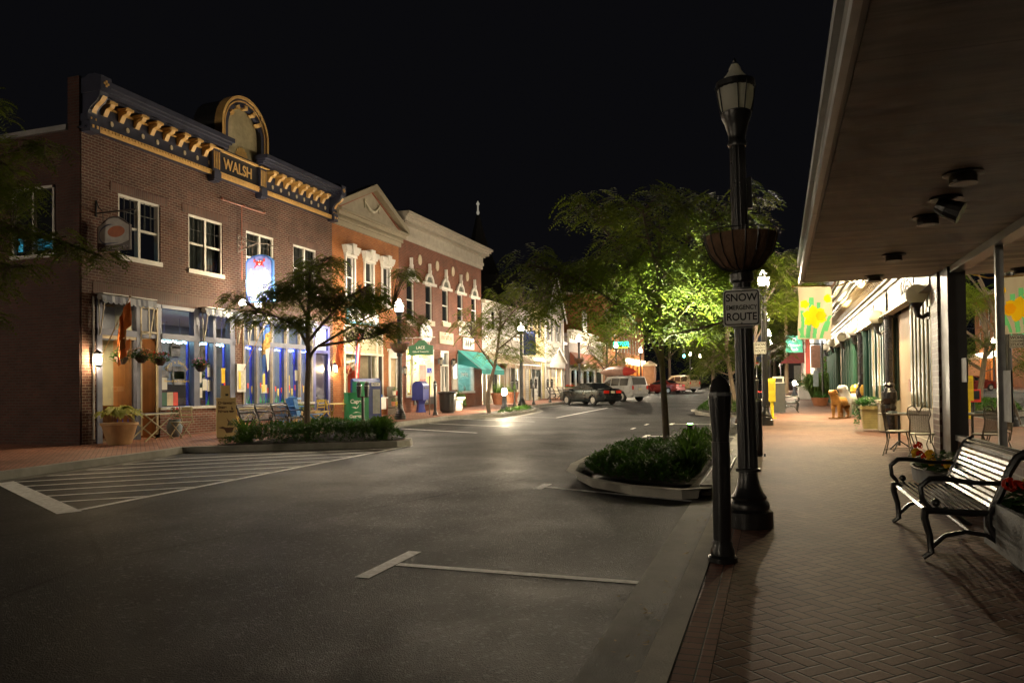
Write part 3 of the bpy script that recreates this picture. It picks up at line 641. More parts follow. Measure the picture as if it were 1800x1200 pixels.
for u, w_ in ((18.35, -1.1), (19.3, -1.3), (22.3, -1.0), (23.6, -1.4), (25.2, -1.0)):
    t = thing('dining_table', 'blue clothed dining table inside the corner restaurant window' if u < 20 else 'blue clothed dining table behind the long restaurant window', 'table', (XL + w_, u, .19), 0, 'restaurant tables left window' if u < 20 else 'restaurant tables right window')
    mb = MB(); mb.box(-.4, .4, -.4, .4, .74, .77); 
    for q in range(4):
        a = q * PI / 2; mb.grid(lambda i, j: (math.cos(a) * (.4 + .03 * math.sin(i * 25) * j) - math.sin(a) * (i - .5) * .8, math.sin(a) * (.4 + .03 * math.sin(i * 25) * j) + math.cos(a) * (i - .5) * .8, .77 - .5 * j), 12, 3)
    mb.build('tablecloth', CLOTH, t); mb = MB(); mb.tube([(0, 0, 0), (0, 0, .74)], .05); mb.lathe([(.28, 0), (.28, .03), (.06, .06)]); mb.build('pedestal', BLK, t)
    mb = MB(); mb.lathe([(.03, .77), (.045, .82), (.02, .9)], (.1, .1, 0), 10); mb.lathe([(.05, .77), (.06, .79)], (-.2, .15, 0), 12); mb.build('tableware', WHITE, t)
# ceiling fan
t = thing('ceiling_fan', 'wooden ceiling fan with blue glass shades in the restaurant window', 'fan', (XL - 1.3, 18.75, 3.62))
mb = MB(); mb.tube([(0, 0, .2), (0, 0, .48)], .025); mb.lathe([(.03, .22), (.17, .16), (.17, .06), (.06, 0)], n=18); mb.build('motor', M('antique bronze', (.2, .12, .06), .4, .6), t)
for k in range(5):
    a = k * 2 * PI / 5 + .3; mb = MB(); mb.obox((math.cos(a) * .48, math.sin(a) * .48, .06), (.6, .13, .012), a); mb.build('blade', WOODB, t)
for k in range(3):
    a = k * 2.1; mb = MB(); mb.lathe([(.03, 0), (.08, -.1), (.09, -.12)], (math.cos(a) * .1, math.sin(a) * .1, -.02), 10); mb.build('lamp_shade', EM('blue shade', (.1, .12, 1.), 1.6), t)
# spiky plant by the window
t = thing('potted_yucca', 'spiky green plant standing inside the right side of the corner window', 'plant', (XL - .7, 20.85, .95))
mb = MB(); mb.lathe([(.12, 0), (.16, .3)], n=12); mb.build('pot', WOODB, t)
mb = MB(); mb.tube([(0, 0, .3), (.02, 0, 1.1)], .025); mb.tube([(0, 0, .3), (-.06, .1, .8)], .02)
for cx, cy, cz in ((.02, 0, 1.1), (-.06, .1, .8)):
    for k in range(26):
        a = rr.random() * 6.28; e = rr.uniform(-.4, 1.2); L = rr.uniform(.25, .45); d = Vector((math.cos(a) * math.cos(e), math.sin(a) * math.cos(e), math.sin(e))); s_ = Vector((-math.sin(a), math.cos(a), 0)) * .014
        p = Vector((cx, cy, cz)); mb.face([p - s_, p + s_, p + d * L * .6 + s_ * .7 + Vector((0, 0, -.02)), p + d * L + Vector((0, 0, -.09)), p + d * L * .6 - s_ * .7 + Vector((0, 0, -.02))])
mb.build('leaves', LEAF('yucca leaf', (.03, .09, .03), (.06, .15, .05)), t, fix=False)
# blue side door
mb = MB(); flat(mb, 26.05, 26.2, .31, 4.1, -.12, .04); flat(mb, 27.08, 27.22, .31, 4.1, -.12, .04); flat(mb, 26.2, 27.08, 3.0, 3.12, -.12, .04); flat(mb, 26.2, 27.08, 4.0, 4.1, -.12, .04); mb.build('blue_door_frame', BLUE, WB, w=True)
d_ = MB(); flat(d_, 26.2, 27.08, .31, 3.0, -.12, -.06); d_ = d_.build('blue_door', M('dark blue door', (.02, .022, .06), .35), WB, w=True)
mb = MB(); mb.ball((XL + .0, 26.34, 1.3), .04, 8, 5); mb.build('handle', GALV, d_, w=True)
mb = MB(); flat(mb, 26.2, 27.08, 3.12, 4.0, -.1, -.05); mb.build('transom_sign', M('white transom', (.7, .72, .8), .4), WB, w=True)
area('door_light', (XL + .3, 26.6, 4.3), .2, .6, 8, (.7, .8, 1.))
# pilaster bricks around the pier get a menu case
t = thing('menu_case', 'white framed menu case fixed to the brick pier between restaurant windows', 'menu case', (XL + .02, 21.62, 1.5))
mb = MB(); mb.box(0, .1, -.22, .22, 0, .95); mb.build('case', WHITE, t); mb = MB(); mb.box(.1, .106, -.16, .16, .08, .72); mb.build('pane', M('menu sheets', (.45, .42, .33), .4, 0, .4, 9), t)
mb = MB(); mb.box(.106, .109, -.15, -.04, .1, .68); mb.build('yellow_menu', MATS['yellow notice'], t)
# shop awnings, rolled back
AWN = BRICK('striped awning cloth', (.5, .52, .56), (.09, .1, .14), (.3, .3, .3), (2, 1), 9., .09, .0, .8)
def awning(u0, u1, z, label, arms=True):
    t = thing('awning', label, 'awning', (XL, (u0 + u1) / 2, z), 0, 'rolled awnings on the corner building'); L = u1 - u0
    mb = MB(); mb.tube([(.16, -L / 2, .12), (.16, L / 2, .12)], .075, 10); mb.box(.02, .3, -L / 2, L / 2, .2, .225); mb.build('roller', M('pale roller', (.55, .53, .5), .5), t)
    mb = MB(); k = int(L / .17)
    for i in range(k):
        a = -L / 2 + i * L / k; b = a + L / k
        mb.face([(.27, a, .17)] + [(.29 + .02 * math.sin(q * PI), a + (b - a) * q, .0 - .06 * math.sin(q * PI)) for q in (0, .25, .5, .75, 1)] + [(.27, b, .17)])
    mb.build('valance', AWN, t, fix=False)
    if arms:
        for u in (-L / 2 + .08, L / 2 - .08): mb = MB(); mb.tube([(.28, u, .05), (.12, u, -.85)], .02); mb.tube([(.06, u, .1), (.1, u, -.9)], .018); mb.build('folding_arm', M('cream arm', (.5, .45, .36), .5), t)
awning(15.8, 17.7, 3.98, 'rolled striped awning over the restaurant entrance at the corner'); awning(19.75, 21.55, 3.98, 'rolled striped awning just left of the crab sign'); awning(21.95, 26.0, 3.98, 'long rolled striped awning above five narrow restaurant panes')
# ================================================================ left side: the other buildings of the row
BR2 = BRICK('orange brick', (.27, .075, .016), (.33, .105, .026), (.26, .15, .07), (1, 2), .215, .076)
BR3 = BRICK('red brown brick', (.125, .03, .014), (.175, .046, .022), (.18, .11, .07), (1, 2), .215, .076)
def sl(u, z): return z
PB = thing('pediment_building', 'orange brick building with cream pediment between two darker brick fronts', 'building', (XL, 27.5, G(27.5)))
mb = MB(); w2 = [(28.55, 29.2), (30.15, 30.85), (31.75, 32.4)]
wall(mb, putL, 27.5, 33.45, .15, 8.6, [(a, b, 5.45, 7.25) for a, b in w2] + [(28.35, 31.75, 1.15, 4.3), (32.35, 33.25, .36, 3.0)], .14)
mb.build('front_wall', BR2, PB, w=True)
mb = MB(); mb.box(-32, XL - .2, 27.5, 33.45, 8.5, 8.6); mb.prism([(XL - .3, 27.5, 8.6), (XL - .3, 33.5, 8.6), (XL - .3, 30.6, 10.5)], (-8, 0, 0)); mb.build('roof', MATS['tar roof'], PB, w=True)
PCR = M('cream cornice', (.29, .25, .18), .55, 0, .1, 3, .1, 30)
mb = MB()
for z0, z1, w in ((8.42, 8.62, .1), (8.62, 8.8, .2), (8.8, 8.95, .34), (8.95, 9.06, .46)): flat(mb, 27.52, 33.5 + w * .3, z0, z1, -.1, w)
mb.build('entablature', PCR, PB, w=True)
mb = MB(); mb.prism([(XL - .2, 27.5, 9.06), (XL - .2, 33.7, 9.06), (XL - .2, 33.7, 9.25), (XL - .2, 30.6, 10.65), (XL - .2, 27.5, 9.25)], (.32, 0, 0)); mb.build('tympanum', M('stone grey cream', (.4, .35, .27), .6, 0, .15, 3), PB, w=True)
for s in (1, -1):
    mb = MB(); o = 30.6
    q = [(o, 10.75), (o + s * 3.22, 9.3), (o + s * 3.22, 9.06), (o, 10.47)]; mb.prism([(XL - .1, a, b) for a, b in q], (.52, 0, 0)); mb.build('raking_cornice', PCR, PB, w=True)
    mb = MB(); q = [(o, 10.45), (o + s * 2.9, 9.16), (o + s * 2.7, 9.16), (o, 10.38)]; mb.prism([(XL + .1, a, b) for a, b in q], (.06, 0, 0)); mb.build('red_line', M('red stripe', (.3, .1, .06), .6), PB, w=True)
mb = MB()
for k in range(60): flat(mb, 27.6 + k * .098, 27.65 + k * .098, 8.7, 8.78, .2, .25)
mb.build('dentils', PCR, PB, w=True)
mb = MB(); mb.tube([(XL + .16, 29.95 + 1.3 * i / 12, 9.85 - .32 * math.sin(PI * i / 12)) for i in range(13)], [.03 + .05 * math.sin(PI * i / 12) for i in range(13)], 8)
for u in (29.95, 31.25): mb.tube([(XL + .16, u, 9.95), (XL + .16, u, 9.55)], [.04, .025]); mb.ball((XL + .16, u, 9.92), .07, 8, 5)
mb.build('swag', M('cream swag', (.6, .55, .42), .6), PB, w=True)
def sash2(P, a, b, z0, z1, mat=WHITE, wd=-.1):
    f = MB(); t = .06
    flat(f, a, a + t, z0, z1, wd - .03, wd + .06); flat(f, b - t, b, z0, z1, wd - .03, wd + .06); flat(f, a, b, z1 - t, z1, wd - .03, wd + .062); flat(f, a, b, z0, z0 + t, wd - .03, wd + .062)
    m_ = (z0 + z1) / 2; flat(f, a, b, m_ - .03, m_ + .03, wd - .02, wd + .045); fr = f.build('window', mat, P, w=True)
    g_ = MB(); g_.face([putL(a, z0, wd), putL(b, z0, wd), putL(b, z1, wd), putL(a, z1, wd)]); g_.build('pane', DGLZ, fr, w=True, fix=False); return fr
for a, b in w2:
    fr = sash2(PB, a, b, 5.45, 7.25); mb = MB()
    flat(mb, a - .1, a, 5.4, 7.2, -.05, .07); flat(mb, b, b + .1, 5.4, 7.2, -.05, .07)
    flat(mb, a - .14, b + .14, 7.2, 7.34, -.05, .12); flat(mb, a - .18, b + .18, 7.34, 7.42, -.05, .18); mb.prism([(XL, a - .2, 7.42), (XL, b + .2, 7.42), (XL, b + .3, 7.66), (XL, a - .3, 7.66)], (.22, 0, 0)); mb.prism([(XL, (a + b) / 2 - .1, 7.3), (XL, (a + b) / 2 + .1, 7.3), (XL, (a + b) / 2 + .17, 7.76), (XL, (a + b) / 2 - .17, 7.76)], (.28, 0, 0))
    flat(mb, a - .14, b + .14, 5.3, 5.44, -.05, .12); mb.build('hood', WHITE, fr, w=True)
mb = MB()
for a, b in ((28.35, 28.45), (31.2, 31.27), (31.66, 31.75)): flat(mb, a, b, 1.2, 4.3, -.12, .03)
flat(mb, 28.35, 31.75, 4.2, 4.3, -.12, .05); flat(mb, 28.35, 31.75, 3.05, 3.15, -.12, .05); flat(mb, 28.35, 31.75, 1.15, 1.25, -.2, .07); mb.build('shopfront_frame', CREAM, PB, w=True)
mb = MB()
for a, b in ((30.62, 30.7), (31.6, 31.66), (28.45, 28.5)): flat(mb, a, b, 1.25, 3.05, -.12, .02)
mb.build('dark_mullions', M('dark bronze', (.03, .025, .02), .4), PB, w=True)
mb = MB(); flat(mb, 28.45, 31.66, 3.15, 4.2, -.1, -.04); mb.build('transom_panel', BRICK('cream leaded panel', (.42, .36, .22), (.46, .4, .25), (.25, .21, .13), (1, 2), .3, .3, .012, .5, 0.), PB, w=True)
mb = MB(); mb.face([putL(28.45, 1.25, -.08), putL(31.66, 1.25, -.08), putL(31.66, 3.05, -.08), putL(28.45, 3.05, -.08)]); mb.build('shop_glass', GLZ, PB, w=True, fix=False)
mb = MB(); flat(mb, 28.3, 31.8, 1.0, 3.2, -1.7, -1.6); flat(mb, 28.2, 28.3, 1.0, 3.2, -1.6, -.15); flat(mb, 31.76, 31.84, 1.0, 3.2, -1.6, -.15); flat(mb, 28.3, 31.8, 3.2, 3.3, -1.6, -.15); flat(mb, 28.3, 31.8, 1.05, 1.14, -1.6, -.15)
mb.build('display_room', M('cream display wall', (.5, .45, .33), .8), PB, w=True)
area('display_lamp', (XL - .9, 30.0, 3.1), .6, 2.4, 16, (1, .85, .6))
mb = MB(); mb.grid(lambda i, j: (XL - .9 + .12 * math.sin(j * 14), 28.5 + 2.6 * i, 2.95 - .5 * math.sin(i * PI) * j), 20, 4); mb.build('display_drape', M('cream drape', (.5, .44, .33), .9), PB, w=True, smooth=True)
mb = MB()
for u in (30.1, 30.35): mb.grid(lambda i, j: (XL - .8 + .06 * math.sin(i * 20), u - .1 + .25 * i, 2.4 - 1.1 * j), 10, 3)
mb.lathe([(.02, .3), (.17, .15), (.17, .05), (.02, -.12)], (XL - .5, 29.55, 2.3), 8); mb.build('red_garments', M('red silk', (.5, .06, .03), .5), PB, w=True, smooth=True)
mb = MB(); mb.prism([(XL - 1.5, 28.9 + .35 * math.cos(a), 1.95 + .3 * math.sin(a)) for a in np.linspace(0, PI, 10)], (.06, 0, 0)); mb.build('display_arch', M('dark shelf', (.06, .045, .03), .6), PB, w=True)
mb = MB(); mb.grid(lambda i, j: (XL - .4 + .05 * math.sin(i * 30), 31.3 + .3 * i, 3.0 - 1.9 * j), 14, 3); mb.build('curtain', M('pale green curtain', (.4, .42, .28), .9), PB, w=True, smooth=True)
mb = MB(); flat(mb, 32.3, 32.42, .36, 3.05, -.14, .06); flat(mb, 33.18, 33.3, .36, 3.05, -.14, .06); flat(mb, 32.3, 33.3, 3.0, 3.3, -.14, .08); flat(mb, 32.2, 33.4, 3.3, 3.42, -.1, .14); mb.build('door_frame', WHITE, PB, w=True)
d_ = MB(); flat(d_, 32.42, 33.18, .4, 3.0, -.13, -.08); d_ = d_.build('door', M('tan door', (.4, .3, .18), .5), PB, w=True); mb = MB(); mb.ball((XL - .05, 32.5, 1.5), .05, 8, 5); mb.build('handle', GALV, d_, w=True)
t = thing('shop_sign', 'white sign with teal edge on the orange brick wall above the display window', 'sign', (XL + .02, 29.9, 4.75))
mb = MB(); mb.prism([(.0, -1.35, -.36), (.0, 1.35, -.36), (0, 1.35, .2), (0, 1.0, .36), (0, -1.0, .36), (0, -1.35, .2)], (.06, 0, 0)); mb.build('edge', M('teal edge', (.12, .4, .42), .5), t)
mb = MB(); mb.prism([(.06, -1.27, -.28), (.06, 1.27, -.28), (.06, 1.27, .17), (.06, .96, .29), (.06, -.96, .29), (.06, -1.27, .17)], (.015, 0, 0)); mb.build('board', WHITE, t)
# ---- red brown building with round-arched windows
AB = thing('arched_window_building', 'red brown brick building with white cornice and five round arched windows', 'building', (XL, 33.5, G(33.5)))
ws = [(34.68, 4.95), (36.85, 5.1), (38.98, 5.2), (41.1, 5.3), (43.25, 5.45)]; hw = .42
mb = MB(); wall(mb, putL, 33.47, 44.5, .2, 8.95, [(c - hw, c + hw, z, 7.0) for c, z in ws] + [(34.1, 37.35, 1.15, 3.6), (38.2, 39.3, .44, 3.6), (40.55, 43.1, 1.3, 3.5)], .14)
mb.face([(XL, 44.5, .2), (XL - 14, 44.5, .2), (XL - 14, 44.5, 8.95), (XL, 44.5, 8.95)])
mb.build('front_wall', BR3, AB, w=True, fix=False)
mb = MB(); mb.box(-32, XL - .2, 33.5, 44.5, 8.85, 8.95); flat(mb, 34.2, 44.2, 10.2, 10.55, -3, -.8); mb.build('roof', MATS['tar roof'], AB, w=True)
mb = MB()
for k in range(28): flat(mb, 34.3 + k * .36, 34.45 + k * .36, 10.2, 10.52, -.75, -.7)
flat(mb, 34.2, 44.3, 10.5, 10.56, -.78, -.7); mb.build('roof_railing', M('dark railing', (.05, .05, .05), .4), AB, w=True)
mb = MB()
for z0, z1, w in ((8.9, 9.12, .08), (9.12, 9.3, .14), (9.3, 9.62, .1), (9.62, 9.74, .22), (9.74, 9.9, .42), (9.9, 10.02, .52), (10.02, 10.16, .62)): flat(mb, 33.5 - w * .2, 44.55 + w * .8, z0, z1, -.1, w)
for k in range(75): flat(mb, 33.6 + k * .146, 33.68 + k * .146, 9.62, 9.72, .22, .3)
mb.build('cornice', M('white cornice', (.38, .34, .28), .55, 0, .15, 3, .1, 30), AB, w=True)
STONE = M('buff stone', (.48, .4, .28), .7, 0, .15, 4, .2, 40)
for c, z in ws:
    fr = sash2(AB, c - hw, c + hw, z, 7.0); mb = arch(c, 7.08, hw + .1, 7.0, -.02, .1, hw - .04)
    flat(mb, c - hw - .34, c + hw + .34, 6.96, 7.1, -.02, .13); flat(mb, c - .05, c + .05, 7.4, 8.1, -.02, .14)
    mb.prism([(XL, c - .05, 7.5), (XL, c + .05, 7.5), (XL, c + .08, 7.75), (XL, c - .08, 7.75)], (.16, 0, 0)); mb.build('arch_trim', WHITE, fr, w=True)
    mb = MB(); mb.prism([(XL + .0, c + (hw - .03) * math.cos(a), 7.1 + (hw - .03) * math.sin(a)) for a in np.linspace(0, PI, 15)], (.03, 0, 0)); mb.build('arch_panel', M('grey green panel', (.07, .08, .06), .6), fr, w=True)
    mb = MB(); flat(mb, c - hw - .12, c + hw + .12, z - .26, z, -.05, .1); mb.build('sill', STONE, fr, w=True)
mb = MB()
for c in (35.77, 37.92, 40.05, 42.2): mb.prism([(XL + .0, c + .2 * math.cos(a * PI / 10), 8.15 + .27 * math.sin(a * PI / 10)) for a in range(20)], (.04, 0, 0))
split_build(mb, 'stone_roundel', STONE, AB, lambda c: round((c[1] - 35.77) / 2.14))
mb = MB(); flat(mb, 33.6, 40.3, 3.62, 3.9, -.05, .02); mb.build('lintel_band', BRICK('red soldier course', (.18, .05, .03), (.22, .07, .04), (.15, .1, .07), (2, 1), .24, .075, .008, .7, 0.), AB, w=True)
def shopwin(P, a, b, z0, z1, wallmat, power, rgb, nm, depth=2.2, frame=WHITE, muls=()):
    f = MB(); t = .07
    for q in (a, b - t) + tuple(m - t / 2 for m in muls): flat(f, q, q + t, z0, z1, -.12, .03)
    flat(f, a, b, z1 - t, z1, -.12, .045); flat(f, a - .03, b + .03, z0 - .05, z0 + t, -.12, .07); f.build('shop_window', frame, P, w=True)
    g_ = MB(); g_.face([putL(a, z0, -.08), putL(b, z0, -.08), putL(b, z1, -.08), putL(a, z1, -.08)]); g_.build('shop_glass', GLZ, P, w=True, fix=False)
    r = MB(); flat(r, a - .3, b + .3, z0 - .7, z1 + .25, -depth - .1, -depth); flat(r, a - .3, a - .2, z0 - .7, z1 + .2, -depth, -.15); flat(r, b + .2, b + .3, z0 - .7, z1 + .2, -depth, -.15); flat(r, a - .3, b + .3, z1 + .15, z1 + .25, -depth, -.15); flat(r, a - .3, b + .3, z0 - .75, z0 - .65, -depth, -.15)
    r.build('display_room', wallmat, P, w=True)
    area(nm, (XL - depth * .5, (a + b) / 2, z1 + .1), depth * .6, (b - a) * .8, power, rgb)
def goods(P, a, b, z0, z1, n_, mats, seed, dmin=.4, dmax=1.6):
    r = random.Random(seed); mbs = [MB() for _ in mats]
    for k in range(n_):
        m_ = r.choice(mbs); u = r.uniform(a + .15, b - .15); d_ = r.uniform(dmin, dmax); h_ = r.uniform(.12, .4) * (z1 - z0) * .5; q = r.uniform(.05, .16)
        if r.random() < .5: m_.lathe([(q * .5, 0), (q, h_ * .3), (q * .8, h_ * .7), (q * .3, h_)], (XL - d_, u, z0 + .02), 9)
        else: m_.box(XL - d_ - q, XL - d_ + q, u - q, u + q, z0 + .02, z0 + h_)
    for k in range(n_ // 3):
        m_ = r.choice(mbs); u = r.uniform(a + .2, b - .2); z = r.uniform(z0 + .5, z1 - .3); q = r.uniform(.08, .22); m_.box(XL - 1.9, XL - 1.8, u - q, u + q, z - q, z + q)
    for m_, mt in zip(mbs, mats): m_.build('shop_goods', mt, P, w=True)
YW = M('warm yellow shop wall', (.75, .6, .3), .8)
shopwin(AB, 34.1, 37.35, 1.15, 3.6, YW, 210, (1, .82, .48), 'shop_lamp', 2.4, WHITE, (34.85,))
GM = [M('goods green', (.06, .16, .05), .6), M('goods red', (.5, .06, .05), .5), M('goods white', (.7, .66, .55), .5), M('goods brown', (.2, .1, .04), .5)]
goods(AB, 34.3, 37.2, 1.2, 3.4, 40, GM, 3)
mb = MB(); flat(mb, 34.95, 37.2, 3.28, 3.52, -.11, -.09); mb.build('window_blind', M('grey blind', (.3, .27, .28), .7), AB, w=True)
mb = MB(); mb.lathe([(.08, .2), (.32, 0)], (XL - .9, 36.4, 3.1), 14); mb.build('shop_pendant', EM('pendant shade', (1, .85, .55), 9), AB, w=True)
lf = MB(); r_ = random.Random(8)
for k in range(160):
    c = Vector((XL - r_.uniform(.2, .6), r_.choice((34.6, 35.3, 35.6, 37.0)) + r_.gauss(0, .16), 3.35 - abs(r_.gauss(0, .45)))); a = r_.random() * 6.3; e = Vector((math.cos(a), math.sin(a), r_.uniform(-.5, .5))) * .09; s_ = Vector((-math.sin(a), math.cos(a), .3)) * .05
    lf.face([c - e, c + s_, c + e, c - s_])
lf.build('trailing_ivy', LEAF('ivy', (.03, .12, .02), (.07, .2, .04)), AB, w=True, fix=False)
mb = MB(); sheet(mb, 36.15, 2.2, .85, 1.15, -.07); mb.build('sale_poster', M('pink poster', (.6, .33, .3), .6), AB, w=True)
text('SALE', .38, M('red print', (.6, .03, .04), .5), AB, (XL - .066, 36.15, 1.88), (0, 1, 0), (0, 0, 1), name='poster_lettering', ext=.001, bold=.01, sx=.8)
mb = MB(); flat(mb, 34.9, 37.3, .72, 1.1, .03, .06); lb = mb.build('window_board', M('grey slate board', (.05, .055, .055), .5), AB, w=True)
text('Traders', .3, M('pale script', (.5, .5, .48), .5), lb, (XL + .062, 36.0, .91), (0, 1, 0), (0, 0, 1), ext=.001)
mb = MB(); flat(mb, 38.2, 38.3, .44, 3.6, -.14, .03); flat(mb, 39.2, 39.3, .44, 3.6, -.14, .03); flat(mb, 38.2, 39.3, 2.75, 2.85, -.14, .04); flat(mb, 38.2, 39.3, 3.5, 3.6, -.14, .04); flat(mb, 38.7, 38.8, .44, 2.75, -.14, .0)
mb.build('door_frame', WHITE, AB, w=True)
mb = MB(); flat(mb, 38.3, 39.2, .44, 3.5, -.13, -.1); dd = mb.build('door', M('glass door', (.12, .14, .15), .1, 0, .3, 2), AB, w=True); mb = MB(); flat(mb, 38.78, 38.95, 1.2, 1.6, -.1, -.02); mb.build('handle', WHITE, dd, w=True)
TEALW = M('teal lit wall', (.22, .42, .38), .8)
shopwin(AB, 40.55, 43.1, 1.3, 3.5, TEALW, 34, (.85, 1, .92), 'shop_lamp', 2.2, M('grey white frame', (.5, .5, .48), .5), (42.9,))
goods(AB, 40.7, 43.0, 1.35, 3.2, 26, [M('goods black', (.02, .02, .02), .6), GM[2], M('goods grey', (.25, .28, .27), .6)], 5)
text('Jewelry', .36, LETW, AB, (XL - .07, 41.8, 2.35), (0, 1, 0), (0, 0, 1), name='glass_lettering', ext=.001, bold=.01)
t = thing('menu_case', 'bright lit white notice case on red brick between door and teal awning window', 'notice case', (XL + .02, 40.0, 1.45)); mb = MB(); mb.box(0, .09, -.3, .3, 0, 1.5); mb.build('case', WHITE, t); mb = MB(); mb.box(.09, .095, -.22, .22, .65, 1.4); mb.build('lit_panel', EM('lit case', (.85, .95, 1), 2.2), t)
mb = MB(); mb.box(.09, .095, -.22, .22, .1, .6); mb.build('notice', PAPER, t)
t = thing('oval_sign', 'white oval sign with black script on the red brown brick wall', 'sign', (XL + .05, 36.3, 4.42))
mb = MB(); mb.prism([(0, .74 * math.copysign(abs(math.cos(a)) ** .8, math.cos(a)), .5 * math.copysign(abs(math.sin(a)) ** .8, math.sin(a))) for a in np.linspace(0, 2 * PI, 33)[:-1]], (.06, 0, 0)); mb.build('border', M('grey sign border', (.16, .15, .14), .5), t)
mb = MB(); mb.prism([(.06, .62 * math.copysign(abs(math.cos(a)) ** .8, math.cos(a)), .42 * math.copysign(abs(math.sin(a)) ** .8, math.sin(a))) for a in np.linspace(0, 2 * PI, 33)[:-1]], (.015, 0, 0)); mb.build('board', WHITE, t)
text('Twice', .3, LETK, t, (.08, -.1, .12), (0, 1, 0), (0, 0, 1), w=False); text('Around', .28, LETK, t, (.08, .08, -.15), (0, 1, 0), (0, 0, 1), w=False)
mb = MB(); flat(mb, 38.1, 39.95, 3.98, 4.62, -.02, .05); sp = mb.build('stone_tablet', STONE, AB, w=True); mb = MB(); text('1907 STORE', .3, M('carved letter', (.2, .15, .1), .8), sp, (XL + .051, 39.02, 4.3), (0, 1, 0), (0, 0, 1), ext=.002)
t = thing('wall_banner', 'greyish white cloth banner with black lettering above the teal awning shop', 'banner', (XL + .03, 41.9, 5.0))
mb = MB(); mb.grid(lambda i, j: (.02 + .015 * math.sin(i * 20 + j * 4), -1.15 + 2.3 * i, -.42 + .84 * j), 20, 6); mb.build('cloth', M('grey white banner', (.42, .4, .36), .8), t, smooth=True); text('Kisses & More', .26, LETK, t, (.045, .1, .2), (0, 1, 0), (0, 0, 1), w=False, bold=.008); text('A B & C', .2, LETK, t, (.045, .1, -.2), (0, 1, 0), (0, 0, 1), w=False)
t = thing('framed_sign', 'white framed picture sign of dark leaping dolphins above the teal awning', 'sign', (XL + .02, 42.2, 4.15))
mb = MB(); mb.box(0, .05, -.85, .85, -.32, .35); mb.build('frame', WHITE, t); mb = MB(); mb.box(.05, .055, -.74, .74, -.24, .27); mb.build('picture', M('misty picture', (.3, .34, .3), .6, 0, .5, 5), t)
mb = MB()
for q in (-.45, -.15, .2): mb.prism([(.056, q - .1, -.1), (.056, q, .2), (.056, q + .1, .22), (.056, q + .16, .02), (.056, q + .08, -.18)], (.006, 0, 0))
mb.build('silhouettes', LETK, t)
# teal awning
t = thing('teal_awning', 'long sloping teal cloth awning over the red brick shop', 'awning', (XL, 42.5, 2.3)); TEAL = BRICK('teal awning cloth', (.035, .24, .22), (.025, .17, .165), (.03, .2, .19), (1, 2), .3, 9., .0, .8, 0.)
mb = MB(); a, b = -1.9, 1.9
mb.grid(lambda i, j: (.05 + 1.45 * j, a + (b - a) * i, 1.42 - 1.12 * j), 12, 6); mb.face([(.05, a, 1.42), (1.5, a, .3), (.05, a, .6)]); mb.face([(.05, b, 1.42), (1.5, b, .3), (.05, b, .6)]); mb.face([(1.5, a, .3), (1.5, b, .3), (1.5, b, .02), (1.5, a, .02)]); mb.build('cloth', TEAL, t, fix=False)
mb = MB()
for q in (a, b): mb.tube([(.03, q, .35), (1.48, q, .28)], .018); mb.tube([(.05, q, 1.4), (1.48, q, .3)], .015)
mb.tube([(1.48, a, .3), (1.48, b, .3)], .018); mb.build('frame', GALV, t)
# ---- wall lanterns
def lantern(x, y, z, label, grp, lit=1, mir=1):
    t = thing('wall_lantern', label, 'wall lantern', (x, y, z), 0, grp)
    mb = MB(); mb.box(-.16 * mir, -.13 * mir, -.06, .06, -.1, .2) if mir > 0 else mb.box(.13, .16, -.06, .06, -.1, .2); mb.tube([(-.14 * mir, 0, .15), (-.05 * mir, 0, .26), (0, 0, .22)], .014); mb.lathe([(.11, .14), (.08, .2), (.02, .24)], n=6); mb.lathe([(.05, -.2), (.07, -.16), (.07, -.14)], n=6)
    for k in range(6):
        q = k * PI / 3; mb.tube([(.065 * math.cos(q), .065 * math.sin(q), -.15), (.1 * math.cos(q), .1 * math.sin(q), .15)], .006, 4)
    if lit: point('lantern_bulb', (x, y, z), 42, (1, .72, .4), .05)
    mb.build('body', BLK, t); mb = MB(); mb.lathe([(.055, -.14), (.09, .14)], n=6)
    mb.build('glass', GLOW('lantern glow', (1, .8, .5), 5.) if lit else M('frosted pane', (.4, .38, .33), .3), t); return t
lantern(XL + .22, 15.72, 2.42, 'lit lantern on the brick corner beside the restaurant entrance', 'lit wall lanterns'); lantern(XL + .22, 27.38, 2.4, 'lit lantern beside the dark blue door', 'lit wall lanterns')
lantern(XL + .22, 37.85, 2.95, 'unlit black lantern left of the glass shop door', 'unlit wall lanterns', 0); lantern(XL + .22, 39.6, 2.95, 'unlit black lantern right of the glass shop door', 'unlit wall lanterns', 0); lantern(XL + .22, 33.6, 2.4, 'small unlit lantern on brick beside the tan door', 'unlit wall lanterns', 0)
# ---- white shop with the striped awning
def clap(name, rgb): return BRICK(name, rgb, sh(rgb, .93), sh(rgb, .45), (1, 2), 40., .13, .012, .6)
WCL = clap('white clapboard', (.58, .54, .47)); WCLx = BRICK('white clapboard side', (.58, .54, .47), (.53, .5, .43), (.25, .23, .2), (0, 2), 40., .13, .012, .6)
WS = thing('white_shop', 'low white clapboard shop with brightly lit windows and striped awning', 'building', (XL, 44.6, G(44.6)))
mb = MB(); hs = [(45.1, 45.9, .75, 3.0), (46.2, 47.6, .75, 3.0), (49.9, 51.3, .75, 3.0), (52.5, 53.3, .55, 3.0)]
wall(mb, putL, 44.56, 54.0, .3, 7.0, hs, .1); mb.build('front_wall', WCL, WS, w=True)
mb = MB(); flat(mb, 44.56, 54.0, 6.85, 7.05, -.3, .25); flat(mb, 44.6, 54, 3.6, 3.85, -.05, .12); flat(mb, 44.6, 54.0, 4.85, 4.95, -.05, .1)
for k in range(18): flat(mb, 48.0 + k * .3, 48.06 + k * .3, 4.1, 4.8, .02, .06)
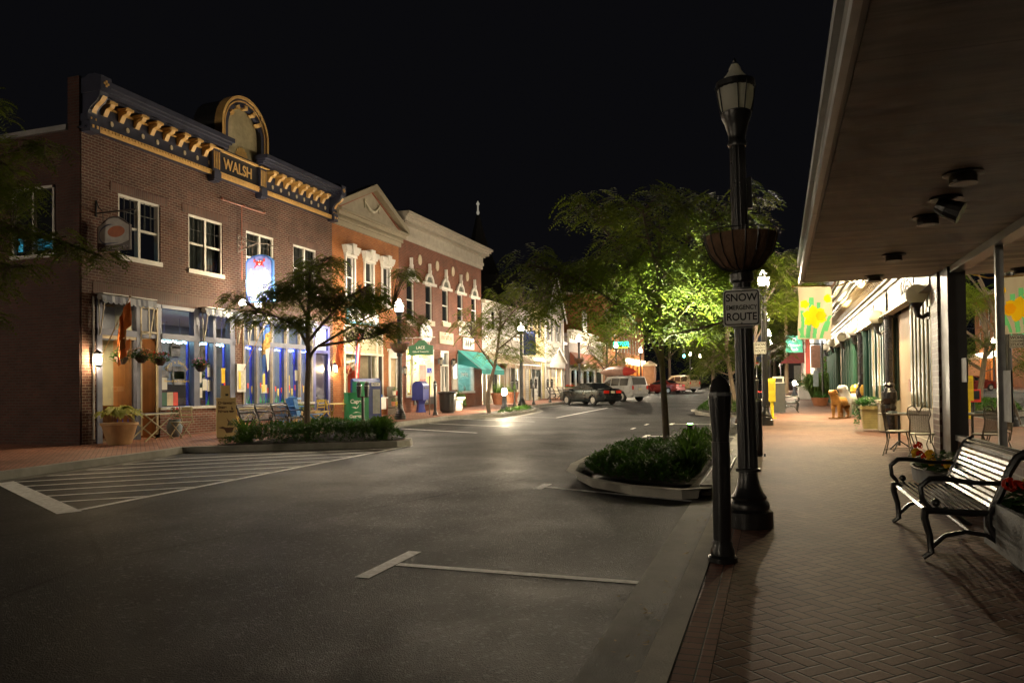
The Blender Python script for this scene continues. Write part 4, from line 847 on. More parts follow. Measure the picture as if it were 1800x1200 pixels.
for a, b in ((45.0, 45.1), (45.9, 46.2), (47.6, 47.8), (49.7, 49.9), (51.3, 51.5)): flat(mb, a, b, .55, 3.2, -.08, .05)
mb.build('trim', CREAM, WS, w=True)
mb = MB(); flat(mb, 44.56, 54, 6.9, 7.0, -12, -.3); flat(mb, 44.56, 54.0, .3, 6.9, -12.1, -12); mb.build('roof', MATS['tar roof'], WS, w=True)
mb = MB(); flat(mb, 47.85, 48.6, .55, 3.0, -.02, .03); flat(mb, 48.8, 49.6, .55, 3.0, -.02, .03); flat(mb, 52.5, 53.3, .55, 2.9, -.08, -.03); split_build(mb, 'tan_door', M('tan panel', (.42, .28, .12), .5), WS, lambda c: int(c[1] > 48.7) + int(c[1] > 51))
for a, b, _, _ in hs[:3]:
    g_ = MB(); g_.face([putL(a, .75, -.06), putL(b, .75, -.06), putL(b, 3.0, -.06), putL(a, 3.0, -.06)]); g_.build('shop_glass', GLZ, WS, w=True, fix=False)
r = MB(); flat(r, 44.7, 52.0, .4, 3.4, -2.6, -2.5); flat(r, 44.7, 52, 3.3, 3.4, -2.5, -.12); flat(r, 44.7, 52, .4, .5, -2.5, -.12); r.build('display_room', M('white shop wall', (.8, .75, .62), .8), WS, w=True)
area('shop_lamp', (XL - 1.3, 46.3, 3.25), 1.8, 2.6, 420, (1, .9, .66)); area('shop_lamp', (XL - 1.3, 50.6, 3.25), 1.8, 1.6, 260, (1, .9, .68))
for u in (46.0, 51.2): sash2(WS, u, u + .8, 5.2, 6.5, WHITE, .02)
t = thing('striped_awning', 'tan and white striped awning over the bright white shop', 'awning', (XL, 49.2, 2.75), 0)
SAW = BRICK('tan striped cloth', (.5, .44, .34), (.3, .18, .1), (.4, .32, .24), (2, 1), 9., .32, .0, .8)
mb = MB(); a, b = -3.9, 3.6; mb.grid(lambda i, j: (.05 + 1.3 * j, a + (b - a) * i, 1.05 - .75 * j), 24, 4); mb.face([(.05, a, 1.05), (1.35, a, .3), (.05, a, .3)]); mb.face([(.05, b, 1.05), (1.35, b, .3), (.05, b, .3)])
for k in range(24):
    u = a + (b - a) * k / 24; u2 = a + (b - a) * (k + 1) / 24; mb.face([(1.35, u, .3), (1.36, u, .06), (1.36, (u + u2) / 2, .0), (1.36, u2, .06), (1.35, u2, .3)])
mb.build('cloth', SAW, t, fix=False); mb = MB(); mb.tube([(1.33, a, .3), (1.33, b, .3)], .02); mb.build('frame', GALV, t)
# ---- narrow yellow house, gabled white house
YH = thing('yellow_house', 'narrow pale yellow clapboard shop between striped awning and gabled house', 'building', (XL, 54.05, G(54)))
mb = MB(); wall(mb, putL, 54.03, 58.1, .3, 8.0, [(54.5, 55.3, 5.3, 6.8), (56.6, 57.4, 5.3, 6.8), (54.6, 57.0, .8, 3.2)], .1); mb.build('front_wall', clap('yellow clapboard', (.55, .45, .22)), YH, w=True)
mb = MB(); flat(mb, 54.03, 58.1, 7.9, 8.1, -12, .25); flat(mb, 54.03, 54.1, .3, 8.0, -12, -.02); mb.build('roof', MATS['tar roof'], YH, w=True)
mb = MB(); flat(mb, 54.03, 58.1, 3.5, 3.8, -.05, .15); flat(mb, 54.5, 54.6, .6, 3.4, -.05, .06); flat(mb, 57.0, 57.2, .6, 3.4, -.05, .06); flat(mb, 55.7, 55.8, .8, 3.2, -.08, .03); mb.build('trim', WHITE, YH, w=True)
for u in (54.5, 56.6): sash2(YH, u, u + .8, 5.3, 6.8)
mb = MB(); flat(mb, 54.6, 57.0, .8, 3.2, -.08, -.06); mb.build('dark_window', M('dim shop window', (.05, .06, .06), .1), YH, w=True)
GH = thing('gabled_house', 'white gabled clapboard house with pedimented porch and warm lit window', 'building', (XL, 58.2, G(58.2)))
mb = MB(); hs = [(59.3, 60.1, 5.3, 6.9), (62.0, 62.8, 5.3, 6.9), (59.2, 63.0, .95, 3.1)]
wall(mb, putL, 58.15, 64.0, .3, 7.4, hs, .1); mb.prism([(XL, 58.15, 7.4), (XL, 64.0, 7.4), (XL, 61.1, 11.0)], (-.1, 0, 0)); mb.build('front_wall', WCL, GH, w=True)
mb = MB(); mb.face([(XL - .01, 64.0, .3), (XL - 14, 64, .3), (XL - 14, 64, 7.4), (XL - .01, 64, 7.4)]); mb.face([(XL - .01, 58.15, .3), (XL - 14, 58.15, .3), (XL - 14, 58.15, 7.4), (XL - .01, 58.15, 7.4)]); mb.build('side_wall', WCLx, GH, w=True, fix=False)
mb = MB()
for s, e in ((58.0, 1), (64.2, -1)): mb.prism([(XL + .3, 61.1, 11.15), (XL + .3, s, 7.3), (XL + .3, s, 7.15), (XL + .3, 61.1, 10.98)], (-14, 0, 0))
mb.build('roof', MATS['tar roof'], GH, w=True)
mb = MB(); flat(mb, 58.15, 58.35, .3, 7.4, -.02, .06); flat(mb, 63.8, 64.0, .3, 7.4, -.02, .06)
for s in (58.0, 64.2): mb.prism([(XL + .33, 61.1, 11.0), (XL + .33, s, 7.18), (XL + .33, s, 6.95), (XL + .33, 61.1, 10.75)], (-.08, 0, 0))
flat(mb, 59.0, 59.2, .6, 3.3, -.05, .1); flat(mb, 63.0, 63.2, .6, 3.3, -.05, .1); flat(mb, 58.8, 63.4, 3.1, 3.6, -.05, .3)
for q in (60.5, 61.7): flat(mb, q - .04, q + .04, .95, 3.1, -.07, .03)
mb.build('trim', WHITE, GH, w=True)
for u in (59.3, 62.0):
    fr = sash2(GH, u, u + .8, 5.3, 6.9); mb = MB(); flat(mb, u - .4, u - .02, 5.25, 6.95, .0, .04); flat(mb, u + .82, u + 1.2, 5.25, 6.95, .0, .04); mb.build('shutters', M('dark shutter', (.03, .035, .04), .5), fr, w=True)
mb = MB(); mb.prism([(XL, 58.9, 3.6), (XL, 63.3, 3.6), (XL, 61.1, 4.6)], (.3, 0, 0)); po = mb.build('porch_pediment', CREAM, GH, w=True)
mb = MB()
for s in (58.7, 63.5): mb.prism([(XL, 61.1, 4.8), (XL, s, 3.66), (XL, s, 3.5), (XL, 61.1, 4.62)], (.45, 0, 0))
mb.build('porch_roof', WHITE, po, w=True)
g_ = MB(); g_.face([putL(59.2, .95, -.06), putL(63.0, .95, -.06), putL(63.0, 3.1, -.06), putL(59.2, 3.1, -.06)]); g_.build('shop_glass', GLZ, GH, w=True, fix=False)
r = MB(); flat(r, 58.8, 63.4, .5, 3.3, -2.2, -2.1); flat(r, 58.8, 63.4, 3.2, 3.3, -2.2, -.12); flat(r, 58.8, 63.4, .5, .6, -2.2, -.12); flat(r, 58.75, 58.8, .5, 3.3, -2.2, -.12); r.build('display_room', M('orange lit wall', (.75, .5, .26), .8), GH, w=True)
area('shop_lamp', (XL - 1.1, 61.1, 3.1), 1.4, 3, 190, (1, .76, .42)); goods(GH, 59.3, 62.9, .95, 2.9, 26, [GM[1], M('goods orange', (.6, .2, .03), .5), GM[2], GM[0]], 9)
t = thing('hanging_board', 'grey notice board hung under the porch of the gabled house', 'sign', (XL + .1, 60.3, 2.7)); mb = MB(); mb.box(0, .05, -.6, .6, -.35, .3); mb.build('board', M('grey board face', (.33, .32, .3), .6), t); mb = MB(); mb.tube([(.02, -.4, .3), (.02, -.4, .45)], .012); mb.tube([(.02, .4, .3), (.02, .4, .45)], .012); mb.build('hooks', BLK, t)
# ---- passage and blue-lit shop
PS = thing('low_grey_building', 'narrow low grey front between gabled house and blue lit shop', 'building', (XL, 64.05, G(64)))
mb = MB(); flat(mb, 64.03, 65.75, .3, 5.2, -6, -.3); mb.build('front_wall', M('grey render', (.2, .19, .19), .8, 0, .2, 3), PS, w=True); mb = MB(); flat(mb, 64.03, 65.75, 5.2, 5.45, -6, -.1); flat(mb, 64.3, 65.3, 2.6, 2.9, -.3, -.22); mb.build('trim', WHITE, PS, w=True)
mb = MB(); flat(mb, 64.2, 65.2, .6, 2.5, -.3, -.27); mb.build('door', M('dark red door', (.09, .06, .07), .5), PS, w=True); mb = MB(); flat(mb, 64.45, 65.2, 2.95, 3.3, -.28, -.2); mb.build('orange_sign', M('orange sign', (.6, .12, .04), .5), PS, w=True)
BS = thing('blue_lit_shop', 'one storey shop with cyan lit display windows under a brown awning', 'building', (XL, 65.8, G(65.8)))
mb = MB(); wall(mb, putL, 65.78, 76, .4, 6.3, [(66.3, 70.2, .95, 3.05), (70.9, 75.4, .95, 3.05)], .1); flat(mb, 65.78, 76, .4, 6.2, -9, -8.9); mb.box(-26, XL - .02, 65.78, 65.86, .4, 6.3); mb.build('front_wall', M('mauve grey render', (.27, .23, .22), .8, 0, .15, 3), BS, w=True)
mb = MB()
for z0, z1, w in ((5.5, 5.75, .1), (5.75, 6.2, .06), (6.2, 6.35, .3), (6.35, 6.6, .5)): flat(mb, 65.78 - w * .2, 76.1, z0, z1, -.1, w)
for k in range(16): flat(mb, 66.0 + k * .65, 66.25 + k * .65, 5.8, 6.18, .06, .2)
mb.build('cornice', CREAM, BS, w=True)
mb = MB(); flat(mb, 65.8, 76, 6.2, 6.3, -9, -.1); mb.build('roof', MATS['tar roof'], BS, w=True)
mb = MB()
for a, b in ((66.0, 66.3), (70.2, 70.9), (75.4, 75.8), (68.2, 68.3), (73.1, 73.2)): flat(mb, a, b, .6, 3.2, -.08, .06)
for c, hw_ in ((68.25, 2.1), (73.15, 2.4)):
    for s in (1, -1): mb.prism([(XL, c, 3.62), (XL, c + s * .3, 3.35), (XL, c + s * hw_, 3.1), (XL, c + s * hw_, 2.75), (XL, c + s * (hw_ - .3), 3.0), (XL, c, 3.1)], (.08, 0, 0))
mb.build('white_frame', WHITE, BS, w=True)
g_ = MB(); flat(g_, 66.3, 70.2, .95, 3.05, -.07, -.065); flat(g_, 70.9, 75.4, .95, 3.05, -.07, -.065); g_.build('shop_glass', GLZ, BS, w=True)
r = MB(); flat(r, 66.0, 75.8, .5, 3.3, -1.8, -1.7); flat(r, 66.0, 75.8, 3.2, 3.3, -1.8, -.12); flat(r, 66.0, 75.8, .5, .6, -1.8, -.12); r.build('display_room', M('cyan wall', (.2, .6, .75), .8), BS, w=True)
area('cyan_lamp', (XL - .9, 68.2, 3.1), 1.2, 3.5, 260, (.45, .9, 1)); area('cyan_lamp', (XL - .9, 73.2, 3.1), 1.2, 4, 300, (.5, .9, 1))
goods(BS, 66.4, 75.3, .95, 2.9, 60, [M('goods violet', (.25, .1, .5), .5), M('goods teal', (.05, .3, .35), .5), M('goods navy', (.03, .06, .15), .5), GM[2]], 12, .3, 1.3)
t = thing('brown_awning', 'brown cloth awning above the cyan lit shop windows', 'awning', (XL, 70.9, 3.2)); mb = MB(); a, b = -4.9, 4.9; mb.grid(lambda i, j: (.05 + 1.2 * j, a + (b - a) * i, 1.45 - 1.2 * j), 10, 4); mb.face([(.05, a, 1.45), (1.25, a, .25), (.05, a, .25)]); mb.face([(1.25, a, .25), (1.25, b, .25), (1.25, b, .05), (1.25, a, .05)]); mb.build('cloth', M('brown cloth', (.17, .05, .025), .85), t, fix=False)
mb = MB(); mb.tube([(1.24, a, .25), (1.24, b, .25)], .02); mb.tube([(.05, a, .25), (1.24, a, .25)], .02); mb.build('frame', GALV, t)
t = thing('arched_roof_sign', 'tall pale arched sign standing on the roof of the cyan lit shop', 'sign', (XL, 71.6, 6.6))
mb = MB(); mb.prism([(.0, -.85, 0), (.0, .85, 0)] + [(0, .85 * math.cos(q), 1.3 + 1.0 * math.sin(q)) for q in np.linspace(0, PI, 13)], (.12, 0, 0)); mb.build('board', M('pale sign board', (.45, .44, .42), .6), t); mb = MB(); mb.prism([(.12, -.5, .7), (.12, .5, .7), (.12, .4, 1.3), (.12, -.4, 1.3)], (.02, 0, 0)); mb.prism([(.12, -.3, 1.5), (.12, .3, 1.5), (.12, 0, 2.0)], (.02, 0, 0)); mb.build('emblem', M('dark emblem', (.08, .06, .05), .6), t)
# ---- far row
TB = thing('tall_brick_building', 'tall orange brick building with narrow upper windows far down the street', 'building', (XL, 80, G(80))); wb = [(82 + k * 2.0, 82.9 + k * 2.0) for k in range(12)]
mb = MB(); wall(mb, putL, 80, 107, .5, 11.5, [(a, b, 5.6, 7.4) for a, b in wb] + [(a, b, 8.2, 10.0) for a, b in wb] + [(93.5, 104, .8, 4.0)], .15); mb.box(-28, XL - .02, 80, 80.1, .5, 11.5); mb.build('front_wall', BR2, TB, w=True)
mb = MB(); flat(mb, 80, 107, 11.4, 11.7, -11, .4); mb.build('roof', CREAM, TB, w=True)
for a, b in wb:
    for z0, z1 in ((5.6, 7.4), (8.2, 10.0)): sash2(TB, a, b, z0, z1)
g_ = MB(); flat(g_, 93.5, 104, .8, 4.0, -.1, -.09); g_.build('shop_glass', GLZ, TB, w=True)
r = MB(); flat(r, 93, 104.5, .5, 4.2, -3, -2.9); flat(r, 93, 104.5, 4.1, 4.2, -3, -.15); flat(r, 93, 104.5, .5, .6, -3, -.15); r.build('display_room', M('amber lit wall', (.8, .55, .2), .8), TB, w=True)
area('amber_lamp', (XL - 1.5, 98.7, 4.0), 2, 9, 1500, (1, .72, .35))
mb = MB(); flat(mb, 93, 105, 4.25, 4.9, -.05, .5); mb.build('lit_fascia', EM('amber fascia', (1, .8, .5), 3.2), TB, w=True); mb = MB()
for q in (93.2, 96.2, 99.2, 102.2, 104.4): flat(mb, q, q + .3, .6, 4.2, -.05, .2)
split_build(mb, 'orange_pillar', M('orange paint', (.6, .2, .04), .5), TB, lambda c: round(c[1] / 3))
LS = thing('low_cream_shop', 'low cream shop front between brown awning shop and tall brick building', 'building', (XL, 76.1, G(76))); mb = MB(); flat(mb, 76.12, 79.95, .4, 6.0, -8, -.02); mb.build('front_wall', M('cream render', (.42, .38, .28), .8, 0, .15, 2), LS, w=True); mb = MB(); flat(mb, 76.8, 79, .8, 3.0, -.02, .02); mb.build('dark_window', M('dim shop window', (.05, .06, .06), .1), LS, w=True); mb = MB(); flat(mb, 76.12, 79.95, 5.8, 6.1, -.1, .3); flat(mb, 76.6, 79.2, 3.0, 3.2, -.05, .15); mb.build('trim', CREAM, LS, w=True)
t = thing('neon_sign', 'green and yellow neon sign sticking out over the far pavement', 'sign', (XL, 84, 6.1)); mb = MB(); mb.box(.3, 2.1, -.12, .12, -.45, .35); mb.box(0, .3, -.03, .03, .0, .1); mb.build('box', M('dark green box', (.0, .05, .02), .5), t)
mb = MB(); mb.tube([(.38, -.15, -.2), (.38, -.15, .28), (2.02, -.15, .28), (2.02, -.15, -.2)], .025); mb.tube([(.55, -.15, .1), (.8, -.15, .18), (.9, -.15, .0), (.6, -.15, -.18), (.95, -.15, -.15)], .03); mb.tube([(1.05, -.15, -.15), (1.25, -.15, .18), (1.45, -.15, -.15)], .03); mb.tube([(1.55, -.15, .18), (1.7, -.15, -.15), (1.9, -.15, .18)], .03); mb.build('green_tube', EM('green neon', (.02, 1, .35), 7), t)
mb = MB(); mb.tube([(.45, -.15, -.34), (1.95, -.15, -.34)], .03); mb.build('yellow_tube', EM('yellow neon', (1, .8, .02), 5), t)
t = thing('brick_gate_pillar', 'square brick pillar with pale cap behind the red car', 'pillar', (-15.5, 101, G(101))); mb = MB(); mb.box(-.7, .7, -.7, .7, 0, 3.0); mb.build('shaft', BRICK('pillar brick', (.3, .12, .06), (.36, .16, .08), (.3, .22, .15), (0, 2)), t); mb = MB(); mb.box(-.85, .85, -.85, .85, 3.0, 3.25); mb.lathe([(.9, 3.25), (.1, 3.7)], n=4); mb.build('cap', STONE, t)
t = thing('house_shape', 'black roofed house hidden behind the white shop', 'building', (-26, 47, .5)); t.name = 'dark_house'; mb = MB(); mb.box(-6, 3, -3, 12, 0, 8.6); mb.build('wall', M('dark siding', (.03, .03, .033), .8), t); mb = MB(); mb.prism([(-6.5, -3.2, 8.6), (3.5, -3.2, 8.6), (-1.5, -3.2, 10.6)], (0, 15.4, 0)); mb.build('roof', MATS['tar roof'], t)
t = thing('church', 'dark church spire with a pale lit tip rising behind the roofs', 'church', (-35.1, 90, 1)); mb = MB(); mb.box(-3, 3, -3, 3, 0, 13); mb.build('tower', M('dark siding', (.03, .03, .033), .8), t); mb = MB(); mb.lathe([(3.4, 13), (.9, 19.5), (.22, 22.3)], n=8); mb.build('spire', MATS['tar roof'], t)
mb = MB(); mb.lathe([(.1, 22.3), (.2, 22.6), (.1, 22.9), (.1, 23.5), (.22, 23.7), (.02, 24.1)], n=10); mb.build('finial', EM('lit finial', (1, .9, .7), .07), t)
# ================================================================ right side: canopy building
XR = 3.0
CB = thing('canopy_building', 'dark shop on the right with large glass windows under a deep flat canopy', 'building', (XR, 6, 0))
mb = MB()
SOF = None
def soffit():
    m, t = nt('weathered soffit'); n = N(t); v = n('ShaderNodeTexCoord').outputs['Object']
    st = n('ShaderNodeTexNoise', {'Vector': n('ShaderNodeMapping', {0: v, 3: (.5, 3.2, 1)}).outputs[0], 'Scale': 1.2, 'Detail': 8., 'Roughness': .65}).outputs[0]
    bl = n('ShaderNodeTexNoise', {'Vector': v, 'Scale': .6, 'Detail': 4.}).outputs[0]
    f = n.math('MULTIPLY', n('ShaderNodeMapRange', {0: st, 1: .3, 2: .7, 3: .35, 4: 1.4}).outputs[0], n('ShaderNodeMapRange', {0: bl, 1: .3, 2: .7, 3: .5, 4: 1.25}).outputs[0])
    s = n('ShaderNodeSeparateXYZ', {0: v}); se = n.math('FLOORED_MODULO', n.math('ADD', s.outputs[1], .75), 1.45); ln = n.math('MINIMUM', se, n.math('SUBTRACT', 1.45, se)); f = n.math('MULTIPLY', f, n('ShaderNodeMapRange', {0: ln, 1: .0, 2: .018, 3: .5, 4: 1.}).outputs[0])
    c = n('ShaderNodeHueSaturation', {'Color': (.7, .67, .6, 1), 'Value': f}).outputs[0]
    b = n('ShaderNodeBump', {'Height': st, 'Strength': .3, 'Distance': .02}).outputs[0]
    n.out(n('ShaderNodeBsdfPrincipled', {'Base Color': c, 'Roughness': .55, 'Normal': b}).outputs[0]); return m
CZ = 3.57
def ex(y): return .415 + (y - 4.2) * .0055    # outer edge of the canopy
mb = MB(); P = [(ex(-4) + .1, -4), (XR + .4, -4), (XR + .4, 16.45), (ex(16.45) + .1, 16.45)]
mb.prism([(x, y, CZ) for x, y in P], (0, 0, .05)); mb.build('soffit', soffit(), CB, w=True)
mb = MB(); a, b = -4, 16.5
mb.prism([(ex(a) + .03, a, CZ + .02), (ex(a) + .14, a, CZ + .02), (ex(b) + .14, b, CZ + .02), (ex(b) + .03, b, CZ + .02)], (0, 0, .42))
mb.prism([(ex(b) + .14, b - .08, CZ + .02), (XR + .3, b - .08, CZ + .02), (XR + .3, b, CZ + .02), (ex(b) + .14, b, CZ + .02)], (0, 0, .42))
mb.build('fascia', M('dull metal fascia', (.25, .245, .23), .5, .3, .2, 3, .1, 30), CB, w=True)
mb = MB()
for y0_, y1_ in ((-4, 3), (3.02, 9.6), (9.62, 16.5)):
    mb.prism([(ex(y0_), y0_, CZ - .035), (ex(y0_) + .05, y0_, CZ - .035), (ex(y1_) + .05, y1_, CZ - .035), (ex(y1_), y1_, CZ - .035)], (0, 0, .09)); mb.prism([(ex(y0_) - .02, y0_, CZ + .34), (ex(y0_) + .06, y0_, CZ + .34), (ex(y1_) + .06, y1_, CZ + .34), (ex(y1_) - .02, y1_, CZ + .34)], (0, 0, .12))
mb.build('drip_edge', M('bright drip edge', (.5, .52, .53), .4, .3, .15, 4), CB, w=True)
mb = MB(); mb.prism([(ex(-4) + .2, -4, CZ + .3), (XR + 9, -4, CZ + .3), (XR + 9, 16.4, CZ + .3), (ex(16.4) + .2, 16.4, CZ + .3)], (0, 0, .1)); mb.box(XR + .3, XR + 9, -4, 16.4, CZ + .4, 8); mb.build('roof', MATS['tar roof'], CB, w=True)
PIER = BRICK('dark glazed pier brick', (.075, .035, .028), (.11, .05, .038), (.2, .16, .12), (0, 2), .3, .11, .012, .45); PIERy = BRICK('dark glazed pier brick side', (.075, .035, .028), (.11, .05, .038), (.2, .16, .12), (1, 2), .3, .11, .012, .45)
mb = MB(); mb.box(2.82, 3.3, 15.75, 16.35, .1, CZ - .01); mb.build('brick_pier', [PIERy], CB, w=True)
mb = MB(); mb.box(2.86, 3.3, 15.06, 15.75, .1, CZ - .01); mb.box(2.9, 3.1, 12.36, 12.43, .6, CZ - .01) if False else None; mb.build('dark_jamb', M('dark jamb', (.02, .017, .015), .4), CB, w=True)
mb = MB()
for y in (12.4, 9.2, 6.0, 2.8, -.4): mb.box(2.95, 3.06, y - .035, y + .035, .6, CZ - .01)
mb.box(2.93, 3.08, -4, 15.06, .55, .64); mb.box(2.9, 3.1, -4, 15.06, CZ - .12, CZ - .005); mb.build('glazing_bars', M('aluminium bar', (.35, .35, .34), .35, .7, .1), CB, w=True)
mb = MB(); mb.box(2.97, 3.3, -4, 15.06, .0, .55); mb.build('bulkhead', PIERy, CB, w=True)
mb = MB(); mb.face([(3.0, -4, .64), (3.0, 15.06, .64), (3.0, 15.06, CZ - .12), (3.0, -4, CZ - .12)]); mb.build('shop_glass', GLASS('plate glass', (.75, .78, .76), 1.6), CB, w=True, fix=False)
mb = MB(); mb.box(XR + 6, XR + 6.1, -4, 16.3, 0, CZ); mb.box(XR + .3, XR + 6, 16.2, 16.3, 0, CZ); mb.box(XR + .1, XR + 6, -4, 16.3, .3, .35); mb.box(XR + .45, XR + 6, -4, 16.3, CZ + .02, CZ + .1); mb.build('dark_room', M('dark shop interior', (.03, .03, .03), .9), CB, w=True)
mb = MB(); mb.box(3.0 - .012, 3.0 - .008, 14.4, 14.75, 1.55, 1.95); mb.box(2.988, 2.992, 11.9, 12.25, 1.0, 1.7); mb.build('window_notices', M('dim paper', (.4, .42, .42), .7, 0, .3, 6), CB, w=True)
# canopy lights (off) and a floodlight
ref = None
LLB = ['unlit round ceiling light nearest the camera under the canopy', 'unlit round ceiling light just past the floodlight', 'third unlit round ceiling light under the canopy', 'unlit round ceiling light nearest the far end of the canopy']
for k, (x, y) in enumerate(((1.75, 8.4), (1.79, 10.45), (1.8, 13.35), (1.8, 15.9))):
    if not ref:
        t = ref = thing('canopy_light', LLB[0], 'ceiling light', (x, y, CZ), 0, 'round lights under the canopy')
        mb = MB(); mb.lathe([(.17, 0), (.18, -.02), (.12, -.035)], n=20); mb.build('trim_ring', M('dark trim ring', (.02, .02, .02), .4), t); mb = MB(); mb.lathe([(.12, -.03), (.12, -.1), (.1, -.105), (.1, -.05)], n=20); mb.build('housing', M('bronze housing', (.05, .04, .03), .35, .4), t)
        mb = MB(); mb.lathe([(.12, -.1), (.125, -.108), (.11, -.112)], n=20); mb.build('rim', GALV, t)
    else: dup(ref, (x, y, CZ), None, LLB[k])
t = thing('floodlight', 'black angled floodlight between two round lights under the canopy', 'floodlight', (1.8, 9.45, CZ)); mb = MB(); mb.lathe([(.16, 0), (.17, -.03), (.05, -.04)], n=18); mb.tube([(0, 0, -.03), (0, -.02, -.12)], .03); mb.build('base', BLK, t); mb = MB(); mb.tube([(-.08, .02, -.08), (.0, -.02, -.13), (.13, -.06, -.2)], [.07, .1, .12], 14); mb.build('head', BLK, t)
# ================================================================ the restaurant with green columns
XN = 2.9; GRN = M('dark green paint', (.014, .05, .035), .35, 0, .2, 4); CRP = M('pale cream paint', (.62, .55, .42), .5, 0, .1, 3); TANP = M('tan panel paint', (.42, .31, .2), .55, 0, .12, 2); NBK = M('glossy black paint', (.012, .012, .016), .25); CRM = M('cream mullion', (.6, .5, .3), .5)
NB = thing('column_restaurant', 'cream shopfront with dark green columns, deep cornice and globe lamps', 'building', (XN, 16.4, G(16.4)))
def fl(mb, u0, u1, v0, v1, w0, w1): return mb.box(XN - w1, XN - w0, u0, u1, v0, v1)
YE = 47.0
mb = MB(); fl(mb, 16.4, YE, .1, 6.8, -6, -.35); mb.build('back_wall', TANP, NB, w=True)
mb = MB(); fl(mb, 16.38, 19.4, .15, .95, -.3, 0); fl(mb, 16.38, 19.4, .95, 1.03, -.3, .06); fl(mb, 22.95, 27.9, .2, 1.0, -.3, 0); fl(mb, 22.95, 27.9, 1.0, 1.08, -.3, .06); fl(mb, 16.38, 19.4, .15, .4, 0, .04); fl(mb, 32.4, 36.8, .3, 1.1, -.3, .02); fl(mb, 40.5, 46.5, .3, 1.1, -.3, .02)
split_build(mb, 'dado', CRP, NB, lambda c: sum(c[1] > q for q in (21, 30, 38)))
mb = None
def solo(nm, mat, fn):
    global mb
    mb = MB(); fn(mb); mb.build(nm, mat, NB, w=True)
def colm(mb, u, r, z0=.2, z1=3.32, w=.02): mb.lathe([(r * 1.35, z0), (r * 1.35, z0 + .12), (r, z0 + .2), (r * .95, z1 - .25), (r * 1.1, z1 - .2), (r * 1.3, z1)], (XN - w, u, 0), 16, flute=.1)
for u in (16.6, 17.0, 17.45, 17.9, 18.35, 18.8, 19.25): solo('green_mullion', GRN, lambda mb: fl(mb, u - .07, u + .07, 1.03, 3.3, -.2, .0))
for u in (23.15, 23.6, 24.0, 24.5, 25.2, 25.9, 26.6, 27.3): solo('green_mullion', GRN, lambda mb: fl(mb, u - .07, u + .07, 1.08, 3.3, -.2, .0))
for u in (27.95, 31.9, 32.4, 33.5, 34.6, 35.7, 36.8, 40.6, 42, 43.5, 45, 46.4): solo('green_column', GRN, lambda mb: colm(mb, u, .11))
for u in (16.78, 17.22, 17.68, 18.12, 18.58, 19.02): solo('cream_mullion', CRM, lambda mb: fl(mb, u - .03, u + .03, 1.03, 3.3, -.15, .015))
for u in (23.05, 23.38, 24.8, 26.2): solo('cream_mullion', CRM, lambda mb: fl(mb, u - .035, u + .035, 1.08, 3.3, -.15, .02))
solo('cream_mullion', CRM, lambda mb: fl(mb, 22.88, 23.01, 1.0, 3.3, -.1, .03))
for u in (22.2, 29.0): solo('black_column', NBK, lambda mb: mb.lathe([(.12, .2), (.12, .8), (.17, .9), (.13, 1.0), (.19, 1.15), (.19, 1.3), (.1, 1.45), (.14, 1.5), (.1, 1.56), (.1, 3.2), (.15, 3.3)], (XN - .08, u, 0), 16))
mb = MB(); fl(mb, 21.95, 22.45, 3.3, 3.95, -.2, .1); fl(mb, 22.1, 22.14, 3.3, 3.9, .1, .14); mb.build('black_pilaster', NBK, NB, w=True)
for q in ((19.4, 21.95, .15, 3.3, -.3, -.14), (29.2, 31.75, .25, 3.3, -.3, -.1), (37, 40.4, .3, 3.3, -.3, -.12)): solo('recess_panel', TANP, lambda mb: fl(mb, *q))
for y0_, y1_ in ((29.5, 31.5),):
    d_ = MB(); fl(d_, y0_, y1_, .3, 3.0, -.1, -.06); d_.build('cream_doors', CRP, NB, w=True)
mb = MB(); fl(mb, 16.5, 19.3, 1.03, 3.3, -.26, -.22); fl(mb, 23, 27.9, 1.08, 3.3, -.26, -.22); fl(mb, 32.4, 36.8, 1.1, 3.3, -.26, -.22); fl(mb, 40.6, 46.4, 1.1, 3.3, -.26, -.22); split_build(mb, 'dark_glass', M('dark green glass', (.012, .03, .024), .08, 0, .3, 2), NB, lambda c: sum(c[1] > q for q in (21, 30, 38)))
mb = MB(); fl(mb, 22.3, 22.9, .3, 1.02, -.1, .3); fl(mb, 22.25, 22.95, 1.02, 1.1, -.1, .34); mb.build('pedestal', CRP, NB, w=True); mb = MB(); mb.box(XN - .22, XN - .05, 22.28, 22.3, .45, .95); mb.build('orange_panel', M('orange trim panel', (.55, .28, .05), .5), NB, w=True)
mb = MB()
for u in (28.1, 31.6): solo('gilt_drum', M('gilt drum', (.65, .38, .06), .3, .7), lambda mb: mb.lathe([(.13, 1.15), (.18, 1.25), (.18, 1.4), (.12, 1.5)], (XN - .04, u, 0), 16))
SIGNW = M('sign cream', (.4, .37, .3), .5, 0, .06, 3)
mb = MB()
for a, b in ((16.38, 21.95), (22.45, 27.9), (28.1, 31.8), (32.1, 36.9), (37.1, 46.9)):
    fl(mb, a, b, 3.42, 3.98, -.2, .1); mb.prism([(XN - .1, a, 3.42), (XN - .22, a, 3.3), (XN, a, 3.3), (XN, a, 3.42)], (0, b - a, 0))
sg = mb.build('sign_band', SIGNW, NB, w=True)
for s_, u, sz in (('TAVERN', 18.9, .4), ('SPIRITS', 25.6, .36), ('DINING', 30.2, .34), ('OYSTERS', 34.6, .34), ('GRILLE', 41.5, .36)): text(s_, sz, M('sign black', (.012, .01, .02), .4), sg, (XN - .105, u, 3.71), (0, -1, 0), (0, 0, 1), bold=.012, ext=.02, sx=1.25)
mb = MB()
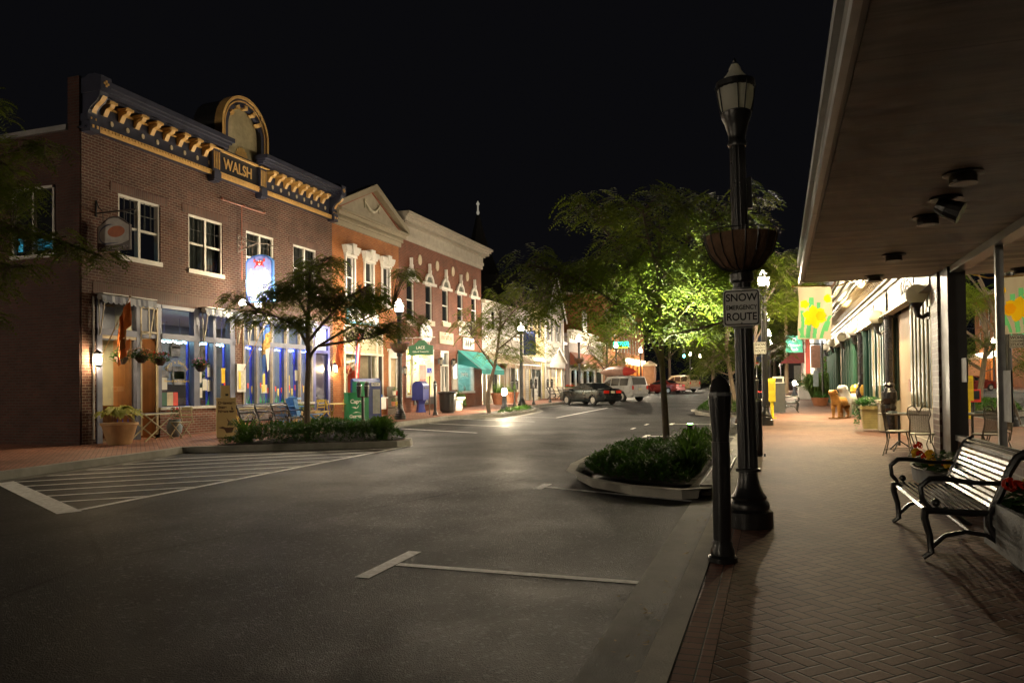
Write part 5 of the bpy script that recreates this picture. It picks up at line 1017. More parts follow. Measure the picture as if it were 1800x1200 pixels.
for z0, z1, w in ((3.98, 4.1, .16), (4.1, 4.16, .24), (4.5, 4.6, .55), (4.6, 4.75, .68), (4.75, 4.95, .8), (4.95, 5.02, .86)): fl(mb, 16.38, YE + .1, z0, z1, -.2, w)
mb.build('cornice', M('grey green cornice', (.42, .42, .34), .5, 0, .12, 3), NB, w=True)
mb = MB(); fl(mb, 16.38, YE, 4.16, 4.5, -.2, .1); mb.build('frieze', M('mustard frieze', (.5, .38, .16), .5), NB, w=True)
mb = MB(); fl(mb, 16.38, YE + .12, 5.02, 5.1, -.2, .9); mb.tube([(XN - .82, 16.4, 4.78), (XN - .82, YE, 4.78)], .05); mb.build('copper_gutter', M('copper gutter', (.45, .22, .1), .35, .6), NB, w=True)
br = MB()
for k in range(100):
    u = 16.6 + k * .305; br.prism([(XN - .1, u, 4.18), (XN - .22, u, 4.2), (XN - .3, u, 4.32), (XN - .5, u, 4.42), (XN - .5, u, 4.5), (XN - .1, u, 4.5)], (0, .12, 0))
br.build('cornice_brackets', M('olive bracket', (.28, .2, .09), .5), NB, w=True)
mb = MB(); fl(mb, 16.4, YE, 5.1, 8.5, -6, -.1); mb.build('upper_wall', BRICK('grey clapboard', (.26, .27, .29), (.24, .25, .27), (.1, .1, .11), (1, 2), 40., .13, .012, .6), NB, w=True)
mb = MB(); mb.box(XN, XN + 6, YE, YE + .05, .1, 8.5); mb.build('end_wall', BRICK('grey clapboard end', (.26, .27, .29), (.24, .25, .27), (.1, .1, .11), (0, 2), 40., .13, .012, .6), NB, w=True)
# poster frame in the cream door recess, letter box
t = thing('poster_frame', 'warm lit wooden poster case of white notices beside the cream doors', 'poster case', (XN - .0, 29.5, 1.75)); mb = MB(); mb.box(-.06, .06, -.35, .45, 0, 1.25); mb.build('frame', M('orange wood', (.5, .22, .05), .5), t); mb = MB()
for y, z, a, b in ((-.15, .15, .35, .4), (.2, .2, .3, .35), (-.05, .68, .3, .4), (.25, .75, .25, .3)): mb.box(-.075, -.06, y - a / 2, y + a / 2, z, z + b)
mb.build('notices', EM('lit notices', (1, .9, .72), .9), t)
t = thing('letter_box', 'small terracotta letter box on the tan panel beside the near window', 'letter box', (XN + .1, 19.55, 1.35)); mb = MB(); mb.box(-.1, .04, -.12, .12, 0, .28); mb.prism([(-.1, -.12, .28), (.04, -.12, .28), (.04, -.12, .33)], (0, .24, 0)); mb.build('box', M('terracotta', (.4, .16, .08), .6), t)
# globe lamps on brackets
GL = ['large dark globe lamp nearest the canopy on a black bracket', 'second globe lamp from the canopy, in front of the second sign', 'brightly reflecting globe lamp above the cream doors', 'pale globe lamp just beyond the cream doors', 'dim globe lamp second from the far end of the restaurant', 'farthest small dim globe lamp on the restaurant wall']
gref = None; OPAL = LEAF('opal globe glass', (.7, .66, .58), (.74, .7, .62), .45)
for k, y in enumerate((17.0, 23.3, 29.9, 34.9, 40.9, 46.2)):
    loc = (XN - .22, y, 3.1 + .01 * (y - 17))
    if not gref:
        t = gref = thing('globe_lamp', GL[0], 'globe lamp', loc, 0, 'globe lamps along the restaurant front'); mb = MB(); mb.ball((0, 0, .2), .2, 24, 14); mb.build('globe', OPAL, t, smooth=True)
        mb = MB(); mb.lathe([(.12, .03), (.1, -.02), (.07, -.06), (.06, -.14)], n=14); mb.tube([(0, 0, -.12), (.02, 0, -.22), (.1, 0, -.26), (.2, 0, -.2), (.26, 0, -.16)], [.05, .05, .045, .04, .05], 8); mb.box(.2, .24, -.08, .08, -.3, -.05); mb.build('bracket', BLK, t)
    else: dup(gref, loc, None, GL[k])
area('cornice_lamp', (XN - .8, 30.0, 4.45), .15, 2.0, 330, (1, .8, .44), (0, R(30), 0)); area('cornice_lamp', (XN - .5, 29.9, 4.2), .1, 1.6, 14, (1, .84, .5), (0, R(150), 0)); area('cornice_lamp', (XN - .8, 21.5, 4.45), .15, 1.6, 130, (1, .8, .44), (0, R(30), 0)) 
area('cornice_lamp', (XN - .5, 24.5, 4.3), .1, 1.0, 16, (1, .86, .6), (0, R(150), 0))
# ---------------------------------------------------------------- street furniture on the right
def flowers(mb_leaf, mb_r, mb_y, x0, x1, y0, y1, z, n_, seed, s=.05):
    r = random.Random(seed)
    for k in range(n_):
        c = Vector((r.uniform(x0, x1), r.uniform(y0, y1), z + r.uniform(-.02, .16))); a = r.random() * 6.3; e = Vector((math.cos(a), math.sin(a), r.uniform(-.3, .6))) * s; q = Vector((-math.sin(a), math.cos(a), r.uniform(-.2, .4))) * s * .55
        mb_leaf.face([c - e, c + q, c + e, c - q])
    for k in range(n_ // 30):
        c = Vector((r.uniform(x0, x1), r.uniform(y0, y1), z + r.uniform(.1, .24))); b = mb_r if r.random() < .6 else mb_y; rad = r.uniform(.03, .06)
        for j in range(26):
            d = Vector((r.gauss(0, 1), r.gauss(0, 1), r.gauss(.3, .8))).normalized(); u = d.orthogonal().normalized() * rad * .45; v = d.cross(u); p = c + d * rad; b.face([p - u, p + v, p + u, p - v])
PLF = LEAF('geranium leaf', (.03, .07, .02), (.05, .11, .03), .3); PRED = LEAF('red petals', (.5, .02, .01), (.62, .05, .015), .3); PYEL = LEAF('yellow petals', (.65, .38, .02), (.75, .5, .05), .3)
def trough(x0, x1, y0, y1, h, label, seed, rnd=False):
    t = thing('flower_trough', label, 'planter', ((x0 + x1) / 2, (y0 + y1) / 2, G((y0 + y1) / 2)), 0, None); a, b = (x1 - x0) / 2, (y1 - y0) / 2
    mb = MB()
    if rnd: mb.lathe([(.7, .12), (.95, .2), (1.0, h - .03), (1.04, h), (.95, h), (.92, h - .06)], n=28, sx=a, sy=b)
    else:
        for q in ((-a, -a + .04, -b, b), (a - .04, a, -b, b), (-a + .04, a - .04, -b, -b + .04), (-a + .04, a - .04, b - .04, b)): mb.box(*q, .12, h)
        mb.box(-a + .04, a - .04, -b + .04, b - .04, .12, h - .08)
    mb.build('trough', M('grey planter concrete', (.16, .165, .16), .6, 0, .3, 3, .25, 60), t)
    mb = MB()
    for y in (-b * .6, b * .6): mb.box(-a * .6, a * .6, y - .12, y + .12, 0, .12)
    mb.build('feet', BLK, t); L, Rr, Y = MB(), MB(), MB(); flowers(L, Rr, Y, -a * .8, a * .8, -b * .9, b * .9, h - .02, 420, seed, .06); L.build('foliage', PLF, t, fix=False); Rr.build('red_blooms', PRED, t, fix=False); Y.build('yellow_blooms', PYEL, t, fix=False)
trough(1.66, 2.2, 5.2, 7.5, .5, 'grey concrete trough of red and yellow flowers nearest the camera', 3)
trough(1.62, 2.3, 10.0, 11.6, .38, 'low grey planter of red flowers behind the slatted bench', 4, True)
def bench(label, loc, rz, L, ends=2, group=None, mat=BLK, slat=None):
    t = thing('bench', label, 'bench', loc, rz, group); SM = slat or mat
    prof = [(-.33, .40), (-.31, .435), (-.2, .43), (0, .415), (.12, .42)]; bk = [(.14, .455), (.19, .56), (.24, .68), (.285, .8), (.32, .87), (.37, .89)]
    def along(pr, n_):
        seg = [math.dist(a, b) for a, b in zip(pr, pr[1:])]; T = sum(seg); out = []
        for k in range(n_):
            s = T * k / (n_ - 1); i = 0
            while i < len(seg) - 1 and s > seg[i]: s -= seg[i]; i += 1
            f = s / seg[i]; a, b = pr[i], pr[i + 1]; out.append((a[0] + (b[0] - a[0]) * f, a[1] + (b[1] - a[1]) * f, math.atan2(b[1] - a[1], b[0] - a[0])))
        return out
    for nm, pr, n_ in (('seat', prof, 10), ('backrest', bk, 12)):
        mb = MB()
        for y, z, an in along(pr, n_): mb.obox((0, y, z), (L, .026, .012), 0, ('X', an))
        mb.build(nm, SM, t)
    for k in range(ends):
        x = -L / 2 + L * k / (ends - 1); mb = MB()
        mb.tube([(x, -.36, .01), (x, -.3, .06), (x, -.31, .2), (x, -.345, .34), (x, -.34, .4), (x, -.28, .405), (x, 0, .39), (x, .13, .4), (x, .2, .55), (x, .27, .74), (x, .33, .85), (x, .4, .88)], [.02, .026, .026, .03, .04, .03, .028, .03, .034, .034, .036, .045], 8)
        mb.tube([(x, .12, .4), (x, .12, .3), (x, .2, .15), (x, .3, .04), (x, .36, .01)], [.03, .028, .026, .026, .02], 8); mb.tube([(x, -.3, .1), (x, -.2, .2), (x, -.05, .24), (x, .1, .22), (x, .2, .15)], .02, 6)
        e = mb.build('end_frame', mat, t, smooth=True)
        mb = MB(); mb.tube([(x, -.3, .42), (x, -.36, .5), (x, -.37, .6), (x, -.3, .665), (x, -.2, .67), (x, 0, .64), (x, .24, .64)], [.02, .022, .022, .024, .024, .02, .018], 8); mb.ball((x, -.26, .47), .035, 8, 6); mb.build('armrest', mat, e, smooth=True)
    mb = MB(); mb.tube([(-L / 2, 0, .23), (L / 2, 0, .23)], .016); mb.build('stretcher', mat, t); return t
GLOSS = M('glossy black strap', (.05, .05, .052), .2, .25, .1, 8, 0, 40, .8)
b0 = bench('black slatted bench with shiny straps against the dark shop glass', (1.5, 8.03, G(8)), R(-90), 1.75, 2, None, BLK, GLOSS)
bench('dark bench far down the right pavement behind the grey bin', (.55, 34.3, G(34.3)), R(90), 1.5, 2)
def lampprof(t, lit, sc_=1.):
    mb = MB(); mb.lathe([(.235, 0), (.235, .17), (.2, .2), (.205, .24), (.19, .28), (.17, .3), (.18, .33), (.15, .37), (.12, .45), (.1, .54), (.095, .6), (.125, .61), (.125, .64), (.1, .65)], n=24); mb.build('base', BLK, t, smooth=True)
    mb = MB(); mb.lathe([(.1, .64), (.097, 1.5), (.09, 3.0), (.078, 4.3)], n=28, flute=.1); mb.lathe([(.09, 4.26), (.1, 4.29), (.085, 4.33), (.09, 4.4), (.125, 4.53), (.15, 4.59), (.155, 4.64), (.13, 4.66)], n=20)
    mb.lathe([(.175, 4.91), (.2, 4.93), (.2, 4.99), (.16, 5.0)], n=20); mb.lathe([(.035, 5.19), (.04, 5.2), (.015, 5.22), (.02, 5.24), (.004, 5.27)], n=10)
    for k in range(4):
        a = k * PI / 2 + .4
        for q in (-.03, .03): mb.tube([((.155) * math.cos(a) - q * math.sin(a), .155 * math.sin(a) + q * math.cos(a), 4.64), (.195 * math.cos(a) - q * 1.6 * math.sin(a), .195 * math.sin(a) + q * 1.6 * math.cos(a), 4.95)], .007, 5)
    mb.build('post', BLK, t, smooth=True)
    mb = MB(); mb.lathe([(.135, 4.655), (.155, 4.7), (.175, 4.8), (.182, 4.92)], n=40, flute=.03); mb.lathe([(.15, 4.99), (.14, 5.02), (.09, 5.08), (.065, 5.12), (.06, 5.15), (.035, 5.2)], n=24)
    return mb
LAMPG = GLOW('lamp glass lit', (1, .86, .62), 7.)
def lamp_dark_glass():
    return LEAF('lamp glass dark', (.72, .72, .7), (.78, .78, .76), .6)
def basket(t, z=3.12, r=.365, full=1):
    mb = MB(); mb.lathe([(r * .2, z - .27), (r * .55, z - .22), (r * .85, z - .08), (r * .97, z + .06), (r, z + .13), (r * .9, z + .13), (r * .8, z + .02)], n=24); bk = mb.build('basket', M('coir liner', (.17, .1, .06), .95, 0, .3, 9, .5, 70), t, smooth=True); mb = MB()
    for k in range(18):
        a = k * PI / 9; mb.tube([(q * 1.02 * math.cos(a), q * 1.02 * math.sin(a), zz) for q, zz in ((r * .2, z - .275), (r * .55, z - .225), (r * .85, z - .085), (r * .97, z + .06), (r, z + .17))], .006, 4)
    mb.tube([(r * 1.02 * math.cos(a), r * 1.02 * math.sin(a), z + .17) for a in np.linspace(0, 2 * PI, 25)[:-1]], .007, 4, closed=True); mb.lathe([(.1, z - .4), (.12, z - .38), (.12, z - .3), (.1, z - .28)], n=16); mb.build('basket_frame', BLK, bk)
def snow_sign(loc, label, rz=0.):
    t = thing('road_sign', label, 'road sign', loc, rz); a, c = .175, .03
    def rr_(a, b, c): return [(x + c * math.cos(q), 0, z + c * math.sin(q)) for x, z, q0 in ((a - c, b - c, 0), (-a + c, b - c, PI / 2), (-a + c, -b + c, PI), (a - c, -b + c, 1.5 * PI)) for q in np.linspace(q0, q0 + PI / 2, 6)]
    mb = MB(); mb.prism(rr_(.18, .185, .03), (0, .004, 0)); mb.build('plate', M('white sign face', (.8, .8, .76), .45, 0, .05), t); A, B = rr_(.17, .175, .026), rr_(.158, .163, .02); mb = MB()
    for i in range(len(A)):
        j = (i + 1) % len(A); mb.face([(p[0], -.0012, p[2]) for p in (A[i], A[j], B[j], B[i])])
    mb.build('border', LETK, t, fix=False)
    text('SNOW', .108, LETK, t, (0, -.0015, .1), (1, 0, 0), (0, 0, 1), w=False, bold=.0022, ext=.0005, sx=.92); text('EMERGENCY', .066, LETK, t, (0, -.0015, .0), (1, 0, 0), (0, 0, 1), w=False, bold=.0012, ext=.0005, sx=.8); text('ROUTE', .108, LETK, t, (0, -.0015, -.095), (1, 0, 0), (0, 0, 1), w=False, bold=.0022, ext=.0005, sx=.86)
    mb = MB()
    for z in (.165, -.155): mb.ball((0, -.003, z), .009, 8, 5)
    mb.box(-.1, .1, .004, .03, .12, .15); mb.box(-.1, .1, .004, .03, -.15, -.12); mb.build('fixings', GALV, t); return t
# near lamp, unlit
t = thing('street_lamp', 'tall unlit black street lamp with coir basket in the right foreground', 'street lamp', (-.27, 8.32, G(8.3)), 0, 'acorn street lamps'); t.rotation_euler = (0, -R(.9), 0); t.scale = (1, 1, .925); lampprof(t, 0).build('lamp_glass', lamp_dark_glass(), t, smooth=True); basket(t)
mb = MB(); mb.box(.085, .13, -.03, .03, 3.55, 3.9); mb.tube([(.1, 0, 3.5), (.2, 0, 3.48), (.2, 0, 3.56)], .012); mb.build('flag_bracket', BLK, t)
mb = MB(); mb.lathe([(.103, 0), (.106, .01), (.106, .09), (.103, .1)], (0, 0, 2.56), 20); mb.box(-.1, .1, -.12, -.105, 2.2, 2.55); mb.build('steel_band', GALV, t)
snow_sign((-.31, 8.12, G(8.3) + 2.24), 'white SNOW EMERGENCY ROUTE sign on the near dark lamp post', R(-3))
# lit lamps: one made, the others copied
SLP = [(-.3, 25.3, 'lit lamp on the right kerb glowing behind the near lamp basket'), (-.4, 42.0, 'second lit lamp along the right kerb, seen past the second road sign'), (-.4, 58.5, 'third lit lamp along the right kerb'),
       (-14.4, 28.0, 'lit lamp with coir basket on the left kerb before the orange brick building'), (-14.0, 42.6, 'lit lamp on the left kerb in front of the striped awning'), (-14.1, 57.0, 'lit lamp with basket in front of the cyan lit shop'), (-14.1, 71.5, 'lit lamp beneath the green neon sign on the left'), (-14.2, 86, 'lit lamp before the amber lit shop front'),
       (-10.6, 104, 'left one of two small far lamps beyond the red car'), (-10.6, 118, 'right one of two small far lamps beyond the red car'), (-.4, 75, 'fourth lit lamp far along the right kerb'),
       (-14.3, -15, 'unseen lit lamp added behind the camera to light the near road sign'), (-28, 2.5, 'unseen lit lamp added down the side street to light the left branches')]  # both stand out of view, added to light the sign and left branches
lref = None
for k, (x, y, lb) in enumerate(SLP):
    if not lref:
        t = lref = thing('street_lamp', lb, 'street lamp', (x, y, G(y)), 0, 'acorn street lamps'); t.scale = (1, 1, .94); lampprof(t, 1).build('lamp_glass', LAMPG, t, smooth=True)
    else: t = dup(lref, (x, y, G(y)), None, lb)
    point('street_lamp_bulb', (x, y, G(y) + 4.52), 620, (1, .83, .6), .1)
    if k in (3, 5): basket(t)
snow_sign((-.42, 24.9, G(25) + 2.4), 'second white SNOW EMERGENCY ROUTE sign on the lit lamp post beyond', R(4))
# parking meters
def meter(label, loc, rz=0., two=False, fat=1., group='single parking meters'):
    t = thing('parking_meter', label, 'parking meter', loc, rz, group); p = MB(); p.lathe([(.12, 0), (.12, .04), (.1, .06), (.1, .1), (.085, .13), (.085, .16), (.07, .18), (.07, .2)], n=18); r = .065 * fat; p.lathe([(r, .18), (r, 1.0)], n=18)
    if two: p.box(-.2, .2, -.03, .03, .97, 1.02)
    p.build('post', BLK, t, smooth=True)
    for x in ((-.14, .14) if two else (0,)):
        h = MB(); prof = [(.068, 1.0), (.07, 1.05), (.088, 1.25), (.095, 1.38), (.092, 1.41)]; h.lathe(prof, (x, 0, 0), 16, 1, .75); h.box(x - .03, x + .03, -.085, -.06, 1.28, 1.37); h = h.build('meter_head', BLK, t, smooth=True)
        d = MB(); d.lathe([(.09, 1.405), (.085, 1.46), (.06, 1.52), (.015, 1.555)], (x, 0, 0), 16, 1, .75); d.build('dome', M('meter dome', (.035, .035, .035), .08, .0, .3), h, smooth=True); d = MB(); d.lathe([(.097, 1.385), (.099, 1.4), (.094, 1.415)], (x, 0, 0), 16, 1, .77); d.tube([(x - .09, -.02, 1.3), (x - .09, -.02, 1.36)], .01); d.build('rim', GALV, h)
    return t
meter('near black parking meter at the kerb beside the unlit lamp', (-.44, 6.68, G(6.7)), R(10), False, 1.15)
meter('black parking meter beyond the short bollard on the right kerb', (-.62, 27.0, G(27)), 0.)
meter('lone parking meter on the left pavement before the sale poster', (-14.4, 31.4, G(31.4)), R(80))
m2 = meter('double headed parking meter in front of the orange brick shop', (-14.15, 24.6, G(24.6)), R(40), True, .8, 'double parking meters')
dup(m2, (-13.9, 41.0, G(41)), R(40), 'double headed parking meter beside the lamp at the striped awning'); dup(m2, (-13.9, 48.2, G(48.2)), R(40), 'double headed parking meter beside the nose of the dark green car'); dup(m2, (-13.9, 44.6, G(44.6)), R(40), 'double headed parking meter before the narrow yellow shop')
# bollard and bits along the right kerb
def bollard(loc, label):
    t = thing('bollard', label, 'bollard', loc, 0, 'short posts along the kerb'); mb = MB(); mb.lathe([(.065, 0), (.065, 1.05)], n=16); mb.box(-.12, .12, -.12, .12, 0, .015)
    for x in (-.1, .1):
        for y in (-.1, .1): mb.lathe([(.014, .015), (.014, .035)], (x, y, 0), 6)
    mb.build('post', BLK, t, smooth=True); mb = MB(); mb.lathe([(.068, 1.05), (.068, 1.07), (.04, 1.1), (.004, 1.11)], n=16); mb.build('cap', M('worn steel cap', (.35, .33, .3), .35, .6), t, smooth=True); return t
bb = bollard((-.31, 15.6, G(15.6)), 'short black bollard with steel cap on the right kerb beyond the near lamp'); dup(bb, (-3.0, 44, G(44) - .15), None, 'bollard with pale band standing beyond the far planted island')
t = thing('call_box', 'bright yellow call box on a yellow post on the right kerb', 'call box', (-.12, 29.3, G(29.3))); mb = MB(); mb.lathe([(.06, 0), (.06, .62)], n=12); mb.lathe([(.14, 0), (.14, .03)], n=12); mb.build('post', M('safety yellow', (.8, .6, .02), .45), t); mb = MB(); mb.box(-.13, .13, -.11, .11, .6, 1.35); mb.prism([(-.13, -.11, 1.35), (.13, -.11, 1.35), (.13, -.03, 1.44), (-.13, -.03, 1.44)], (0, .1, 0)); mb.build('box', MATS['safety yellow'], t); mb = MB(); mb.box(-.09, .09, -.12, -.11, 1.0, 1.25); mb.build('door', M('yellow door', (.65, .47, .02), .4), t)
t = thing('red_paper_box', 'small red newspaper box behind the short bollard', 'newspaper box', (-.62, 31.0, G(31))); mb = MB(); mb.box(-.2, .2, -.18, .18, .5, .95); mb.build('box', M('bright red', (.6, .03, .02), .4), t); mb = MB(); mb.lathe([(.05, 0), (.05, .5)], n=10); mb.box(-.18, .18, -.16, .16, 0, .03); mb.build('stand', BLK, t); mb = MB(); mb.box(-.16, .16, -.19, -.18, .6, .9); mb.build('window', DGLZ, t)
t = thing('litter_bin', 'tall dark grey litter bin standing before the far bench', 'litter bin', (.12, 33.4, G(33.4))); mb = MB(); mb.box(-.26, .26, -.26, .26, .04, 1.15); mb.box(-.28, .28, -.28, .28, 1.15, 1.22); mb.build('body', M('dark grey bin', (.035, .037, .037), .5), t); mb = MB(); mb.box(-.22, .22, -.22, .22, 1.22, 1.5); mb.build('hood', M('white hood', (.5, .5, .48), .5), t); mb = MB(); mb.box(-.16, .16, -.225, -.22, 1.26, 1.42); mb.build('opening', BLK, t)
# ice cream chairs and table
IRN = M('bronze wire', (.23, .2, .15), .35, .6, .15)
def wirechair(label, loc, rz):
    t = thing('wire_chair', label, 'chair', loc, rz, 'heart backed wire chairs'); mb = MB(); mb.lathe([(.2, .44), (.21, .45), (.21, .465), (.19, .47)], n=22); mb.build('seat', M('pale seat', (.42, .38, .28), .4, .3), t)
    for sx in (-1, 1):
        mb = MB(); mb.tube([(sx * .15, -.15, .45), (sx * .12, -.18, .3), (sx * .2, -.22, 0)], .011); mb.build('leg', IRN, t); mb = MB(); mb.tube([(sx * .15, .17, .45), (sx * .1, .18, .28), (sx * .2, .25, 0)], .011); mb.build('leg', IRN, t)
    mb = MB()
    for s in (-1, 1): mb.tube([(s * .16, .17, .3), (s * .17, .2, .5), (s * .15, .23, .7), (s * .19, .25, .82), (s * .17, .26, .93), (s * .1, .26, .97), (s * .04, .26, .92), (0, .26, .84)], .011); mb.tube([(s * .005, .26, .84), (s * .05, .27, .95), (s * .09, .27, 1.03), (s * .05, .27, 1.05), (s * .03, .27, 1.0)], .008)
    mb.tube([(-.17, .2, .5), (.17, .2, .5)], .009); mb.tube([(-.16, .235, .8), (.16, .235, .8)], .009); mb.tube([(-.18, -.2, .12), (.18, -.2, .12), (.18, .22, .12), (-.18, .22, .12)], .007, closed=True)
    for k in range(9): x = -.14 + k * .035; mb.tube([(x, .205, .5), (x, .24, .8), (x * 1.1, .26, .9)], .003, 4)
    mb.build('back_frame', IRN, t)
    def msh():
        m, tt = nt('wire mesh'); n = N(tt); v = n('ShaderNodeTexCoord').outputs['Object']; s = n('ShaderNodeSeparateXYZ', {0: v}); fx = n.math('FRACT', n.math('MULTIPLY', n.math('ADD', s.outputs[0], s.outputs[2]), 70.)); fz = n.math('FRACT', n.math('MULTIPLY', n.math('SUBTRACT', s.outputs[2], s.outputs[0]), 70.)); f = n.math('GREATER_THAN', n.math('MINIMUM', fx, fz), .42)
        n.out(n('ShaderNodeMixShader', {0: f, 1: n('ShaderNodeBsdfPrincipled', {'Base Color': (.2, .17, .12, 1), 'Roughness': .4, 'Metallic': .5}).outputs[0], 2: n('ShaderNodeBsdfTransparent').outputs[0]}).outputs[0]); MATS['wire mesh'] = m; return m
    mb = MB(); mb.grid(lambda i, j: ((-1 + 2 * i) * (.16 - .02 * math.sin(j * PI) + .02 * j), .2 + .055 * j, .5 + .38 * j), 6, 6); mb.build('mesh_back', MATS.get('wire mesh') or msh(), t, fix=False); return t
wc = wirechair('heart backed wire chair seen from behind near the brick pier', (2.5, 15.55, G(15.5)), R(160)); dup(wc, (2.2, 16.2, G(16.2)), R(75), 'second wire chair turned sideways left of the heart backed chair')
t = thing('cafe_table', 'round cafe table with papers beyond the wire chairs', 'table', (2.35, 17.2, G(17.2))); mb = MB(); mb.lathe([(.36, .72), (.38, .735), (.38, .75)], n=24); mb.build('top', M('pale table top', (.4, .36, .28), .4), t); mb = MB(); mb.tube([(0, 0, .72), (0, 0, .1)], .025)
for k in range(3): a = k * 2.1; mb.tube([(0, 0, .2), (.28 * math.cos(a), .28 * math.sin(a), 0)], .015)
mb.build('pedestal', BLK, t); mb = MB(); mb.obox((.1, .0, .755), (.2, .28, .01), .3); mb.obox((-.12, -.05, .77), (.16, .1, .04), .8); mb.build('papers', M('bluish papers', (.3, .4, .45), .6), t)
# square yellow planter
def bush(t, n_, c, rad, mat, seed, s=.05, nm='foliage'):
    r = random.Random(seed); L = MB()
    for k in range(n_):
        d = Vector((r.gauss(0, 1), r.gauss(0, 1), r.gauss(0, 1))).normalized() * (r.random() ** .4); p = Vector((c[0] + d.x * rad[0], c[1] + d.y * rad[1], c[2] + d.z * rad[2])); a = r.random() * 6.3; e = Vector((math.cos(a), math.sin(a), r.uniform(-.5, .5))) * s * r.uniform(.6, 1.3); q = Vector((-math.sin(a), math.cos(a), r.uniform(-.3, .5))) * s * .5; L.face([p - e, p + q, p + e, p - q])
    return L.build(nm, mat, t, fix=False)
GLF = LEAF('bright potted leaf', (.04, .13, .03), (.07, .2, .05)); t = thing('square_planter', 'ribbed yellow square planter with trailing green plant outside the restaurant', 'planter', (2.45, 23.0, G(23)))
mb = MB(); n_ = 9
for k in range(n_): z0, z1 = .06 + k * .58 / n_, .06 + (k + 1) * .58 / n_; a0 = .19 + .07 * k / n_; mb.lathe([(a0 * 1.41, z0), (a0 * 1.41, z1 - .012), ((a0 - .012) * 1.41, z1 - .01), ((a0 - .012) * 1.41, z1)], n=4)
mb.lathe([(.4, .6), (.4, .68), (.33, .68), (.33, .62)], n=4); mb.v = [(x * math.cos(PI / 4) - y * math.sin(PI / 4), x * math.sin(PI / 4) + y * math.cos(PI / 4), z) for x, y, z in mb.v]; mb.build('pot', M('yellow pot', (.5, .42, .18), .6), t); bush(t, 420, (-.05, 0, .8), (.38, .38, .14), GLF, 5); bush(t, 220, (-.36, -.05, .45), (.1, .2, .4), GLF, 6, .04, 'trailing_foliage')
# grasses, planters, posts farther along
def grass(label, loc, h, r0, n_, mat, seed, pot=None, name='ornamental_grass'):
    t = thing(name, label, 'plant', loc); r = random.Random(seed); L = MB()
    for k in range(n_):
        a = r.random() * 6.3; q = r0 * r.random() ** .6; b = Vector((q * .4 * math.cos(a), q * .4 * math.sin(a), .25 if pot else .0)); H_ = h * r.uniform(.5, 1.05); o = Vector((math.cos(a), math.sin(a), 0)) * r0 * r.uniform(.4, 1.3); s = Vector((-math.sin(a), math.cos(a), 0)) * .011 * (1 + h); p1 = b + o * .35 + Vector((0, 0, H_ * .75)); p2 = b + o * .75 + Vector((0, 0, H_)); p3 = b + o * 1.1 + Vector((0, 0, H_ * r.uniform(.6, .95)))
        L.face([b - s, b + s, p1 + s, p1 - s]); L.face([p1 - s, p1 + s, p2 + s * .7, p2 - s * .7]); L.face([p2 - s * .7, p2 + s * .7, p3])
    L.build('blades', mat, t, fix=False)
    if pot: mb = MB(); mb.lathe([(.2, 0), (.28, .32), (.25, .32), (.22, .25)], n=16); mb.build('pot', pot, t)
    return t
GRS = LEAF('grass blade', (.07, .13, .03), (.13, .2, .06)); grass('big rounded ornamental grass beside the far end of the restaurant', (2.35, 46.5, G(46.5)), 1.6, .9, 700, GRS, 2)
t = thing('box_planter', 'white square planter with orange flowers beyond the ornamental grass', 'planter', (1.85, 53, G(53))); mb = MB(); mb.box(-.45, .45, -.45, .45, 0, .75); mb.box(-.5, .5, -.5, .5, .75, .82); mb.build('box', WHITE, t); bush(t, 160, (0, 0, .95), (.4, .4, .16), GLF, 7, .08); bush(t, 50, (0, 0, 1.08), (.4, .4, .08), LEAF('orange petals', (.7, .2, .03), (.8, .3, .05)), 8, .07, 'blooms')
t = thing('potted_plant', 'low white pot of green plants at the foot of the black sign post', 'planter', (2.1, 41.2, G(41.2))); mb = MB(); mb.lathe([(.3, 0), (.42, .4), (.38, .4)], n=16); mb.build('pot', M('terracotta', (.4, .16, .08), .6), t); bush(t, 150, (0, 0, .5), (.45, .45, .2), GLF, 9, .06)
t = thing('climbing_vine', 'bright green climbing vine on the far corner of the restaurant', 'plant', (2.75, 47.1, G(47))); bush(t, 420, (0, 0, 1.6), (.3, .25, 1.6), LEAF('vine leaf', (.08, .22, .03), (.14, .32, .05)), 12, .1); mb = MB(); mb.tube([(0, .1, 0), (.05, .1, 1.2), (-.05, .1, 2.6)], .03); mb.build('stem', WOODB, t)
t = thing('hanging_post_sign', 'slim black sign post carrying hanging panels before the grey house', 'sign post', (2.3, 42.2, G(42.2))); mb = MB(); mb.lathe([(.05, 0), (.05, 3.3)], n=10); mb.lathe([(.12, 0), (.12, .05)], n=10); mb.box(-.6, .1, -.03, .03, 3.1, 3.16); mb.build('post', BLK, t); mb = MB(); mb.box(-.55, -.1, -.03, .03, 1.9, 3.05); mb.build('red_panel', M('faded pink panel', (.45, .25, .2), .6), t); mb = MB(); mb.box(-.45, -.2, -.03, .03, .95, 1.75); mb.build('blue_panel', M('pale blue panel', (.35, .45, .55), .4), t)
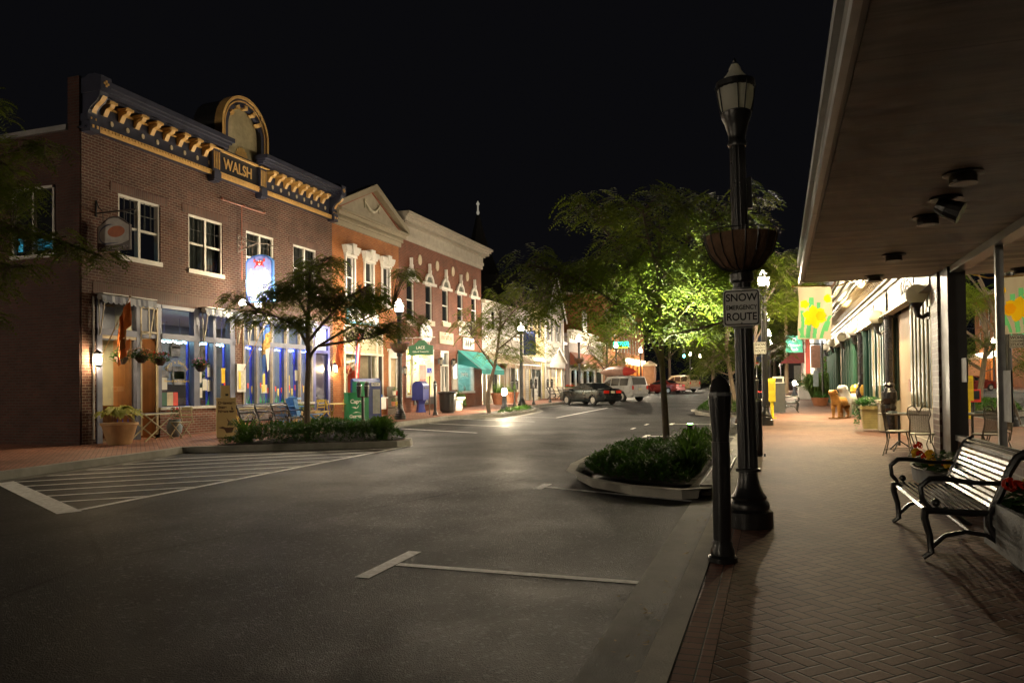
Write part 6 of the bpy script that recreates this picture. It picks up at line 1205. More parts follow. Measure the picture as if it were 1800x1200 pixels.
# dogs: a brown statue and a white one behind
def dog(label, loc, rz, mat, s=1., sit=False, name='dog_statue'):
    t = thing(name, label, 'dog statue', loc, rz)
    J = [(-.02, 0, .62), (.22, 0, .6), (.34, 0, .66), (.44, 0, .86), (.5, 0, .97), (.64, 0, .95), (.74, 0, .92), (-.26, 0, .6), (-.36, 0, .66), (-.5, 0, .78), (-.56, 0, .9)]; E_ = [(0, 1), (1, 2), (2, 3), (3, 4), (4, 5), (5, 6), (0, 7), (7, 8), (8, 9), (9, 10)]; Rd = [.17, .19, .17, .12, .115, .075, .05, .17, .1, .045, .03]
    for sx in (-1, 1):
        b = len(J); J += [(.27, sx * .1, .48), (.27, sx * .11, .26), (.26, sx * .11, .06), (.31, sx * .11, .03)]; E_ += [(1, b), (b, b + 1), (b + 1, b + 2), (b + 2, b + 3)]; Rd += [.09, .06, .05, .05]
        b = len(J); J += [(-.28, sx * .1, .46), (-.24, sx * .11, .34), (-.38, sx * .11, .2), (-.36, sx * .11, .05), (-.3, sx * .11, .03)]; E_ += [(7, b), (b, b + 1), (b + 1, b + 2), (b + 2, b + 3), (b + 3, b + 4)]; Rd += [.11, .08, .05, .045, .05]
        b = len(J); J += [(.46, sx * .11, 1.0), (.46, sx * .15, .86)]; E_ += [(4, b), (b, b + 1)]; Rd += [.04, .045]
    me = bpy.data.meshes.new('body'); me.from_pydata([(x * s, y * s, z * s) for x, y, z in J], E_, []); o = bpy.data.objects.new('body', me); COL.objects.link(o); o.parent = t
    md = o.modifiers.new('s', 'SKIN'); sk = me.skin_vertices[0].data
    for v, r in zip(sk, Rd): v.radius = (r * s, r * s)
    sk[0].use_root = True; md.use_smooth_shade = True; o.modifiers.new('b', 'SUBSURF').render_levels = 2; me.materials.append(mat); return t
dog('brown carved standing dog statue in front of the white dog', (2.15, 29.4, G(29.4)), R(238), M('carved brown wood', (.36, .17, .035), .55, 0, .35, 8, .3, 25), .98); dog('white dog statue behind the brown dog by the restaurant wall', (2.6, 30.1, G(30.1)), R(232), M('white plaster dog', (.75, .72, .64), .6), 1.12)
mb = MB(); mb.box(-.5, .5, -.16, .16, 0, .035); o = mb.build('statue_base', MATS['carved brown wood'], [x for x in bpy.data.objects if x.name == 'dog_statue'][0])
# daffodil flag
t = thing('daffodil_flag', 'hanging cloth flag with yellow daffodils beside the canopy end', 'flag', (.92, 19.6, 0)); FW, FH = .74, 1.25; fz = 2.62
def wav(i, j): return (-.37 + FW * i + .02 * math.sin(j * 5), .05 * math.sin(i * 9 + j * 3) * (.3 + j), fz + FH * (1 - j) - .03 * i)
FP = []                                        # (polygon in cloth coordinates, material index)
def strip(pts, wd):
    for (a, b), (c, d) in zip(pts, pts[1:]): FP.append(([(a - wd, b), (c - wd, d), (c + wd, d), (a + wd, b)], 1))
for pts, wd in (([(.12, .98), (.15, .7), (.1, .45)], .05), ([(.3, .98), (.36, .6), (.38, .2)], .07), ([(.5, .98), (.55, .7), (.6, .3)], .06), ([(.7, .98), (.8, .75), (.95, .55)], .05), ([(.2, .98), (.05, .8)], .04), ([(.85, .85), (.92, .65)], .05)): strip(pts, wd)
def petal(ci, cj, a, L, wd, k): FP.append(([(ci + math.cos(a) * u * L - math.sin(a) * v * wd, cj + (math.sin(a) * u * L + math.cos(a) * v * wd) * .6) for u, v in ((0, 0), (.4, .5), (.75, .42), (1, 0), (.75, -.42), (.4, -.5))], k))
for k in range(6): petal(.48, .57, k * PI / 3 + .3, .38, .27, 2)
for k in range(5): petal(.17, .33, k * 1.25, .15, .14, 2)
for k in range(3): petal(.74, .24, -.6 + k * .4, .25, .14, 2)
for k in range(6): petal(.68, .55, k * 1.05, .17, .18, 3)
def inpoly(p, poly):
    x, y = p; c = False
    for (x0, y0), (x1, y1) in zip(poly, poly[1:] + poly[:1]):
        if (y0 > y) != (y1 > y) and x < (x1 - x0) * (y - y0) / (y1 - y0) + x0: c = not c
    return c
mb = MB(); nu_, nv_ = 60, 84; mb.grid(lambda i, j: wav(i, j), nu_, nv_)
mb.mi = [max([0] + [k for poly, k in FP if inpoly(((q // nv_ + .5) / nu_, (q % nv_ + .5) / nv_), poly)]) for q in range(nu_ * nv_)]
mb.build('cloth', [LEAF('oatmeal cloth', (.36, .32, .27), (.4, .35, .3), .45), LEAF('flag green cloth', (.08, .32, .14), (.1, .36, .16), .45), LEAF('daffodil yellow', (.7, .42, .01), (.75, .46, .01), .45), LEAF('daffodil orange', (.7, .3, .0), (.75, .33, .01), .45)], t, smooth=True, fix=False)
mb = MB(); mb.tube([(-.48, 0, fz + FH + .02), (.55, .0, fz + FH - .01), (2.0, .2, fz + FH + .5)], .014); mb.ball((-.48, 0, fz + FH + .02), .03, 8, 5); mb.build('pole', M('gold pole', (.7, .45, .1), .35, .5), t)
# house, red shop, bank sign, far right
HG = thing('grey_house', 'pale grey clapboard house standing past the far end of the restaurant', 'building', (3.0, 54, G(54))); mb = MB(); mb.box(2.55, 12, 54, 60, .3, 9); mb.build('wall', BRICK('pale grey clapboard', (.3, .31, .33), (.28, .29, .31), (.13, .13, .14), (0, 2), 40., .15, .012, .6), HG, w=True)
mb = MB(); mb.box(2.45, 2.6, 53.93, 60, .3, 9); mb.box(3.2, 4.4, 53.93, 54, 3.6, 5.4); mb.build('corner_board', WHITE, HG, w=True); mb = MB(); mb.prism([(2.3, 53.8, 9), (12.2, 53.8, 9), (7, 53.8, 12)], (0, 6.4, 0)); mb.build('roof', MATS['tar roof'], HG, w=True)
t = thing('flag_bracket', 'white lamp bracket and flag poles on the grey house wall', 'flag bracket', (3.0, 53.6, 4.6)); mb = MB(); mb.tube([(0, .3, 0), (-.5, -.4, .9)], .03); mb.tube([(0, .3, 0), (.6, -.4, .9)], .03); mb.tube([(-.3, 0, .3), (.9, 0, .35)], .03); mb.build('poles', WHITE, t); mb = MB(); mb.box(-.2, .15, .1, .3, -.5, .4); mb.build('plate', EM('lit white plate', (.95, 1, .95), .9), t)
RS = thing('red_shop', 'narrow red fronted shop with maroon awning far along the right pavement', 'building', (2.4, 64.7, G(65))); mb = MB(); mb.box(2.35, 10, 66, 78, .3, 8.5); mb.build('wall', M('red painted wall', (.35, .05, .03), .6, 0, .15, 3), RS, w=True); mb = MB()
for y in (66.1, 68.5, 71, 74): mb.box(2.28, 2.36, y, y + .25, .4, 8.4)
mb.box(2.26, 2.4, 66, 78, 4.4, 4.7); mb.build('white_trim', WHITE, RS, w=True)
t = thing('maroon_awning', 'dark maroon awning sloping out from the red shop', 'awning', (2.3, 72, 3.0)); mb = MB(); mb.grid(lambda i, j: (-1.9 * j, -5 + 10 * i, 2.0 - 1.75 * j), 8, 4); mb.face([(0, -5, 2.0), (-1.9, -5, .25), (0, -5, .25)]); mb.face([(-1.9, -5, .25), (-1.9, 5, .25), (-1.9, 5, -.1), (-1.9, -5, -.1)]); mb.build('cloth', M('maroon cloth', (.1, .014, .014), .85), t, fix=False); mb = MB(); mb.tube([(-1.9, -5, .25), (-1.9, 5, .25)], .03); mb.tube([(-1.85, -5, .2), (-1.85, -5, -2.2)], .04); mb.build('frame', GALV, t)
t = thing('bank_sign', 'green square bank sign hanging beside the pale utility pole', 'sign', (1.35, 60, G(60))); mb = MB(); mb.box(-.55, .6, -.08, .08, 3.2, 4.45); mb.build('board', M('bank green', (.03, .25, .17), .45), t); mb = MB(); mb.box(.6, 1.3, -.03, .03, 4.2, 4.27); mb.build('bracket', BLK, t)
text('Citizens', .26, LETW, t, (.02, -.085, 3.72), (1, 0, 0), (0, 0, 1), w=False, bold=.006); text('Bank', .26, LETW, t, (.02, -.085, 3.42), (1, 0, 0), (0, 0, 1), w=False, bold=.006); mb = MB()
for q in ((-.12, .16, 4.2, 4.25), (-.12, .16, 3.97, 4.02), (-.12, -.07, 4.02, 4.2), (.11, .16, 4.02, 4.2), (-.01, .05, 4.07, 4.14)): mb.box(q[0], q[1], -.09, -.08, q[2], q[3])
mb.build('emblem', LETW, t)
FHs = thing('house', 'dark house with pale porch roof closing the right pavement', 'building', (3.5, 100, G(100))); mb = MB(); mb.box(1.5, 12, 100, 110, 1, 5.6); mb.build('wall', M('dark siding', (.03, .03, .033), .8), FHs, w=True); mb = MB(); mb.prism([(-3.6, 96, 4.1), (1.2, 96, 5.0), (5.6, 96, 4.1)], (0, 6, 0)) if False else mb.prism([(-3.2, 97, 4.0), (1.4, 97, 6.6), (1.4, 97, 6.3), (-2.6, 97, 4.0)], (0, 8, 0)); mb.build('porch_roof', M('pale roof', (.45, .4, .32), .7), FHs, w=True); mb = MB()
for x in (2.2, 4.2): mb.box(x, x + .9, 99.9, 100, 2.0, 3.8)
mb.build('windows', M('pale window', (.3, .3, .26), .4), FHs, w=True)
t = thing('utility_pole', 'pale wooden utility pole beyond the bank sign', 'pole', (.95, 70, G(70))); mb = MB(); mb.lathe([(.16, 0), (.12, 8.5)], n=10); mb.build('shaft', M('pale pole wood', (.3, .24, .15), .8), t); mb = MB(); mb.box(-.9, .9, -.05, .05, 7.9, 8.02); mb.box(-.35, .35, -.05, .05, 4.1, 4.35); mb.build('crossarm', WOODB, t)
t = thing('street_sign', 'round red and white sign on a thin post at the far corner', 'sign', (-1.2, 56, G(56))); mb = MB(); mb.lathe([(.03, 0), (.03, 2.6)], n=8); mb.build('post', GALV, t); mb = MB(); mb.prism([(.3 * math.cos(q), -.05, 2.6 + .38 * math.sin(q)) for q in np.linspace(0, 2 * PI, 13)[:-1]], (0, .02, 0)); mb.build('plate', WHITE, t); mb = MB(); mb.prism([(.2 * math.cos(q), -.06, 2.6 + .26 * math.sin(q)) for q in np.linspace(0, 2 * PI, 13)[:-1]], (0, .01, 0)); mb.build('red_disc', M('flag red', (.6, .04, .02), .6), t)
# bollard lights
def blight(label, loc, rad, s):
    point('bollard_bulb', (loc[0], loc[1], loc[2] + .95), 260, (1, .8, .52), .08)
    t = thing('bollard_light', label, 'bollard light', loc, 0, 'glowing low bollard lights'); mb = MB(); mb.lathe([(.24, 0), (.24, .08), (.17, .13), (.18, .2), (.13, .26), (.11, .7), (.14, .74), (.14, .78)], n=16); mb.build('base', M('grey bollard', (.07, .08, .1), .5), t, smooth=True); mb = MB(); mb.lathe([(.1, .78), (.13, .9), (.13, 1.02), (.08, 1.1)], n=14); mb.build('lamp_glass', GLOW('bollard glow', (1, .86, .65), 12.), t, smooth=True); mb = MB(); mb.lathe([(.15, 1.1), (.1, 1.16), (.01, 1.2)], n=14); mb.build('cap', BLK, t); return t
bl = blight('glowing bollard light beside the young tree before the striped awning shop', (-12.6, 35.6, G(35.6)), .12, 1); point('bollard_bulb', (1.4, 62.5, G(62.5) + .95), 260, (1, .8, .52), .08); dup(bl, (1.4, 62.5, G(62.5)), None, 'glowing bollard light at the far end of the right pavement')
# ================================================================ left pavement furniture
# coffee sign
t = thing('hanging_sign', 'hanging coffee bar sign with blue swirl round an orange cup', 'hanging sign', (XL, 15.85, 5.3))
mb = MB(); pts = [(.08, 0), (1.2, 0), (1.2, .66), (1.1, .7), (.98, .8), (.8, .9), (.64, .92), (.48, .9), (.3, .8), (.18, .7), (.08, .66)]; mb.prism([(x, -.03, z) for x, z in pts], (0, .06, 0)); mb.build('dark_board', M('dark maroon board', (.035, .015, .012), .5), t)
mb = MB(); mb.prism([(x, -.036, z) for x, z in ((.12, .24), (.4, .17), (.64, .15), (.9, .17), (1.16, .24), (1.16, .65), (1.0, .74), (.8, .85), (.64, .87), (.48, .85), (.28, .74), (.12, .65))], (0, .005, 0)); mb.build('pale_field', M('pale grey field', (.36, .34, .31), .6), t)
mb = MB()
for k in range(9):
    a0, r0 = R(90 + k * 12), .24 + .018 * k; A = [(.64 + (r0 + .012 * j) * 1.3 * math.cos(a0 + j * .16), .5 + (r0 + .012 * j) * .8 * math.sin(a0 + j * .16)) for j in range(12)]
    for i in range(11):
        w0 = .02 * math.sin(PI * i / 11) + .002; w1 = .02 * math.sin(PI * (i + 1) / 11) + .002; c = lambda q: (min(1.15, max(.13, q[0])), min(.84, max(.2, q[1])))
        p, q = c(A[i]), c(A[i + 1]); mb.face([(p[0], -.038, p[1] - w0), (q[0], -.038, q[1] - w1), (q[0], -.038, q[1] + w1), (p[0], -.038, p[1] + w0)])
mb.build('swirl', M('blue grey swirl', (.1, .11, .2), .6), t, fix=False)
mb = MB(); mb.prism([(.74 + .29 * math.cos(q), -.042, .5 + .15 * math.sin(q)) for q in np.linspace(0, 2 * PI, 25)[:-1]], (0, .004, 0)); mb.build('cup', M('burnt orange', (.34, .09, .025), .6), t)
text('Colarok Coffee Bar', .125, M('faded lettering', (.3, .25, .22), .6), t, (.64, -.034, .07), (1, 0, 0), (0, 0, 1), w=False, ext=.002)
mb = MB(); mb.tube([(.0, 0, 1.05), (1.3, 0, 1.05)], .022); mb.tube([(.02, 0, 1.4), (.02, 0, .95)], .02); mb.tube([(.03, 0, 1.38), (.1, 0, 1.2), (.25, 0, 1.08)], .012); mb.ball((1.32, 0, 1.05), .035, 8, 5)
for x in (.25, 1.05): mb.tube([(x, 0, 1.05), (x, 0, .75)], .01)
mb.build('bracket', BLK, t)
# crab sign
t = thing('hanging_sign', 'floodlit blue hanging sign with a red crab and white lettering', 'hanging sign', (XL, 21.6, 4.5))
def outline(k): return [(x, z) for x, z in ((.38 + k, 0 + k), (1.45 - k, 0 + k), (1.45 - k, 1.38 - k), (1.38 - k, 1.46 - k), (1.2, 1.55 - k), (.92, 1.6 - k), (.64, 1.55 - k), (.45 + k, 1.46 - k), (.38 + k, 1.38 - k))]
mb = MB(); mb.prism([(x, -.05, z) for x, z in outline(0)], (0, .1, 0)); mb.build('edge', M('bright blue edge', (.05, .17, .5), .45), t); mb = MB(); mb.prism([(x, -.06, z) for x, z in outline(.05)], (0, .12, 0)); mb.build('board', M('lavender blue', (.2, .22, .5), .5), t)
CRB = M('crab red', (.65, .04, .02), .5); mb = MB(); mb.prism([(.93 + .14 * math.cos(q), -.07, 1.3 + .09 * math.sin(q)) for q in np.linspace(0, 2 * PI, 15)[:-1]], (0, .01, 0))
for s in (-1, 1):
    mb.tube([(.93 + s * .1, -.065, 1.33), (.93 + s * .2, -.065, 1.36), (.93 + s * .19, -.065, 1.43)], [.02, .02, .035], 6)
    for k in range(3): mb.tube([(.93 + s * .08, -.065, 1.25), (.93 + s * (.16 + .02 * k), -.065, 1.22 - .03 * k)], .012, 5)
mb.build('crab', CRB, t); mb = MB()
for s in (-1, 1): mb.ball((.95 + s * .04, -.075, 1.37), .022, 8, 5)
mb.prism([(.9, -.082, 1.29), (.99, -.082, 1.29), (.96, -.082, 1.24), (.92, -.082, 1.24)], (0, .005, 0)); mb.build('crab_face', LETW, t)
text("Jerry's", .34, LETW, t, (.92, -.062, .98), (1, 0, 0), (0, 0, 1), w=False, bold=.012, ext=.004, sx=.85); text('SEAFOOD', .19, LETW, t, (.92, -.062, .68), (1, 0, 0), (0, 0, 1), w=False, bold=.008, ext=.004); text('Rhumba Room', .13, LETW, t, (.92, -.062, .42), (1, 0, 0), (0, 0, 1), w=False, bold=.004, ext=.004); text('OPEN', .16, LETW, t, (.92, -.062, .18), (1, 0, 0), (0, 0, 1), w=False, bold=.004, ext=.004)
mb = MB(); mb.tube([(.0, 0, 1.75), (.3, 0, 1.85), (.8, 0, 1.98), (1.2, 0, 1.95), (1.6, 0, 1.78)], .02)
for x, z, r in ((.12, 2.2, .09), (.3, 2.05, .09), (.1, 1.95, .07)): mb.tube([(x + r * math.cos(q), 0, z + r * math.sin(q)) for q in np.linspace(0, 5.4, 12)], .014)
mb.tube([(.02, 0, 1.7), (.02, 0, 2.35), (.5, 0, 2.1), (.9, 0, 1.97)], .014)
for x in (.6, 1.25): mb.tube([(x, 0, 1.92), (x, 0, 1.5)], .01)
mb.build('scroll_bracket', M('wrought iron pale', (.25, .2, .15), .4, .4), t)
t = thing('sign_floodlights', 'pair of bright floodlights below the crab sign', 'floodlight', (XL, 21.6, 4.35)); mb = MB(); mb.tube([(0, -.45, -.1), (.5, -.45, -.1)], .02); mb.tube([(0, .3, -.12), (.55, .3, -.12)], .02); mb.build('arms', BLK, t)
for y, x in ((-.45, .55), (.3, .6)):
    mb = MB(); mb.lathe([(.05, -.12), (.08, 0), (.09, .03)], (x, y, 0), 12); mb.build('lamp_housing', BLK, t); mb = MB(); mb.ball((x, y, .1), .12, 14, 10); mb.build('bulb', EM('floodlight bulb', (1, .92, .78), 9.), t)  # bulbs drawn oversize, their glare put into the shape
spot('crab_sign_flood', (XL + .75, 20.9, 4.35), (XL + .9, 21.6, 5.2), 190, (1, .92, .78), 90); point('cornice_wash', (XL + 1.6, 21.6, 4.6), 165, (1, .8, .5), .12)
# flags
def flag(label, loc, stick, cells, L, W, dx=.0, name='flag', tilt=.4, cat='flag'):
    t = thing(name, label, cat, loc); mb = MB(); a, b = stick; mb.tube([a, b], .014); mb.ball(b, .03, 8, 5); mb.build('pole', M('varnished pole', (.35, .22, .1), .5), t); a, b = Vector(a), Vector(b); d = (b - a).normalized()
    def S(i, j): p = b - d * (.05 + W * i); return p + Vector((.04 * math.sin(i * 9 + j * 5) + dx * j, .05 * math.sin(i * 14 + j * 2), -L * j * (1 - .15 * i)))
    for nm, mat, i0, i1, j0, j1 in cells: mb = MB(); mb.grid(lambda u, v: S(i0 + (i1 - i0) * u, j0 + (j1 - j0) * v), 8, 10); mb.build(nm, mat, t, smooth=True, fix=False)
    return t
ORG = M('orange cloth', (.55, .13, .015), .8); ORD = M('dull orange cloth', (.3, .11, .02), .8); FRD = M('flag crimson', (.55, .03, .03), .8); FWT = M('flag white', (.65, .63, .6), .8); FBL = M('flag blue', (.06, .15, .5), .8)
flag('drooping orange flag on a slanted pole at the restaurant corner', (XL + .2, 15.75, 2.35), ((0, 0, 0), (.75, .32, 1.75)), [('orange_cloth', ORG, 0, 1, 0, .55), ('pattern_cloth', ORD, .15, .75, .551, .8), ('lower_cloth', ORG, 0, 1, .801, 1)], 1.35, .75)
flag('blue and white flag with flowered band on a slanted pole by the brick pier', (XL + .1, 21.75, 2.2), ((0, 0, 0), (.8, .35, 2.0)), [('white_top', FWT, 0, 1, 0, .12), ('blue_band', FBL, 0, 1, .12, .3), ('flowered_cloth', M('flowered cloth', (.4, .25, .08), .8, 0, .9, 9), 0, 1, .3, .6), ('blue_cloth', FBL, .4, 1, .6, .95), ('white_cloth', FWT, 0, .4, .6, 1)], 1.9, .6)
flag('bright orange flag hanging beside the dark blue door', (XL + .1, 27.05, 2.55), ((0, 0, 0), (.7, -.1, 1.25)), [('cloth', M('bright orange cloth', (.7, .12, .02), .8), 0, 1, 0, 1)], 1.15, .6)
t = flag('striped American flag hanging limp by the orange brick shop', (XL + .1, 28.35, 1.9), ((0, 0, 0), (.8, -.25, 2.1)), [('blue_canton', FBL, .3, 1, 0, .42)] + [('red_stripe' if k % 2 == 0 else 'white_stripe', FRD if k % 2 == 0 else FWT, k / 9, (k + 1) / 9, .43 if k > 2 else 0, 1) for k in range(9)], 2.2, .7)
# hanging flower baskets
def hbasket(label, loc, blooms, n_=260, seed=1):
    t = thing('hanging_basket', label, 'hanging basket', loc, 0, 'hanging baskets at the restaurant'); mb = MB(); mb.lathe([(.08, -.2), (.16, -.08), (.18, 0), (.15, 0)], n=14); mb.build('pot', M('dark basket pot', (.05, .025, .02), .7), t); bush(t, n_, (0, 0, .02), (.3, .3, .2), PLF, seed, .06); bush(t, 60, (0, 0, .12), (.26, .26, .14), blooms, seed + 1, .05, 'blooms'); mb = MB()
    for k in range(3): a = k * 2.1; mb.tube([(.16 * math.cos(a), .16 * math.sin(a), 0), (0, 0, .5)], .005, 4)
    mb.tube([(0, 0, .5), (0, 0, .9)], .006, 4); mb.build('hanger', BLK, t)
hbasket('hanging basket of red and white flowers before the entrance glass', (XL + .45, 16.95, 2.55), LEAF('mixed petals', (.55, .08, .06), (.7, .5, .4), .2), 260, 31); hbasket('hanging basket of red flowers in front of the open wooden entry', (XL + .35, 17.75, 2.5), PRED, 220, 33); hbasket('hanging basket of pink flowers between two restaurant windows', (XL + .4, 19.35, 2.35), LEAF('pink petals', (.65, .06, .25), (.75, .15, .35), .2), 260, 35); hbasket('dim hanging basket of green leaves left of the entrance', (XL + .4, 16.3, 2.5), PLF, 180, 37)
# hosta pot
t = thing('potted_hosta', 'large terracotta pot with broad variegated leaves at the building corner', 'potted plant', (-16.3, 15.75, G(15.7))); mb = MB(); mb.lathe([(.26, 0), (.3, .05), (.42, .48), (.46, .52), (.46, .57), (.4, .57), (.38, .5)], n=24); mb.build('pot', M('sandy terracotta', (.42, .25, .12), .75, 0, .2, 4, .2, 40), t, smooth=True)
HO = LEAF('variegated leaf', (.16, .2, .04), (.45, .42, .14), .3); r = random.Random(3); L = MB()
for k in range(80):
    a = r.random() * 6.3; q = r.uniform(.05, .55); rad = Vector((math.cos(a), math.sin(a), 0)); s = Vector((-math.sin(a), math.cos(a), 0)); c = Vector((0, 0, .6)) + rad * q * .7 + Vector((0, 0, .3 * (1 - q) + r.uniform(-.03, .1))); l = r.uniform(.2, .34); w_ = l * .33; dn = Vector((0, 0, -.35 * q - .02))
    p0, p1, p2 = c, c + rad * l * .5 + Vector((0, 0, .05)), c + rad * l + dn * .5; L.face([p0, p1 + s * w_ + Vector((0, 0, .02)), p2, p1]); L.face([p0, p1, p2, p1 - s * w_ + Vector((0, 0, .02))])
L.build('leaves', HO, t, fix=False)
# bistro sets
def fchair(label, loc, rz, mat, grp):
    t = thing('folding_chair', label, 'chair', loc, rz, grp); mb = MB()
    for k in range(6): mb.box(-.2, .2, -.2 + k * .068, -.145 + k * .068, .435, .455)
    mb.build('seat', mat, t); mb = MB()
    for s in (-1, 1): mb.obox((s * .2, .24, .66), (.03, .02, .48), 0, ('X', R(12)))
    mb.obox((0, .275, .84), (.4, .018, .1), 0, ('X', R(12))); mb.obox((0, .255, .7), (.4, .018, .045), 0, ('X', R(12))); mb.obox((0, .235, .6), (.4, .018, .045), 0, ('X', R(12))); mb.build('backrest', mat, t)
    for s in (-1, 1):
        mb = MB(); mb.tube([(s * .2, .2, .46), (s * .2, -.22, .0)], .016, 5); mb.tube([(s * .17, -.17, .44), (s * .17, .26, .0)], .016, 5); mb.build('leg_frame', mat, t)
    return t
def schair(label, loc, rz, mat, grp):
    t = thing('slatted_chair', label, 'chair', loc, rz, grp); mb = MB()
    for k in range(7): mb.box(-.24, .24, -.24 + k * .068, -.185 + k * .068, .43, .45)
    mb.build('seat', mat, t); mb = MB()
    for k in range(7): mb.obox((-.21 + k * .07, .29, .72), (.045, .018, .6), 0, ('X', R(14)))
    mb.obox((0, .36, 1.02), (.5, .025, .07), 0, ('X', R(14))); mb.build('backrest', mat, t)
    for s in (-1, 1): mb = MB(); mb.tube([(s * .23, .24, .45), (s * .23, -.26, .0)], .02, 5); mb.tube([(s * .2, -.2, .44), (s * .2, .3, .0)], .02, 5); mb.build('leg_frame', mat, t)
    return t
def xtable(label, loc, rz, mat, grp=None, a=.35, b=.35):
    t = thing('folding_table', label, 'table', loc, rz, grp); mb = MB(); mb.box(-a, a, -b, b, .72, .75); mb.build('top', mat, t)
    for s in (-1, 1): mb = MB(); mb.tube([(s * a * .8, -b * .85, .72), (s * a * .8, b * .8, 0)], .02, 5); mb.tube([(s * a * .7, b * .85, .72), (s * a * .7, -b * .8, 0)], .02, 5); mb.build('leg_frame', mat, t)
    return t
KH = M('olive cream metal', (.36, .33, .2), .5); BLC = M('sky blue paint', (.07, .22, .48), .5); YLC = M('sunny yellow paint', (.62, .45, .08), .5)
t = xtable('long pale green folding table beside the restaurant entrance', (-16.55, 17.1, G(17)), R(8), KH, None, .35, .75)
mb = MB(); mb.box(-.2, .2, -.5, .5, .751, .76); mb.build('dark_placemat', NAVY, t)
fchair('pale green folding chair at the table beside the entrance', (-16.45, 18.1, G(18)), R(0), KH, None)
t = thing('glazed_urn', 'pale blue glazed urn with a red flowering plant behind the folding chair', 'potted plant', (-16.85, 18.3, G(18.3))); mb = MB(); mb.lathe([(.12, 0), (.2, .15), (.22, .32), (.16, .48), (.18, .52), (.14, .52)], n=18); mb.build('urn', M('blue glaze', (.2, .26, .3), .3), t, smooth=True); bush(t, 90, (0, 0, .68), (.16, .16, .2), PLF, 51, .06); bush(t, 14, (0, 0, .85), (.1, .1, .08), PRED, 52, .06, 'blooms')
# tan newspaper box
t = thing('newspaper_box', 'tall tan newspaper box lettered Delaware State News with a duck', 'newspaper box', (-15.0, 18.3, G(18.3)), R(42)); TN = M('tan enamel', (.42, .33, .16), .45, 0, .08, 2); mb = MB(); mb.box(-.26, .26, -.22, .22, .02, 1.12); mb.box(-.27, .27, -.23, .23, 1.12, 1.15); mb.build('cabinet', TN, t); mb = MB(); mb.box(-.14, .1, -.1, .12, 1.15, 1.5); mb.build('coin_box', TN, t)
mb = MB(); mb.box(-.02, .06, -.106, -.1, 1.2, 1.26); mb.box(.1, .106, -.02, .02, 1.3, 1.36); mb.build('coin_slot', LETK, t)
INK = M('dark brown print', (.06, .03, .02), .6)
for s_, z in (('Delaware', 1.0), ('State', .88), ('News', .76)): text(s_, .115, INK, t, (-.22, -.222, z), (1, 0, 0), (0, 0, 1), w=False, align='LEFT', bold=.003, ext=.001)
mb = MB(); mb.prism([(.06, -.222, .78), (.22, -.222, .78), (.18, -.222, .73), (.1, -.222, .73)], (0, .002, 0)); mb.prism([(.13, -.222, .8), (.14, -.222, .92), (.19, -.222, .8)], (0, .002, 0)); mb.prism([(-.22, -.222, .3), (-.1, -.222, .33), (-.02, -.222, .3), (.2, -.222, .3), (.16, -.222, .16), (0, -.222, .14), (-.06, -.222, .25)], (0, .002, 0))
for k in range(3): mb.prism([(.02 + k * .05, -.222, .36), (.1 + k * .045, -.222, .36), (.09 + k * .03, -.222, .45), (.0 + k * .045, -.222, .58 - k * .05), (.05 + k * .045, -.222, .45)], (0, .002, 0))
mb.build('duck_print', INK, t)
BG = 'black benches facing the restaurant'
bench('long dark bench with its back to the road in front of the restaurant', (-15.15, 20.6, G(20.6)), R(90), 2.5, 4)
YG, BLG = 'yellow folding chairs by the restaurant', 'blue slatted chairs by the restaurant'
xtable('yellow folding table behind the tan newspaper box', (-15.95, 20.6, G(20.6)), R(10), YLC, None, .35, .8); fchair('yellow folding chair facing out behind the dark bench', (-16.45, 20.4, G(20.4)), R(60), YLC, YG)
sc1 = schair('blue slatted chair seen from behind at the blue table', (-15.5, 22.0, G(22)), R(-70), BLC, BLG); dup(sc1, (-15.2, 23.2, G(23.2)), R(120), 'blue slatted chair turned toward the window planter'); dup(sc1, (-16.1, 22.6, G(22.6)), R(-20), 'blue slatted chair partly hidden behind the blue table')
xtable('small blue folding table between the blue chairs', (-15.75, 22.55, G(22.5)), R(20), BLC, None, .38, .38)
xtable('small yellow folding table near the dark blue door', (-15.4, 25.1, G(25)), R(20), YLC, None, .42, .42); fchair('yellow folding chair just left of the small yellow table', (-15.8, 24.4, G(24.4)), R(-60), YLC, YG); fchair('yellow folding chair on the door side of the small yellow table', (-15.3, 25.8, G(25.8)), R(150), YLC, YG); fchair('yellow folding chair behind the small yellow table against the wall', (-16.2, 25.4, G(25.4)), R(80), YLC, YG)
t = thing('window_planter', 'low buff planter of pale green leaves between blue and yellow chairs', 'planter', (-16.3, 24.0, G(24))); mb = MB(); mb.box(-.25, .25, -.75, .75, 0, .5); mb.box(-.28, .28, -.78, .78, .46, .52); mb.build('box', M('buff planter', (.42, .3, .15), .7), t); bush(t, 420, (0, 0, .62), (.28, .75, .2), LEAF('pale green leaf', (.12, .2, .05), (.2, .28, .1)), 61, .05)
